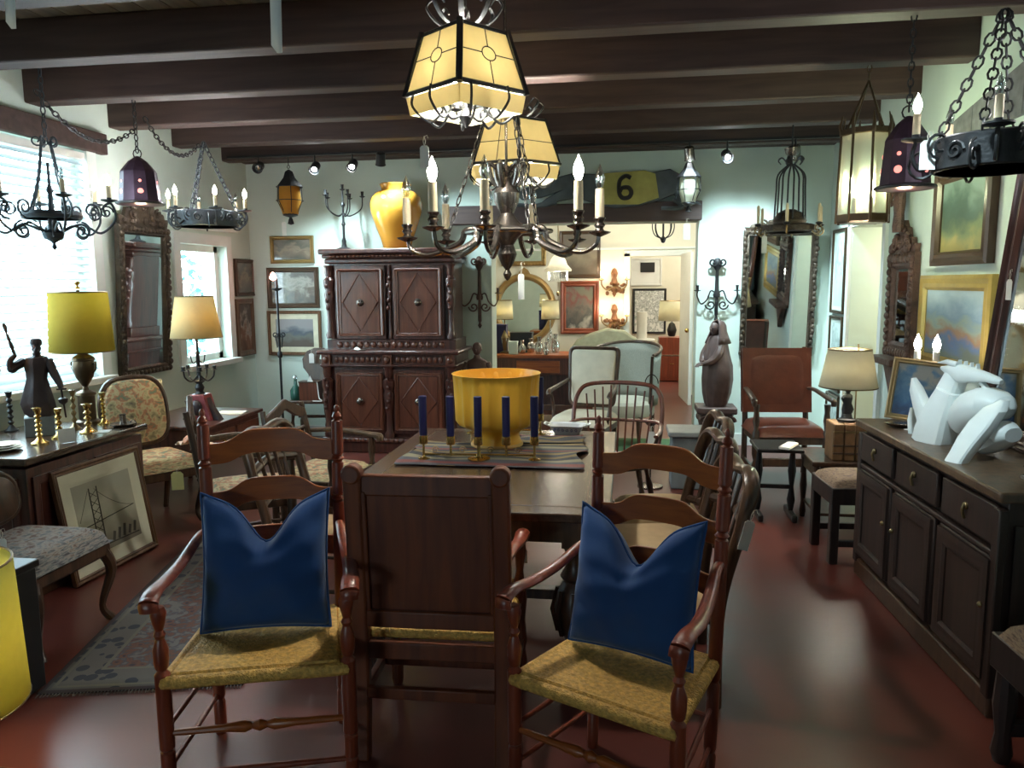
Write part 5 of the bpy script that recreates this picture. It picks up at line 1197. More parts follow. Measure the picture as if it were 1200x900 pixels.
# ---- punched tin lanterns
def punched(lab,p,R,H,top,glow,tag_=None):
    t=thing('punched_lantern',lab,'lantern',p,0,'pierced metal lanterns')
    m=MB(); m.lathe([(R*1.12,-.0),(R*1.14,.012),(R,.02),(R*.86,H*.75),(R*.8,H*.8),(R*.45,H),(.012,H*1.12)],10); m.f=[f for f in m.f if len(f)==4 or True]; m.build('shade_body',M['pierced'],t,smooth=0)
    for k in range(0,10,2):
        A=2*PI*(k+.5)/10; 
        o=MB(); o.lathe([(.001,.0),(.018,.002),(.018,.004),(.001,.006)],12,RZ(A)@TR(R*.90*math.cos(PI/10)+.004,0,H*.28)@RY(PI/2)); o.lathe([(.001,.0),(.010,.002),(.010,.004),(.001,.006)],8,RZ(A)@TR(R*.86*math.cos(PI/10)+.004,0,H*.52)@RY(PI/2))
        o.build('pierced_medallion',M['glowred'],t,kind='stuff')
    MB().tube([(R*1.13*math.cos(a),R*1.13*math.sin(a),.008) for a in [2*PI*k/20 for k in range(20)]],.008,6,closed=True).build('rim',M['iron'],t)
    MB().ball((0,0,H*.25),(.03,.03,.04)).build('bulb',M['bulb_warm'],t)
    m=MB(); m.tube([(.03*math.cos(a),0,H*1.18+.03*math.sin(a)) for a in [2*PI*k/10 for k in range(10)]],.004,5,closed=True); m.build('ring',M['iron'],t)
    m=MB(); chain_mb(m,(0,0,H*1.2),(0,0,top),0,.045,.004,.012); m.build('chain',M['iron'],t)
    lamp((p[0],p[1],p[2]-.03),(1,.7,.4),3,.03)
    return t
M['pierced']=plain('plum_tin',(.05,.03,.05),.4,.5,var=.3); M['glowred']=emis('rose_glass',(1,.30,.25),1.2)
q=at(165,240,Y=4.82); punched('dark pierced tin lantern with rose glow hanging beside the tall carved mirror',(q[0],4.82,q[2]),.13,.28,BZ-q[2]+.05,True)
q=at(1060,222,Y=3.98); punched('plum pierced tin lantern with rose medallions hanging near the right wall',(q[0],3.98,q[2]),.115,.30,BZ-q[2]+.05,True)
q=at(1088,166,Y=3.10); hanging_tag((q[0],3.10,q[2]+.035),.055,.105,0,'big white tag tied to the left arm of the heavy black band chandelier',string=.03)
# round ceiling rose above the left pierced lantern
# ---- tall glass lantern
q=at(1010,262,Y=4.82); R,H=.145,.50
t=thing('glass_lantern','tall lit glass lantern with metal ribs hanging at the right side','lantern',(q[0],4.82,q[2]))
n=8
for k in range(n):
    a,b=2*PI*k/n,2*PI*(k+1)/n
    MB().add([(R*math.cos(a),R*math.sin(a),.04),(R*math.cos(b),R*math.sin(b),.04),(R*.92*math.cos(b),R*.92*math.sin(b),H),(R*.92*math.cos(a),R*.92*math.sin(a),H)],[(0,1,2,3)]).build('glass_pane',M['seeded'],t,smooth=0,solid=.003)
    MB().tube([(R*1.01*math.cos(a),R*1.01*math.sin(a),.0),(R*.93*math.cos(a),R*.93*math.sin(a),H+.02)],.008,6).build('rib',M['bronze'],t)
    MB().tube([(R*.93*math.cos(a),R*.93*math.sin(a),H),(R*1.0*math.cos(a),R*1.0*math.sin(a),H+.05),(R*.9*math.cos(a),R*.9*math.sin(a),H+.11)],[.012,.01,.003],6).build('crown_point',M['bronze'],t)
MB().lathe([(R*.9,-.0),(R*1.03,.01),(R*1.03,.05),(R*.98,.05),(R*.9,.01)],n).build('base_band',M['bronze'],t,smooth=0)
MB().lathe([(R*.9,H-.01),(R*.97,H),(R*.97,H+.03),(R*.9,H+.03)],n).build('top_band',M['bronze'],t,smooth=0)
for k in range(4): A=k*PI/2+.4; MB().tube([(R*.9*math.cos(A),R*.9*math.sin(A),H+.02),(0,0,H+.30)],.006,6).build('hanging_rod',M['bronze'],t)
m=MB(); chain_mb(m,(0,0,H+.30),(0,0,max(H+.36,BZ-q[2]+.05)),0,.045,.004,.012); m.build('chain',M['bronze'],t)
for x,y in ((.04,-.02),(-.045,0),(0,.04)): bulb_candle(t,x,y,.05,.10,.013,True)
MB().lathe([(.01,-.0),(.05,.02),(.07,.045),(.01,.05)],12).build('bulb_plate',M['bronze'],t)
lamp((q[0],4.82,q[2]+.22),(.85,1,.95),70,.05)
# ---- basket chandelier before the back mirror
q=at(925,268,Y=6.5); z0=q[2]
t=thing('basket_chandelier','strapped iron basket chandelier with unlit cream candles before the wall mirror','chandelier',(q[0],6.5,z0))
MB().lathe([(.20,-.03),(.22,-.02),(.22,.02),(.19,.03),(.17,.03),(.17,-.03)],8).build('octagon_band',M['giltdark'],t,smooth=0)
for k in range(8):
    A=2*PI*k/8; MB().tube(rot_pts(bez([(.12,0,.05),(.11,0,.30),(.10,0,.42),(.02,0,.50)],6),A),.007,6).build('strap',M['iron'],t)
for k in range(5): A=2*PI*k/5+.5; MB().tube(rot_pts(bez([(.02,0,.49),(.07,0,.55),(.10,0,.53),(.08,0,.50)],5),A),[.01,.016,.008],6,flat=.5).build('crown_leaf',M['iron'],t)
MB().lathe([(.03,.56),(.05,.58),(.06,.62),(.02,.64)],12).build('ceiling_cup',M['pewter'],t)
MB().tube([(0,0,.5),(0,0,BZ-z0+.03)],.007,6).build('rod',M['iron'],t)
MB().lathe([(.12,.02),(.13,.06),(.10,.12),(.04,.15)],16).build('domed_core',M['giltdark'],t)
for k in range(6):
    A=2*PI*k/6+.25; c,s=math.cos(A)*.26,math.sin(A)*.26
    MB().tube(rot_pts(scroll((.25,0,-.01),.05,.01,PI,1.3,n=18),A),.006,6).build('scroll',M['brassd'],t)
    MB(TR(c,s,.03)).lathe([(.006,-.02),(.03,.0),(.012,.01)],10).build('drip_pan',M['iron'],t)
    MB(TR(c,s,.04)).lathe([(.013,0),(.012,.13),(.003,.14)],10).build('candle',M['candlew'],t)
q=at(896,275,Y=6.25); hanging_tag((q[0],6.25,q[2]+.03),.04,.13,0,'narrow white tag hanging below the basket chandelier')
# swagged chains by the left wall
for lab,a,b in (('slack iron chain swagged between the first two left chandeliers',(-3.30,4.05,2.72),(-3.22,4.84,2.66)),('slack iron chain swagged between the left lantern and band chandelier',(-3.2,4.90,2.74),(-3.22,5.6,2.68))):
    m=MB(); chain_mb(m,a,b,.22,.045,.0045,.014); tag(m.build('swag_chain',M['iron']),lab,'chain','slack chains along the window wall')
m=MB(); chain_mb(m,(1.28,3.20,2.80),(1.893,3.05,2.78),.1,.045,.0045,.014); tag(m.build('swag_chain',M['iron']),'slack iron chain running to the wall at the upper right corner','chain')
# paper strips at top
for px,py0,py1,w_,lab in ((321,-10,62,.035,'pale paper strip hanging from the ceiling near the top left'),(9,-10,34,.035,'pale paper strip hanging at the far top left corner')):
    a=at(px,py0,Y=2.0); b=at(px,py1,Y=2.0)
    o=thing('hanging_paper',lab,'paper strip',(a[0],2.0,BZ)); L=BZ-b[2]
    MB().grid(lambda u,v:((u-.5)*w_*(1-.15*v),.01*math.sin(v*3),-v*L+(.02 if v>.99 and u<.5 else 0)),2,8).build('strip',M['tagp'],o,solid=.001); MB().ball((0,0,-.005),.006).build('pin',M['pewter'],o)
# ---------------- sideboard
SX0,SX1,SY0,SY1,SZ=1.30,1.82,2.90,4.36,.87
t=thing('sideboard','long dark oak sideboard with three drawers along the right wall','sideboard',((SX0+SX1)/2,(SY0+SY1)/2,0),math.radians(2.6)); w,d=SX1-SX0,SY1-SY0
MB().box((0,0,SZ-.02),(w+.04,d+.06,.04)).build('sideboard_top',M['rustic'],t,bevel=.008)
MB().box((.01,0,SZ/2+.02),(w-.04,d-.02,SZ-.12)).build('case',M['side'],t,bevel=.004)
MB().box((0,0,.05),(w-.0,d,.10)).build('plinth',M['oak'],t,bevel=.01)
MB().box((-w/2+.01,0,SZ-.245),(.03,d+.01,.022)).build('waist_moulding',M['side'],t,bevel=.006)
for i in range(3):
    y=-d/2+d*(i+.5)/3
    q=MB().box((-w/2+.008,y,SZ-.14),(.022,d/3-.05,.15)).build('drawer',M['side'],t,bevel=.006)
    m=MB(); m.tube([(-w/2-.012,y,SZ-.115),(-w/2-.02,y,SZ-.14),(-w/2-.012,y,SZ-.175)],.007,6); m.ball((-w/2-.008,y,SZ-.125),(.008,.016,.016),8,6); m.build('drop_handle',M['brassd'],q)
    q=MB().box((-w/2+.008,y,.37),(.022,d/3-.05,.48)).build('door',M['side'],t,bevel=.006)
    m=MB(); m.frame(d/3-.07,.46,.07,.018,TR(-w/2-.001,y,.14)@RZ(-PI/2)); m.build('door_panel',M['side'],q,smooth=30)
    MB().ball((-w/2-.02,y-(d/6-.06)*(1 if i!=1 else -1),.42),.012,8,6).build('knob',M['brassd'],q)
for y in (-d/2+.02,d/2-.02): MB().box((-w/2+.01,y,.44),(.035,.05,.72)).build('corner_stile',M['side'],t,bevel=.006)
m=MB(); m.frame(w-.1,.62,.06,.014,TR(.0,-d/2+.005,.12)); m.build('end_panel',M['side'],t,smooth=30)
# ---------------- white horse sculpture (reclining, angular)
O=Vector((1.42,3.95,SZ)); D=Vector((.46,-.89,0)).normalized(); Nn=Vector((D.y,-D.x,0)); Nn=Nn if Nn.x<0 else -Nn
def hp2(px,py,off=0):
    d=Vector(ray(px,py)); e=Vector(EYE); k=(O+Nn*off-e).dot(Nn)/d.dot(Nn); p=e+d*k; r=p-O; return Vector((r.dot(D),-off,r.z))
hs=thing('horse_sculpture','big white angular reclining horse sculpture on the sideboard top','sculpture',tuple(O),math.atan2(D.y,D.x))
def limb(name,pts,off,ra,th,seg=14,e=.75,sub=0):
    """pts: (px,py,half-width in metres) along a limb; cross-section is a rounded box of thickness th"""
    P=[hp2(x,y,off[i] if isinstance(off,(list,tuple)) else off) for i,(x,y,_) in enumerate(pts)]; rings=[]
    for i,p in enumerate(P):
        dv=(P[min(i+1,len(P)-1)]-P[max(i-1,0)]).normalized(); nv=Vector((-dv.z,0,dv.x)); hw=pts[i][2]; t_=th[i] if isinstance(th,(list,tuple)) else th; of=off[i] if isinstance(off,(list,tuple)) else off
        rings.append([tuple(p+nv*(hw*math.copysign(abs(math.cos(a))**e,math.cos(a)))+Vector((0,t_*math.copysign(abs(math.sin(a))**e,math.sin(a)),0))) for a in [2*PI*k/seg for k in range(seg)]])
    return MB().loft(rings).build(name,M['marble'],hs,smooth=28,sub=sub)
limb('chest',[(1092,519,.085),(1097,505,.085),(1102,488,.075),(1108,472,.062),(1113,458,.050)],.08,0,[.07,.075,.07,.06,.05],e=.6)
limb('neck',[(1100,500,.06),(1106,478,.058),(1113,458,.054),(1120,442,.046),(1127,432,.03)],.06,0,[.055,.055,.05,.045,.03],e=.7)
limb('head',[(1104,431,.008),(1116,434,.030),(1128,438,.042),(1142,440,.032),(1156,442,.021),(1168,446,.016),(1174,448,.009)],.07,0,[.012,.03,.04,.034,.026,.022,.012],e=.7)
limb('ear',[(1122,428,.016),(1110,424,.012),(1099,425,.002)],.09,0,[.012,.008,.002])
m=MB()
for k in range(4): a_=hp2(1124+k*7,426+k*1.6,.06); m.prism([(a_.x-.010,a_.z-.012),(a_.x+.010,a_.z-.012),(a_.x+.004,a_.z+.018)],.02,TR(0,-.06,0))
m.build('mane',M['marble'],hs,smooth=0,kind='stuff')
limb('jaw_strut',[(1150,448,.010),(1158,457,.011),(1166,464,.012)],.06,0,[.015,.014,.012])
limb('raised_foreleg',[(1071,443,.008),(1074,456,.026),(1080,474,.036),(1087,494,.042),(1092,517,.045)],.10,0,[.012,.028,.032,.034,.034],e=.6)
limb('folded_hoof',[(1069,508,.012),(1069,492,.016),(1070,478,.010)],.02,0,[.02,.022,.014],e=.6)
limb('haunch',[(1122,505,.05),(1133,490,.085),(1147,478,.095),(1162,474,.085),(1175,478,.065),(1184,488,.03)],.06,0,[.05,.09,.11,.11,.08,.03],18,.9,sub=1)
limb('hind_leg',[(1178,469,.02),(1166,480,.055),(1152,497,.062),(1138,515,.058),(1128,530,.048),(1120,542,.044)],[.12,.17,.22,.27,.31,.335],0,[.02,.035,.04,.04,.036,.032],e=.5)
limb('rump',[(1150,520,.05),(1165,512,.065),(1178,508,.055),(1188,510,.03)],.12,0,[.06,.09,.09,.05],e=.9)
# ---------------- candlesticks lit behind the horse
for px,lab in ((1070,'lit white candle lamp at the far end of sideboard, left of the horse leg'),(1092,'lit white candle lamp between the horse neck and foreleg')):
    q=at(px,497,X=1.62 if px>1080 else 1.55); t=thing('candle_lamp',lab,'candlestick',(q[0],q[1],SZ),0,'lit candle lamps on the sideboard')
    h=.27; MB().lathe([(.05,0),(.05,.01),(.02,.02),(.012,.05),(.024,.08),(.012,.11),(.018,.16),(.012,.2),(.03,h-.02),(.03,h-.01),(.012,h)],14).build('stem',M['iron'],t)
    bulb_candle(t,0,0,h,.10,.017,True,'white'); lamp((q[0],q[1],SZ+h+.14),(1,.95,.85),5,.02)
t=thing('track_spotlight','added out-of-view black track spot brightening the white horse sculpture','spotlight',(.75,2.55,2.70),0,'ceiling track spotlights')  # fixture added out of view to carry extra light for the horse
MB().tube([(0,0,0),(0,0,.14)],.008,6).build('stem',M['black'],t); dd=Vector((.75,1.05,-1.75)).normalized()
h=MB(); h.T=frame_to((0,0,0),tuple(dd)); h.lathe([(.03,-.07),(.042,-.06),(.045,.04),(.05,.05),(.044,.05),(.04,.03)],16); h.build('lamp_head',M['black'],t)
beam_light((.75+dd.x*.08,2.55+dd.y*.08,2.70+dd.z*.08),(1.55,3.55,1.0),110,38)  # added beam that brightens the horse
# ---------------- small things on the sideboard
pk=picture('pale-framed small blue painting leaning at the far end of sideboard','picture',(1.52,4.28,SZ),.30,.33,plain('light_wood_frame',(.45,.33,.16),.5),art('blue_street_painting',[(.3,(.03,.06,.14)),(.45,(.06,.16,.32)),(.55,(.12,.25,.4)),(.64,(.4,.42,.4))],4,1.2,seed=6),b=.03)
pk.rotation_euler=(math.radians(-10),math.radians(5),math.radians(-24))
pd=thing('small_dish','dark oval dish lying before the small blue painting','dish',(1.42,4.12,SZ)); MB().lathe([(.05,0),(.09,.012),(.10,.02),(.085,.014),(.001,.006)],24,ecc=.6).build('dish_body',M['pewter'],pd); MB().lathe([(.098,.018),(.104,.022),(.098,.024)],24,ecc=.6).build('rim',M['pewter'],pd)
tag(MB().box((0,0,.003),(.07,.10,.003)).build('price_card',M['tagp'],loc=(1.44,4.02,SZ),rot=(0,0,.5),bevel=.001),'white card lying on the sideboard before the horse','card')
# crystal girandole at the near corner
gx,gy=1.60,3.02
t=thing('crystal_girandole','tarnished crystal-drop candelabra at the near corner of the sideboard','candelabra',(gx,gy,SZ))
MB().lathe([(.07,0),(.07,.012),(.03,.03),(.02,.06),(.035,.09),(.015,.13),(.02,.2),(.035,.24),(.012,.28),(.012,.40)],12).build('stem',M['pewter'],t)
for k in range(5):
    A=2*PI*k/5; c,s=math.cos(A)*.10,math.sin(A)*.10
    MB().tube(rot_pts(bez([(0,0,.18),(.05,0,.15),(.09,0,.2),(.10,0,.28)],5),A),.005,6).build('arm',M['pewter'],t)
    MB(TR(c,s,.28)).lathe([(.006,0),(.035,.008),(.012,.012),(.014,.04)],12).build('candle_cup',M['pewter'],t)
    for j in range(4):
        B_=A+j*PI/2; x,y=c+.03*math.cos(B_),s+.03*math.sin(B_)
        MB(TR(x,y,.20)).lathe([(.0005,0),(.007,.02),(.004,.04),(.001,.06),(.005,.068),(.001,.078)],6).build('crystal_drop',M['crystal'],t,smooth=0)
t=thing('silver_snake_ornament','coiled silver wire ornament lying by the crystal candelabra','ornament',(1.50,2.97,SZ))
MB().tube([(.07*math.cos(a)*(1-a*.03),.06*math.sin(a),.012+.006*a) for a in [i*.35 for i in range(26)]],.009,6).build('coil',M['pewter'],t); MB().ball((.07,0,.03),(.025,.02,.018)).build('head',M['pewter'],t)
# ---------------- big leaning mirror on the sideboard, dark frame
t=carved_mirror('leaning_mirror','large leaning mirror in plain dark frame at the right edge behind the horse',(1.735,3.50,SZ+.0),1.0,1.42,0,-PI/2,M['carved'],b=.085,tilt=0,gl='mirrord',seed=3,big=.3,carve=False)
t.rotation_euler=(math.radians(-5.5),0,-PI/2)
q=at(1183,330,X=1.66); hanging_tag((q[0]-.0,q[1],q[2]+.05),.05,.09,-PI/2,'white tag hanging against the large leaning mirror')
# ---------------- pictures on right wall
def onright(x0,y0,x1,y1,X=XR):
    a=at(x0,(y0+y1)/2,X=X-.01); c=at(x1,(y0+y1)/2,X=X-.01); top=at((x0+x1)/2,y0,X=X-.01)[2]; bot=at((x0+x1)/2,y1,X=X-.01)[2]
    return (X-.004,(a[1]+c[1])/2,bot),a[1]-c[1],top-bot
p,w,h=onright(1100,192,1168,310); picture('dark brown-framed garden painting high on the right wall','picture',p,w,h,M['fdark'],art('garden_painting',[(.25,(.30,.24,.08)),(.38,(.14,.17,.08)),(.5,(.05,.08,.06)),(.6,(.06,.10,.08)),(.72,(.16,.22,.19))],3.5,1.5,seed=12,coordmix=.55),rz=-PI/2,b=.08,d=.05)
p,w,h=onright(1080,322,1165,440); p=(p[0],p[1]-.0,p[2]); picture('gold-framed colourful village painting on the right wall under the garden painting','picture',p,w,h,plain('bright_gilt_frame',(.50,.36,.10),.35,.4),art('village_painting',[(.25,(.16,.20,.16)),(.35,(.10,.18,.35)),(.42,(.35,.2,.1)),(.5,(.3,.38,.3)),(.58,(.2,.32,.42)),(.75,(.42,.55,.58))],4,1,seed=15,coordmix=.6),rz=-PI/2,b=.09,d=.04)
for (y0,y1,lab) in ((268,368,'uppermost of three narrow framed drawings beside the cream door'),(371,462,'middle one of three narrow framed drawings beside the cream door'),(466,530,'lowest of three narrow framed drawings beside the cream door')):
    p,w,h=onright(975,y0,997,y1); picture(lab,'picture',(p[0],7.33,p[2]),.42,h,M['bronze'],art('pencil_drawing_%d'%y0,[(.35,(.45,.55,.5)),(.48,(.5,.6,.56)),(.55,(.3,.38,.36)),(.62,(.52,.62,.58))],5,2,seed=y0),rz=-PI/2,b=.03,mat_=M['plaster'],mb=.04)
# rustic plank panel high up
a=at(1115,165,X=XR-.02); b_=at(1200,112,X=XR-.02); z0=a[2]-.02
t=thing('plank_panel','weathered grey plank panel with slanted top high on the right wall','panel',(XR-.013,0,0)); m=MB()
yy=[a[1]-k*(a[1]-3.6)/5 for k in range(6)]
t1=at(1115,145,X=XR-.02)[2]; t2=t1+.22
for k in range(5):
    y0_,y1_=yy[k],yy[k+1]; f=lambda y:t1+(t2-t1)*(a[1]-y)/(a[1]-3.6)
    MB().prism([(-y0_,z0),(-y1_-.006,z0),(-y1_-.006,f(y1_)),(-y0_,f(y0_))],.025,RZ(-PI/2)@SC(1,1,1)).build('plank',plain('weathered_wood',(.16,.16,.17),.8,var=.25,scale=20) if k==0 else bpy.data.materials['weathered_wood'],t,smooth=0)
# carved dark bracket mirror by the door
q=at(1062,430,X=1.86)
t=carved_mirror('carved_mirror','narrow carved red-brown wall mirror topped by a standing figure',(XR-.004,5.66,1.08),.50,.72,.22,-PI/2,M['redcarve'],b=.11,seed=9,big=1.5)
m=MB(); R=[]
for z,r_ in ((.86,.05),(.90,.055),(.98,.045),(1.06,.055),(1.12,.05),(1.15,.02)): R.append([(r_*math.cos(a),-.07+r_*.7*math.sin(a),z) for a in [2*PI*k/14 for k in range(14)]])
m.loft(R); m.ball((0,-.08,1.19),(.028,.03,.036)); m.tube([(.045,-.07,1.10),(.09,-.08,1.17),(.08,-.08,1.26)],.014,6); m.tube([(-.045,-.07,1.10),(-.10,-.09,1.05),(-.12,-.1,1.12)],.014,6); m.prism([(-.16,1.08),(-.08,1.12),(-.10,1.22),(-.15,1.20)],.02,TR(0,-.08,0)); m.build('figure_ornament',M['redcarve'],t)
MB().box((0,-.07,-.02),(.44,.16,.05)).build('shelf_ledge',M['redcarve'],t,bevel=.01); MB().prism([(-.18,-.05),(.18,-.05),(.05,-.22),(0,-.32),(-.05,-.22)],.06,TR(0,-.04,0)).build('carved_bracket',M['redcarve'],t,bevel=.01)
# ---------------- back wall right: carved mirror
carved_mirror('carved_mirror','wide dark carved wall mirror above the red leather armchair',((1.10+1.76)/2,YB-.004,.90),.68,1.20,.12,0,M['giltdark'],b=.06,tilt=math.radians(4),seed=6,big=.8)
# ---------------- red leather armchair
def box_chair(lab,p,rz):
    t=thing('leather_armchair',lab,'armchair',p,rz); w,d=.58,.52
    for s in (-1,1):
        MB().turn((s*(w/2-.02),-d/2+.02,0),(s*(w/2-.02),-d/2+.02,.66),[(.02,0),(.028,.03),(.028,.12),(.018,.16),(.03,.25),(.016,.32),(.028,.4),(.028,.66),(.016,.70),(.028,.8),(.02,.9),(.026,1)],12).build('front_leg',M['oak'],t)
        MB().tube([(s*(w/2-.04),d/2-.02,0),(s*(w/2-.04),d/2-.02,.46),(s*(w/2-.04),d/2+.09,1.06)],[.024,.024,.02],8).build('rear_post',M['oak'],t)
        MB().tube(bez([(s*(w/2-.04),d/2+.01,.72),(s*(w/2-.02),.1,.73),(s*(w/2),-d/2+.06,.70),(s*(w/2+.01),-d/2-.02,.69),(s*(w/2+.01),-d/2-.03,.65)],6),[.02,.022,.026,.026,.018],10,flat=.7).build('armrest',M['oak'],t)
    MB().box((0,0,.37),(w-.06,d-.04,.07)).build('seat_frame',M['oak'],t,bevel=.008)
    m=MB(); m.grid(lambda u,v:((u-.5)*(w-.02),(v-.5)*(d+.0),.40+.09*(max(0,1-abs(2*u-1)**8)**.5)*(max(0,1-abs(2*v-1)**8)**.5)),18,18); m.grid(lambda u,v:((u-.5)*(w-.02),(v-.5)*d,.398),1,1); m.build('seat_cushion',M['leather'],t,smooth=70)
    m=MB(); T=TR(0,d/2-.02,.52)@RX(math.radians(-9.5)); 
    m.grid(lambda u,v:((u-.5)*(w-.02),-.02-.05*(max(0,1-abs(2*u-1)**6)**.5)*(max(0,1-abs(2*v-1)**6)**.5),v*.54),18,18,T); m.grid(lambda u,v:((u-.5)*(w-.02),.03,v*.54),1,1,T); m.box((0,.005,.27),(w-.02,.05,.54),T)
    bk=m.build('back_cushion',M['leather'],t,smooth=50)
    m=MB()
    for i in range(22):
        for z in (.012,.528): m.ball(((i-10.5)*(w-.06)/21,-.025,z),(.006,.004,.006),6,4,None) if False else m.add([(0,0,0)],[])
    nails=MB(); 
    for i in range(24):
        x=(i-11.5)/23*(w-.05)
        for z in (.015,.525): nails.lathe([(.0005,.004),(.006,.001),(.006,0)],6,T@TR(x,-.022,z)@RX(PI/2))
    nails.build('nail_trim',M['brassd'],bk,kind='stuff')
    m=MB(); m.box((0,-d/2+.02,.20),(w-.06,.03,.06)); m.build('stretcher',M['oak'],t,bevel=.006)
    for s in (-1,1): MB().box((s*(w/2-.03),0,.12),(.03,d-.06,.035)).build('stretcher',M['oak'],t,bevel=.005)
    MB().box((0,0,.12),(w-.08,.035,.03)).build('stretcher',M['oak'],t,bevel=.005)
    return t
box_chair('red leather armchair with high square back under the wide carved mirror',(1.27,6.42,0),math.radians(4))
# ---------------- saint on carved capital
sx=at(835,475,Y=7.28)
t=thing('carved_capital','carved grey-brown capital block supporting the robed statue','pedestal',(.83,7.28,0)); H=.47
MB().box((0,0,.03),(.34,.30,.06)).build('base_block',M['saint'],t,bevel=.01); MB().box((0,0,H-.03),(.36,.32,.06)).build('abacus',M['saint'],t,bevel=.012)
MB().lathe([(.13,.06),(.12,.12),(.14,.2),(.15,.3),(.17,H-.08),(.15,H-.05)],16).build('bell',M['saint'],t)
for sx_ in (-1,1):
    for sy_ in (-1,1): m=MB(); m.tube([(sx_*.12+.045*math.cos(a)*(1-a/9),sy_*.14,H-.13+.045*math.sin(a)*(1-a/9)) for a in [i*.45 for i in range(18)]],.016,6); m.build('volute',M['saint'],t)
s0=at(835,475,Y=7.28); 
t=thing('robed_statue','dark carved wooden statue of a veiled robed woman on a carved capital','statue',(.83,7.28,H),math.radians(-50))
m=MB(); R=[]
for z,rx_,ry_,cx in ((0,.09,.09,0),(.03,.11,.10,0),(.12,.135,.12,.005),(.25,.15,.13,.01),(.38,.145,.125,.01),(.48,.125,.11,.0),(.56,.11,.09,0),(.62,.10,.075,0),(.655,.06,.055,0)):
    R.append([(cx+rx_*(1+.045*math.sin(9*a+z*6))*math.cos(a),ry_*(1+.06*math.sin(11*a-z*4))*math.sin(a),z) for a in [2*PI*k/44 for k in range(44)]])
m.loft(R); m.build('robe',M['saint'],t)
m=MB(); m.ball((-.005,-.035,.715),(.042,.045,.058),16,12); m.ball((-.005,-.08,.712),(.008,.014,.014),8,6); m.ball((-.02,-.074,.727),(.009,.006,.006),6,5); m.ball((.010,-.074,.727),(.009,.006,.006),6,5); m.ball((-.005,-.075,.692),(.014,.007,.005),6,5); m.build('head',M['saint'],t)
m=MB(); R=[]
for z,r_,o_ in ((.58,.115,.01),(.64,.09,.012),(.69,.072,.012),(.74,.068,.01),(.775,.05,.008),(.79,.02,.0)):
    R.append([(r_*math.cos(a)*.95,o_+r_*math.sin(a)*1.05,z) for a in [PI*(-.22)+PI*1.44*k/20 for k in range(21)]]) 
m.loft(R,cap=False,closed=False); m.build('veil',M['saint'],t,solid=.012)
for s,pts_,hp_p in ((1,[(.07,-.02,.57),(.085,-.07,.49),(.06,-.12,.43),(.02,-.20,.40)],(.015,-.225,.395)),(-1,[(-.07,-.02,.57),(-.10,-.05,.48),(-.08,-.09,.42),(-.03,-.14,.41)],(-.025,-.165,.405))):
    MB().tube(bez(pts_,6),[.038,.042,.038,.018],10).build('sleeve',M['saint'],t)
    h=MB(TR(*hp_p)); h.ball((0,0,0),(.02,.026,.011),10,8)
    for k in range(4): x=(k-1.5)*.010; h.tube([(x,-.018,0),(x*1.2,-.038,-.006),(x*1.2,-.052+.005*abs(k-1.5),-.016)],.0048,5)
    h.tube([(-s*.016,-.004,0),(-s*.028,-.022,.004)],.0055,5); h.build('hand',M['saint'],t)
# ---------------- books table and white lamp
t=thing('end_table','small dark end table carrying three big old books and white lamp','table',(1.42,5.22,0)); 
MB().box((0,0,.46),(.48,.44,.03)).build('tabletop',M['oak'],t,bevel=.006); MB().box((0,0,.40),(.42,.38,.08)).build('apron',M['oak'],t,bevel=.004); MB().box((0,0,.12),(.40,.36,.02)).build('lower_shelf',M['oak'],t,bevel=.004)
for a in (-1,1):
    for b in (-1,1): MB().turn((a*.2,b*.18,0),(a*.2,b*.18,.45),[(.016,0),(.022,.1),(.014,.25),(.024,.5),(.016,.7),(.022,1)],10).build('leg',M['oak'],t)
M['book']=plain('tan_calf_binding',(.17,.09,.04),.5,var=.25,scale=20)
bk=None
for i,lab in enumerate(('leftmost of the three big brown old books under the white lamp','middle one of the three big brown old books under the white lamp','rightmost of the three big brown old books under the white lamp')):
    x=1.34+i*.070
    b=thing('old_book',lab,'book',(x,5.14,.475),0,'big old books under the white lamp')
    MB().box((0,.0,.12),(.066,.20,.24)).build('cover',M['book'],b,bevel=.008); MB().box((0,.006,.12),(.052,.20,.232)).build('pages',M['linen'],b,smooth=0)
    m=MB()
    for z in (.05,.10,.19): MB().box((0,-.1,z),(.064,.012,.012)).build('spine_band',M['brassd' if z>.15 else 'oak'],b,bevel=.003)
def fig_base(t):
    m=MB(); m.lathe([(.055,0),(.055,.015),(.035,.025),(.03,.05)],16); m.build('base',M['iron'],t)
    m=MB(); R=[]
    for z,r_,x in ((.05,.03,0),(.08,.038,.005),(.12,.026,.0),(.15,.036,-.004),(.17,.03,0),(.185,.012,0)): R.append([(x+r_*math.cos(a),r_*.7*math.sin(a),z) for a in [2*PI*k/14 for k in range(14)]])
    m.loft(R); m.ball((0,-.004,.205),(.018,.02,.025)); m.ball((0,0,.235),(.022,.022,.008)); m.build('cherub_figure',M['iron'],t)
    MB().tube([(.05,.0,.01),(.05,0,.50)],.005,6).build('rod',M['brassd'],t)
table_lamp('table_lamp','glowing white pleated-shade lamp with small dark figure base on the books',(1.41,5.14,.716),fig_base,None,M['shade_white'],.175,.13,.24,.225,'bulb_warm',60,(1,.95,.8))
M['tapbrown']=art('worn_brown_tapestry',[(.3,(.05,.03,.025)),(.45,(.14,.09,.06)),(.55,(.2,.14,.09)),(.66,(.08,.05,.05))],14,1.5,seed=5,coordmix=.1,rough=.9)
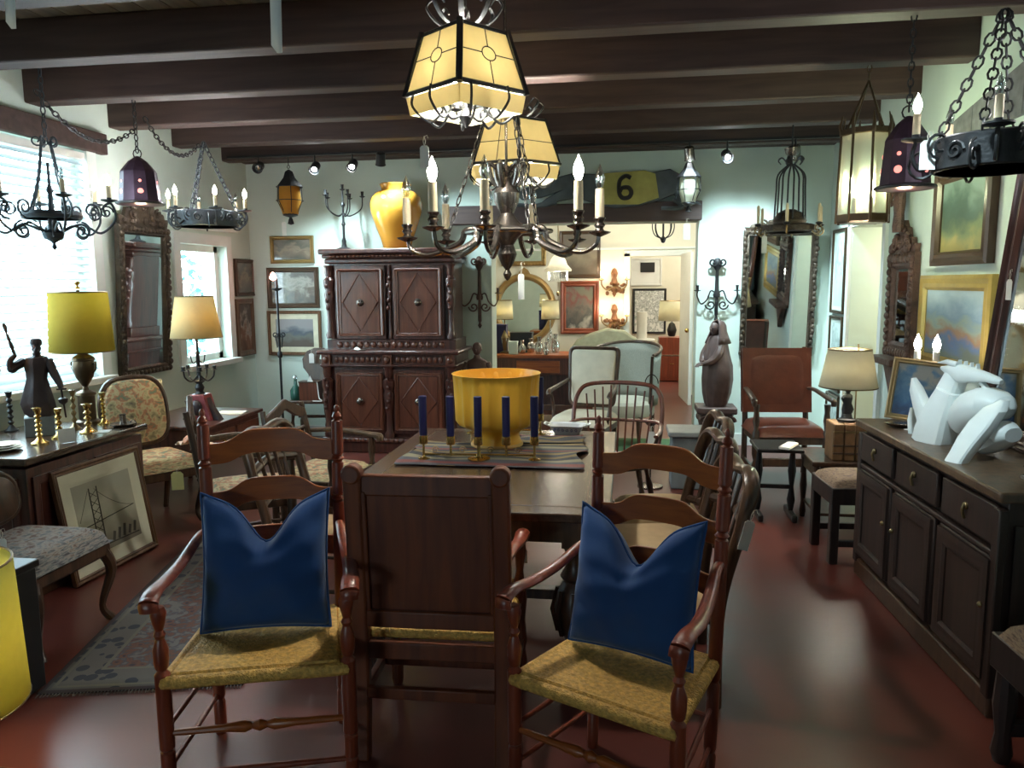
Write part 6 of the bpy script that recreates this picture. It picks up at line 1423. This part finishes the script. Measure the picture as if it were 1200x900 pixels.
# dark side table with white book, and stool, in front of it
t=thing('side_table','small black side table with white booklet, beside the red leather chair','table',(1.02,5.35,0))
MB().box((0,0,.50),(.30,.34,.025)).build('tabletop',M['black'],t,bevel=.006)
for a in (-1,1): MB().turn((a*.11,0,.04),(a*.11,0,.49),[(.014,0),(.028,.2),(.014,.4),(.028,.65),(.014,1)],10).build('leg',M['black'],t); MB().box((a*.11,0,.03),(.035,.30,.05)).build('foot',M['black'],t,bevel=.01)
MB().box((0,0,.22),(.2,.02,.03)).build('stretcher',M['black'],t,bevel=.004)
bk=tag(MB().box((0,0,.012),(.07,.20,.018)).build('booklet',M['tagp'],loc=(1.08,5.25,.513),rot=(math.radians(0),0,math.radians(-28)),bevel=.003),'white booklet lying on the small black side table','booklet')
MB().box((.004,0,.012),(.066,.192,.012)).build('pages',M['linen'],bk,smooth=0)
t=thing('upholstered_stool','dark square stool with tan padded top at the far end of the sideboard','stool',(1.36,4.66,0),math.radians(4))
m=MB(); m.grid(lambda u,v:((u-.5)*.42,(v-.5)*.38,.44+.06*(max(0,1-abs(2*u-1)**5)**.5)*(max(0,1-abs(2*v-1)**5)**.5)),14,14); m.grid(lambda u,v:((u-.5)*.42,(v-.5)*.38,.44),1,1); m.build('padded_top',M['tapbrown'],t,smooth=70)
MB().box((0,0,.40),(.42,.38,.10)).build('seat_frame',M['darkw'],t,bevel=.006)
for a in (-1,1):
    for b in (-1,1): MB().box((a*.185,b*.165,.18),(.05,.05,.36)).build('leg',M['darkw'],t,bevel=.006)
for b in (-1,1): MB().box((0,b*.165,.12),(.34,.03,.04)).build('stretcher',M['darkw'],t,bevel=.005)
# bottom right chair
upholstered_chair('tapestry_chair','dark chair with tapestry seat at the lower right corner of the picture',(1.55,2.42,0),math.radians(100),.50+.0001,.54,sm=M['tapblue'],fr=M['oak'],seat_z=.49,cat='chair') if False else None
t=thing('tapestry_stool','near-black stool with worn tapestry top at the lower right corner','stool',(1.52,2.42,0),math.radians(3))
m=MB(); m.grid(lambda u,v:((u-.5)*.56,(v-.5)*.52,.44+.07*(max(0,1-abs(2*u-1)**5)**.5)*(max(0,1-abs(2*v-1)**5)**.5)),14,14); m.grid(lambda u,v:((u-.5)*.56,(v-.5)*.52,.44),1,1); m.build('padded_top',M['tapbrown'],t,smooth=70)
MB().box((0,0,.385),(.56,.52,.12)).build('seat_frame',M['darkw'],t,bevel=.006)
for a in (-1,1):
    for b in (-1,1): MB().turn((a*.24,b*.22,0),(a*.24,b*.22,.34),[(.025,0),(.035,.1),(.025,.3),(.038,.6),(.03,1)],10).build('leg',M['darkw'],t)
for b in (-1,1): MB().box((0,b*.22,.12),(.46,.03,.05)).build('stretcher',M['darkw'],t,bevel=.005)
# ---------------- hoop-crested chairs along the right of the table (facing the table)
def hoop_chair(name='crested_chair'):
    """local: faces -Y; crest is a heavy bent hoop between two raked posts"""
    t=thing(name,'x','chair'); w=.46
    m=MB(); pts=bez([(-w/2+.02,.20,0),(-w/2+.01,.20,.45),(-w/2,.27,.80),(-w/2+.02,.31,.96),(-w/2+.10,.325,1.02),(0,.33,1.0),(w/2-.10,.325,1.02),(w/2-.02,.31,.96),(w/2,.27,.80),(w/2-.01,.20,.45),(w/2-.02,.20,0)],7)
    m.tube(pts,[.022,.026,.026,.032,.032,.03,.032,.032,.026,.026,.022],10,flat=.8); m.build('hoop_back',M['hoop'],t,bevel=0)
    for z in (.62,.80): MB().tube(bez([(-w/2+.01,.235+(z-.62)*.25,z),(0,.27+(z-.62)*.25,z+.03),(w/2-.01,.235+(z-.62)*.25,z)],6),[.018,.024,.018],8,flat=1.2).build('back_rail',M['oak'],t)
    for x in (-.12,-.04,.04,.12): MB().tube([(x*.8,.245,.62),(x,.33,1.0)],[.012,.009],8).build('spindle',M['oak'],t)
    for s in (-1,1): MB().turn((s*(w/2-.0),-.20,0),(s*(w/2-.0),-.20,.43),[(.02,0),(.026,.1),(.016,.2),(.026,.5),(.018,.7),(.026,1)],10).build('front_leg',M['oak'],t); MB().tube([(s*(w/2-.01),-.2,.16),(s*(w/2-.01),.2,.16)],.012,8).build('stretcher',M['oak'],t)
    MB().box((0,0,.41),(w,.42,.05)).build('seat_frame',M['oak'],t,bevel=.008)
    m=MB(); m.grid(lambda u,v:((u-.5)*w,(v-.5)*.43,.435+.07*(max(0,1-abs(2*u-1)**5)**.5)*(max(0,1-abs(2*v-1)**5)**.5)),14,14); m.grid(lambda u,v:((u-.5)*w,(v-.5)*.43,.434),1,1); m.build('seat_cushion',M['tan'],t,smooth=70)
    return t
h0=hoop_chair(); h0['label']='hoop-crested wooden chair with white tag, nearest on the right side of the table'; h0['group']='hoop-crested chairs around the table'
h0.location=(.125,3.02,0); h0.scale=(1,1,.885); h0.rotation_euler=(0,0,math.radians(-82))
q=at(868,590,Y=2.72); hanging_tag((.455,2.745,.81),.038,.11,math.radians(10),'blue-white tag tied to the crest of the nearest hoop-crested chair',ry=math.radians(14))
dup(h0,(.12,3.55,0),math.radians(-80),'hoop-crested wooden chair with tan seat, middle one on the right side of table')
dup(h0,(.18,4.10,0),math.radians(-84),'hoop-crested wooden chair at the far right corner of the table')
dup(h0,(-1.50,3.62,0),math.radians(86),'hoop-crested wooden chair on the left side of the dining table')
# open-arm dark chairs at left of the table
def open_arm(lab,p,rz,group=None):
    t=thing('open_armchair',lab,'armchair',p,rz,group); w=.56
    for s in (-1,1):
        MB().tube([(s*(w/2-.03),.22,0),(s*(w/2-.03),.22,.45),(s*(w/2-.05),.30,.95)],[.024,.024,.018],8).build('rear_post',M['oak'],t)
        MB().turn((s*(w/2),-.22,0),(s*(w/2),-.22,.66),[(.022,0),(.028,.1),(.018,.2),(.028,.4),(.028,.64),(.017,.7),(.027,.85),(.02,1)],10).build('front_leg',M['oak'],t)
        MB().tube(bez([(s*(w/2-.03),.25,.70),(s*(w/2),.05,.71),(s*(w/2+.01),-.2,.68),(s*(w/2+.01),-.27,.67),(s*(w/2+.01),-.28,.63)],6),[.018,.02,.026,.03,.024],10).build('armrest',M['rustic'],t)
        MB().tube([(s*(w/2-.01),-.2,.15),(s*(w/2-.03),.2,.15)],.012,8).build('stretcher',M['oak'],t)
    MB().box((0,0,.41),(w-.02,.46,.05)).build('seat_frame',M['oak'],t,bevel=.008)
    m=MB(); m.grid(lambda u,v:((u-.5)*(w-.04),(v-.5)*.46,.435+.05*(max(0,1-abs(2*u-1)**5)**.5)*(max(0,1-abs(2*v-1)**5)**.5)),12,12); m.grid(lambda u,v:((u-.5)*(w-.04),(v-.5)*.46,.434),1,1); m.build('seat_cushion',M['tapestry'],t,smooth=70)
    for z in (.58,.74): MB().tube([(-w/2+.03,.235+(z-.45)*.15,z),(w/2-.03,.235+(z-.45)*.15,z)],.013,8).build('back_rail',M['oak'],t)
    MB().prism([(-w/2+.05,.84),(-.12,.87),(0,.95),(.12,.87),(w/2-.05,.84),(w/2-.05,.92),(.1,.98),(0,1.03),(-.1,.98),(-w/2+.05,.92)],.03,TR(0,.285,-.02)).build('crest_rail',M['oak'],t,bevel=.006)
    return t
open_arm('dark open armchair turned away behind the left ladderback armchair',(-2.18,4.10,0),math.radians(120))
oa=open_arm('dark open armchair with pale arm ends between the armoire and table',(-2.02,4.85,0),math.radians(82)); oa.scale=(1,1,.84)
# ---------------- windsor armchair at the far table end
t=thing('windsor_armchair','dark red windsor armchair with bowed spindle back beyond the table','armchair',(-.08,5.02,0),math.radians(-8)); w=.56
bw=[(-.30*math.cos(a)*-1 if False else .30*math.cos(a),.02+.24*math.sin(a) if math.sin(a)>0 else .02+.24*math.sin(a),.92) for a in [PI*k/24 for k in range(25)]]
pts=bez([(-.27,.10,.45),(-.30,.16,.68),(-.28,.24,.86),(-.17,.28,.925),(.17,.28,.925),(.28,.24,.86),(.30,.16,.68),(.27,.10,.45)],6); MB().tube(pts,.015,8).build('bow_back',M['windsor'],t)
pa=bez([(-.30,-.20,.66),(-.31,0,.67),(-.26,.20,.68),(0,.25,.68),(.26,.20,.68),(.31,0,.67),(.30,-.20,.66)],6); MB().tube(pa,.016,8,flat=.7).build('arm_rail',M['windsor'],t)
for i in range(9): x=-.22+.055*i; zt=.92-.35*abs(x)**2*4; MB().tube([(x*.85,.19,.45),(x*1.05,.27,min(.925,zt))],.006,6).build('spindle',M['windsor'],t)
for s in (-1,1):
    for y in (-.15,-.05,.05): MB().tube([(s*.24,y,.45),(s*.305,y,.66)],.008,6).build('arm_spindle',M['oak'],t)
    for y in (-.16,.15):
        MB().turn((s*.27,y*1.45,0),(s*.19,y,.43),[(.012,0),(.018,.15),(.012,.3),(.024,.6),(.014,.75),(.02,1)],10).build('leg',M['oak'],t)
    MB().tube([(s*.245,-.19,.16),(s*.245,.18,.16)],[.01,.016,.01],8).build('stretcher',M['oak'],t)
MB().lathe([(.2,.425),(.275,.432),(.285,.445),(.27,.462),(.15,.452),(.001,.45)],32,ecc=.88).build('saddle_seat',M['oak'],t)
MB().tube([(-.245,0,.16),(.245,0,.16)],[.01,.016,.01],8).build('stretcher',M['oak'],t)
# grey-topped low table with tag stand
t=thing('low_stone_table','low table with pale grey top between the table and the robed statue','table',(.50,6.15,0))
MB().box((0,0,.44),(.34,.36,.04)).build('tabletop',plain('grey_stone',(.32,.34,.34),.4,var=.15),t,bevel=.01); MB().box((0,0,.21),(.28,.30,.42)).build('base',plain('grey_painted_base',(.16,.18,.19),.6),t,bevel=.01)
t=thing('wire_stand','slim wire display stand with tag beside the low grey table','stand',(.20,6.05,0))
MB().tube([(0,0,.02),(0,0,.80)],.006,6).build('stem',M['pewter'],t); MB().lathe([(.10,0),(.10,.015),(.02,.03)],20).build('base',M['pewter'],t)
MB().tube([(.05*math.cos(a),0,.83+.07*math.sin(a)) for a in [PI*k/12 for k in range(13)]],.004,6).build('loop',M['pewter'],t); MB().lathe([(.03,.50),(.05,.52),(.02,.55)],14).build('drip_pan',M['pewter'],t)
hanging_tag((.20,5.99,.50),.06,.16,0,'pale blue-white tag hanging on the wire display stand')
# green rug in the opening
tag(MB().box((0,0,.006),(1.2,.95,.010)).build('green_rug',plain('green_wool',(.06,.14,.06),.95,var=.2),loc=(.02,7.45,.001),bevel=.002),'small plain green rug lying in the opening to the back room','rug')
# white upholstered armchair and barrel chair in the opening
upholstered_chair('upholstered_armchair','cream upholstered armchair with square back standing in the opening',(-.36,6.75,0),math.radians(-14),1.02,.52,sm=M['linen'],fr=M['oak'],back_shape='trap',arms=True,cat='armchair')
t=thing('barrel_chair','grey cane barrel-backed chair just beyond the cream armchair','armchair',(-.02,7.75,0),math.radians(-20))
R1=[];R2=[]
m=MB(); m.grid(lambda u,v:(.32*math.cos(PI*(-.12)+PI*1.24*u)*(1+.1*v),.05+.30*math.sin(PI*(-.12)+PI*1.24*u)*(1+.1*v),.40+v*(.50+.10*math.sin(PI*u))),24,6); m.build('cane_back',M['cane'],t,solid=.012)
m=MB(); m.tube([(.352*math.cos(PI*(-.12)+PI*1.24*u),.05+.33*math.sin(PI*(-.12)+PI*1.24*u),.905+.10*math.sin(PI*u)) for u in [k/24 for k in range(25)]],.016,8); m.build('top_rail',M['oak'],t)
MB().lathe([(.30,.30),(.31,.33),(.31,.42),(.28,.45),(.001,.46)],28).build('seat_cushion',M['linen'],t)
for s in (-1,1):
    for y in (-.18,.24): MB().turn((s*.23,y,0),(s*.22,y,.31),[(.014,0),(.024,.6),(.024,1)],8).build('leg',M['oak'],t)
for x,nm in ((-.29,'arm_post'),(.29,'arm_post')): MB().tube([(x,-.06,.31),(x*1.12,-.09,.90)],.016,8).build(nm,M['oak'],t)
YW=YB2-.005
M['redgilt']=plain('reddish_gilt',(.22,.10,.045),.45,.3,var=.4,bump=.4)
def onfar(x0,y0,x1,y1,Y=YW):
    a=at(x0,y1,Y=Y); c=at(x1,y0,Y=Y); return ((a[0]+c[0])/2,Y,a[2]),c[0]-a[0],c[2]-a[2]
p,w,h=onfar(657,329,702,391); picture('red-framed dark still life painting on the far room wall','picture',p,w,h,plain('red_lacquer_frame',(.20,.05,.025),.35),art('flower_still_life',[(.3,(.30,.28,.24)),(.4,(.05,.05,.045)),(.5,(.12,.10,.08)),(.6,(.16,.05,.04)),(.66,(.14,.13,.09))],3,1.0,seed=21),b=.08,d=.05)
p,w,h=onfar(656,270,704,326); picture('brown landscape above the red-framed still life','picture',p,w,h,M['fdark'],art('brown_landscape',[(.3,(.08,.06,.04)),(.5,(.20,.17,.12)),(.65,(.13,.11,.09))],3,1,seed=23,coordmix=.6),b=.05)
p,w,h=onfar(588,266,640,312); carved_mirror('wall_mirror','gilt-edged wall mirror high on the far room wall left side',p,w,h,0,0,M['fgold'],b=.07,seed=31,big=.7)
# oval mirror
a=at(615,362,Y=YW); RR=(.42,.47)
t=thing('oval_mirror','oval gilt-framed mirror above the red console in the far room','mirror',(a[0],YW,a[2]))
O_=[(RR[0]*math.cos(x),-.02,RR[1]*math.sin(x)) for x in [2*PI*k/36 for k in range(36)]]
m=MB(); m.tube(O_,.05,8,closed=True); m.prism([(-.12,.45),(.12,.45),(.06,.56),(0,.60),(-.06,.56)],.05,TR(0,-.03,0)); m.build('frame',M['goldleaf'],t)
m=MB(); m.add([(x,-.015,z) for x,y,z in O_],[tuple(range(36))]); m.build('mirror_glass',M['mirror'],t,smooth=0)
# sconces pair with lit bulbs
for px,py,lab in ((720,332,'upper of two gilt flower wall sconces with glowing bulbs'),(720,374,'lower of two gilt flower wall sconces with glowing bulbs')):
    a=at(px,py,Y=YW); t=thing('flower_sconce',lab,'wall sconce',(a[0],YW-.03,a[2]),0,'gilt flower sconces in the far room')
    rnd=random.Random(px+py); m=MB(); m.lathe([(.001,-.2),(.03,-.15),(.02,-.05),(.05,.0),(.03,.08),(.05,.14),(.03,.2),(.001,.22)],10)
    for k in range(22): m.ball((rnd.uniform(-.14,.14),rnd.uniform(-.08,-.01),rnd.uniform(-.14,.0)),(rnd.uniform(.02,.035),.02,rnd.uniform(.02,.035)),6,5)
    m.build('flower_backplate',M['redgilt'],t)
    for s in (-1,1):
        MB().tube(bez([(0,-.03,-.05),(s*.1,-.08,-.09),(s*.17,-.1,-.03),(s*.18,-.1,.04)],6),.01,6).build('arm',M['goldleaf'],t)
        c=MB(TR(s*.18,-.1,.04)).lathe([(.008,0),(.04,.01),(.02,.03)],10).build('drip_pan',M['goldleaf'],t)
        bulb_candle(t,s*.18,-.1,.06,.05,.012,True)
        lamp((a[0]+s*.18,YW-.18,a[2]+.17),(1,.74,.42),3,.03)
# sage settee
a=at(712,420,Y=10.6)
t=thing('camelback_settee','sage green camelback settee against the far room wall','settee',(a[0]-.02,10.62,0),0)
pr=[(-.50,.35),(-.50,.70),(-.42,.82),(-.25,.90),(0,.98),(.25,.94),(.40,.84),(.50,.70),(.50,.35)]
MB().prism(pr,.16,TR(0,.28,0)).build('backrest',M['sage'],t,bevel=.03); MB().box((0,-.02,.36),(.96,.56,.18)).build('seat_cushion',M['sage'],t,bevel=.04)
for s in (-1,1): MB().box((s*.50,0,.42),(.12,.62,.36)).build('armrest',M['sage'],t,bevel=.05); MB().box((s*.46,-.22,.13),(.05,.05,.26)).build('leg',M['oak'],t,bevel=.006); MB().box((s*.46,.26,.13),(.05,.05,.26)).build('leg',M['oak'],t,bevel=.006)
# red-brown console bar with glassware
t=thing('red_console','red-brown long console table covered with glassware in the back room','console',(-1.0,8.95,0)); CH=.80
MB().box((0,0,CH-.02),(1.30,.50,.04)).build('console_top',M['cherry_h'],t,bevel=.006); MB().box((0,.02,CH-.14),(1.24,.44,.2)).build('case',M['carved_lt'],t,bevel=.004)
MB().box((0,.04,.12),(1.2,.4,.05)).build('lower_shelf',M['carved_lt'],t,bevel=.004); MB().box((0,.22,.4),(1.2,.02,.5)).build('back_panel',M['carved'],t,smooth=0)
for sx in (-1,1):
    for sy in (-1,1): MB().box((sx*.6,sy*.2,.36),(.05,.05,.72)).build('leg',M['carved_lt'],t,bevel=.006)
MB().box((-.0,-.225,CH-.14),(.5,.015,.14)).build('drawer',M['cherry_h'],t,bevel=.004)
def fputs(px,Y=8.9,z=CH): q=at(px,450,Y=Y); return (q[0],Y,z)
def small_lamp(px,lab,shade_y0,shade_y1,Y=8.9,w=.12):
    p=fputs(px,Y); top=at(px,shade_y0,Y=Y)[2]-p[2]; bot=at(px,shade_y1,Y=Y)[2]-p[2]
    def b(t): 
        MB().lathe([(.06,0),(.06,.015),(.02,.03),(.03,.12),(.045,.18),(.02,.24),(.008,.28),(.008,bot+.08)],16).build('glass_base',M['crystal'] if px>600 else M['brassd'],t)
        for k in range(6): A=k*PI/3; MB(TR(.05*math.cos(A),.05*math.sin(A),.12)).lathe([(.0005,0),(.008,.03),(.001,.07)],6).build('crystal_drop',M['crystal'],t,smooth=0)
    table_lamp('table_lamp',lab,p,b,None,M['shade_white'],w,w*.9,top-bot,bot,'bulb_warm',5,(1,.85,.6))
small_lamp(592,'small white-shaded lamp at left end of the red console',352,374,w=.10)
small_lamp(645,'white-shaded crystal lamp at right end of the red console',352,374,w=.105)
gl=[(612,8.88,'squat clear glass jar on the red console beside dark box',.05,.15),(632,8.80,'tall clear glass pitcher in front of the crystal lamp',.05,.20),(622,8.98,'round clear glass decanter behind the pitcher on the console',.055,.17),(640,8.72,'stemmed clear goblet nearest the right end of console',.035,.14),(651,8.98,'clear bell jar at the far right end of console',.05,.22)]
for px,Y,lab,r_,h_ in gl:
    p=fputs(px,Y); t=thing('glass_vessel',lab,'glassware',p,0,'glassware on the red console')
    MB().lathe([(r_*.7,0),(r_*.75,.006),(r_,h_*.3),(r_*.9,h_*.55),(r_*.4,h_*.75),(r_*.5,h_*.95),(r_*.55,h_)],20).build('vessel_body',M['crystal'],t,solid=.002); MB().lathe([(r_*.55,h_-.004),(r_*.6,h_),(r_*.55,h_+.004)],20).build('rim',M['crystal'],t)
for px,Y,lab,sz,mt in ((602,8.80,'grey tissue-box shaped canister on the console front',(.10,.08,.15),'plaster'),(612,9.05,'black lacquer box at the back of the red console',(.26,.16,.24),'black'),(589,8.95,'dark blue box at the left end of the console',(.12,.12,.34),'navy')):
    p=fputs(px,Y); b=thing('lidded_box',lab,'box',p); MB().box((0,0,sz[2]/2-.01),(sz[0],sz[1],sz[2]-.02)).build('box_body',M[mt],b,bevel=.005); MB().box((0,0,sz[2]-.01),(sz[0]+.008,sz[1]+.008,.02)).build('lid',M[mt],b,bevel=.004)
# pendant lamp with crystal fringe
a=at(654,318,Y=9.4); t=thing('fringed_pendant','bright white glass pendant with beaded crystal fringe in the back room','pendant lamp',(a[0],9.4,a[2]))
MB().lathe([(.16,.0),(.165,.02),(.11,.08),(.09,.14),(.05,.19),(.02,.20)],24).build('pendant_shade',shade_mat('opal_glass',(.95,.93,.85),tr=.7),t,solid=.003)
m=MB()
for k in range(36): A=2*PI*k/36; m.tube([(.12*math.cos(A),.12*math.sin(A),.0),(.115*math.cos(A),.115*math.sin(A),-.12)],.003,4)
m.build('crystal_fringe',M['crystal'],t,kind='stuff'); MB().tube([(0,0,.2),(0,0,3.0-a[2])],.006,6).build('rod',M['brassd'],t); MB().ball((0,0,.08),(.04,.04,.05)).build('bulb',M['bulb_on'],t)
MB().tube([(0,0,-.12),(0,0,-.25)],.003,5).build('pull_cord',M['brassd'],t); MB().ball((0,0,-.27),(.02,.02,.03)).build('pull_ball',M['brassd'],t)
lamp((a[0],9.4,a[2]-.05),(1,.93,.8),18,.06)
# small iron basket chandelier hanging in back room
a=at(777,285,Y=9.0); t=thing('iron_chandelier','small dark iron basket chandelier seen through the top of the opening','chandelier',(a[0],9.0,a[2]),0)
MB().lathe([(.001,0),(.02,.01),(.035,.05),(.01,.08),(.01,.6)],10).build('stem',M['iron'],t); MB().tube([(0,0,.6),(0,0,3.0-a[2])],.006,6).build('rod',M['iron'],t)
for k in range(8): A=k*PI/4; MB().tube(rot_pts(bez([(.02,0,.05),(.09,0,.09),(.12,0,.16),(.12,0,.24)],5),A),.006,6).build('arm',M['iron'],t); MB(TR(.12*math.cos(A),.12*math.sin(A),.24)).lathe([(.005,0),(.025,.005),(.012,.03)],8).build('candle_cup',M['iron'],t)
# end room: framed prints, lamp, cabinet
Y3=YB3-.005
def onend(x0,y0,x1,y1): return onfar(x0,y0,x1,y1,Y3)
p,w,h=onend(738,302,776,335); pw_=picture('white-framed print with small dark image in the end room, upper','picture',p,w,h,M['white'],art('white_print',[(.4,(.8,.8,.76)),(.6,(.7,.7,.66))],3,0,seed=41),b=.04); 
MB().box((.03,-.022,h*.66),(.26,.010,.18)).build('mounted_image',M['black'],pw_,smooth=0)
p,w,h=onend(741,338,781,391); picture('large black-framed floral print in the end room, lower','picture',p,w,h,M['black'],art('line_flower_print',[(.44,(.8,.8,.76)),(.5,(.25,.28,.25)),(.55,(.75,.75,.72)),(.62,(.3,.3,.28)),(.66,(.8,.8,.76))],9,1.5,seed=44,coordmix=.1),b=.04,d=.03)
a=at(787,400,Y=12.9); t=thing('red_cabinet','red-brown cabinet with pale stripe in the end room doorway','cabinet',(a[0],12.9,0)); zt=at(787,395,Y=12.7)[2]
MB().box((0,0,zt/2),(.42,.40,zt-.02)).build('case',M['cherry'],t,bevel=.006); MB().box((0,-.205,zt-.30),(.42,.015,.02)).build('pale_stripe',M['linen'],t,smooth=0)
for s in (-1,1): d_=MB().box((s*.1,-.205,zt*.35),(.19,.015,zt*.5)).build('door',M['cherry'],t,bevel=.004); MB().ball((s*.02,-.22,zt*.4),.012).build('knob',M['brass'],d_)
def cer(t): MB().lathe([(.05,0),(.06,.02),(.08,.1),(.05,.2),(.01,.24),(.01,.40)],16).build('ceramic_base',M['black'],t)
table_lamp('table_lamp','cream drum-shaded lamp on the red-brown cabinet in the end room',(a[0],12.9,zt),cer,None,M['shade_white'],.22,.20,.32,.26,'bulb_warm',10,(1,.9,.65))
a=at(752,400,Y=12.4); t=thing('white_pedestal','white turned pedestal table in the end room','pedestal',(a[0],12.4,0))
MB().lathe([(.14,0),(.15,.02),(.06,.08),(.10,.3),(.05,.6),(.06,.68)],20).build('column',M['white'],t); MB().lathe([(.2,.68),(.21,.70),(.2,.72)],24).build('pedestal_top',M['white'],t)
b=thing('white_cylinder_vase','plain white cylinder vase on the white pedestal','vase',(a[0],12.4,.72)); MB().lathe([(.08,0),(.08,.42),(.07,.42),(.065,.02)],20).build('vase_body',M['white'],b); MB().lathe([(.078,.42),(.083,.425),(.075,.43)],20).build('rim',M['white'],b)
cd=bpy.data.cameras.new('camera'); cam=bpy.data.objects.new('camera',cd); C.objects.link(cam)
cd.sensor_fit='HORIZONTAL'; cd.sensor_width=36; cd.lens=36*F_PX/1200; cd.clip_start=.05
mt=Matrix((AX[0],AX[1],tuple(-c for c in AX[2]))).transposed().to_4x4(); mt.translation=EYE; cam.matrix_world=mt
sc=bpy.context.scene; sc.camera=cam
sc.view_settings.view_transform='Standard'; sc.view_settings.look='None'; sc.view_settings.gamma=1; sc.view_settings.use_curve_mapping=False; sc.view_settings.exposure=0.0
sc.cycles.max_bounces=8; sc.cycles.diffuse_bounces=4; sc.cycles.transparent_max_bounces=16; sc.cycles.caustics_reflective=False; sc.cycles.caustics_refractive=False; sc.cycles.sample_clamp_indirect=6
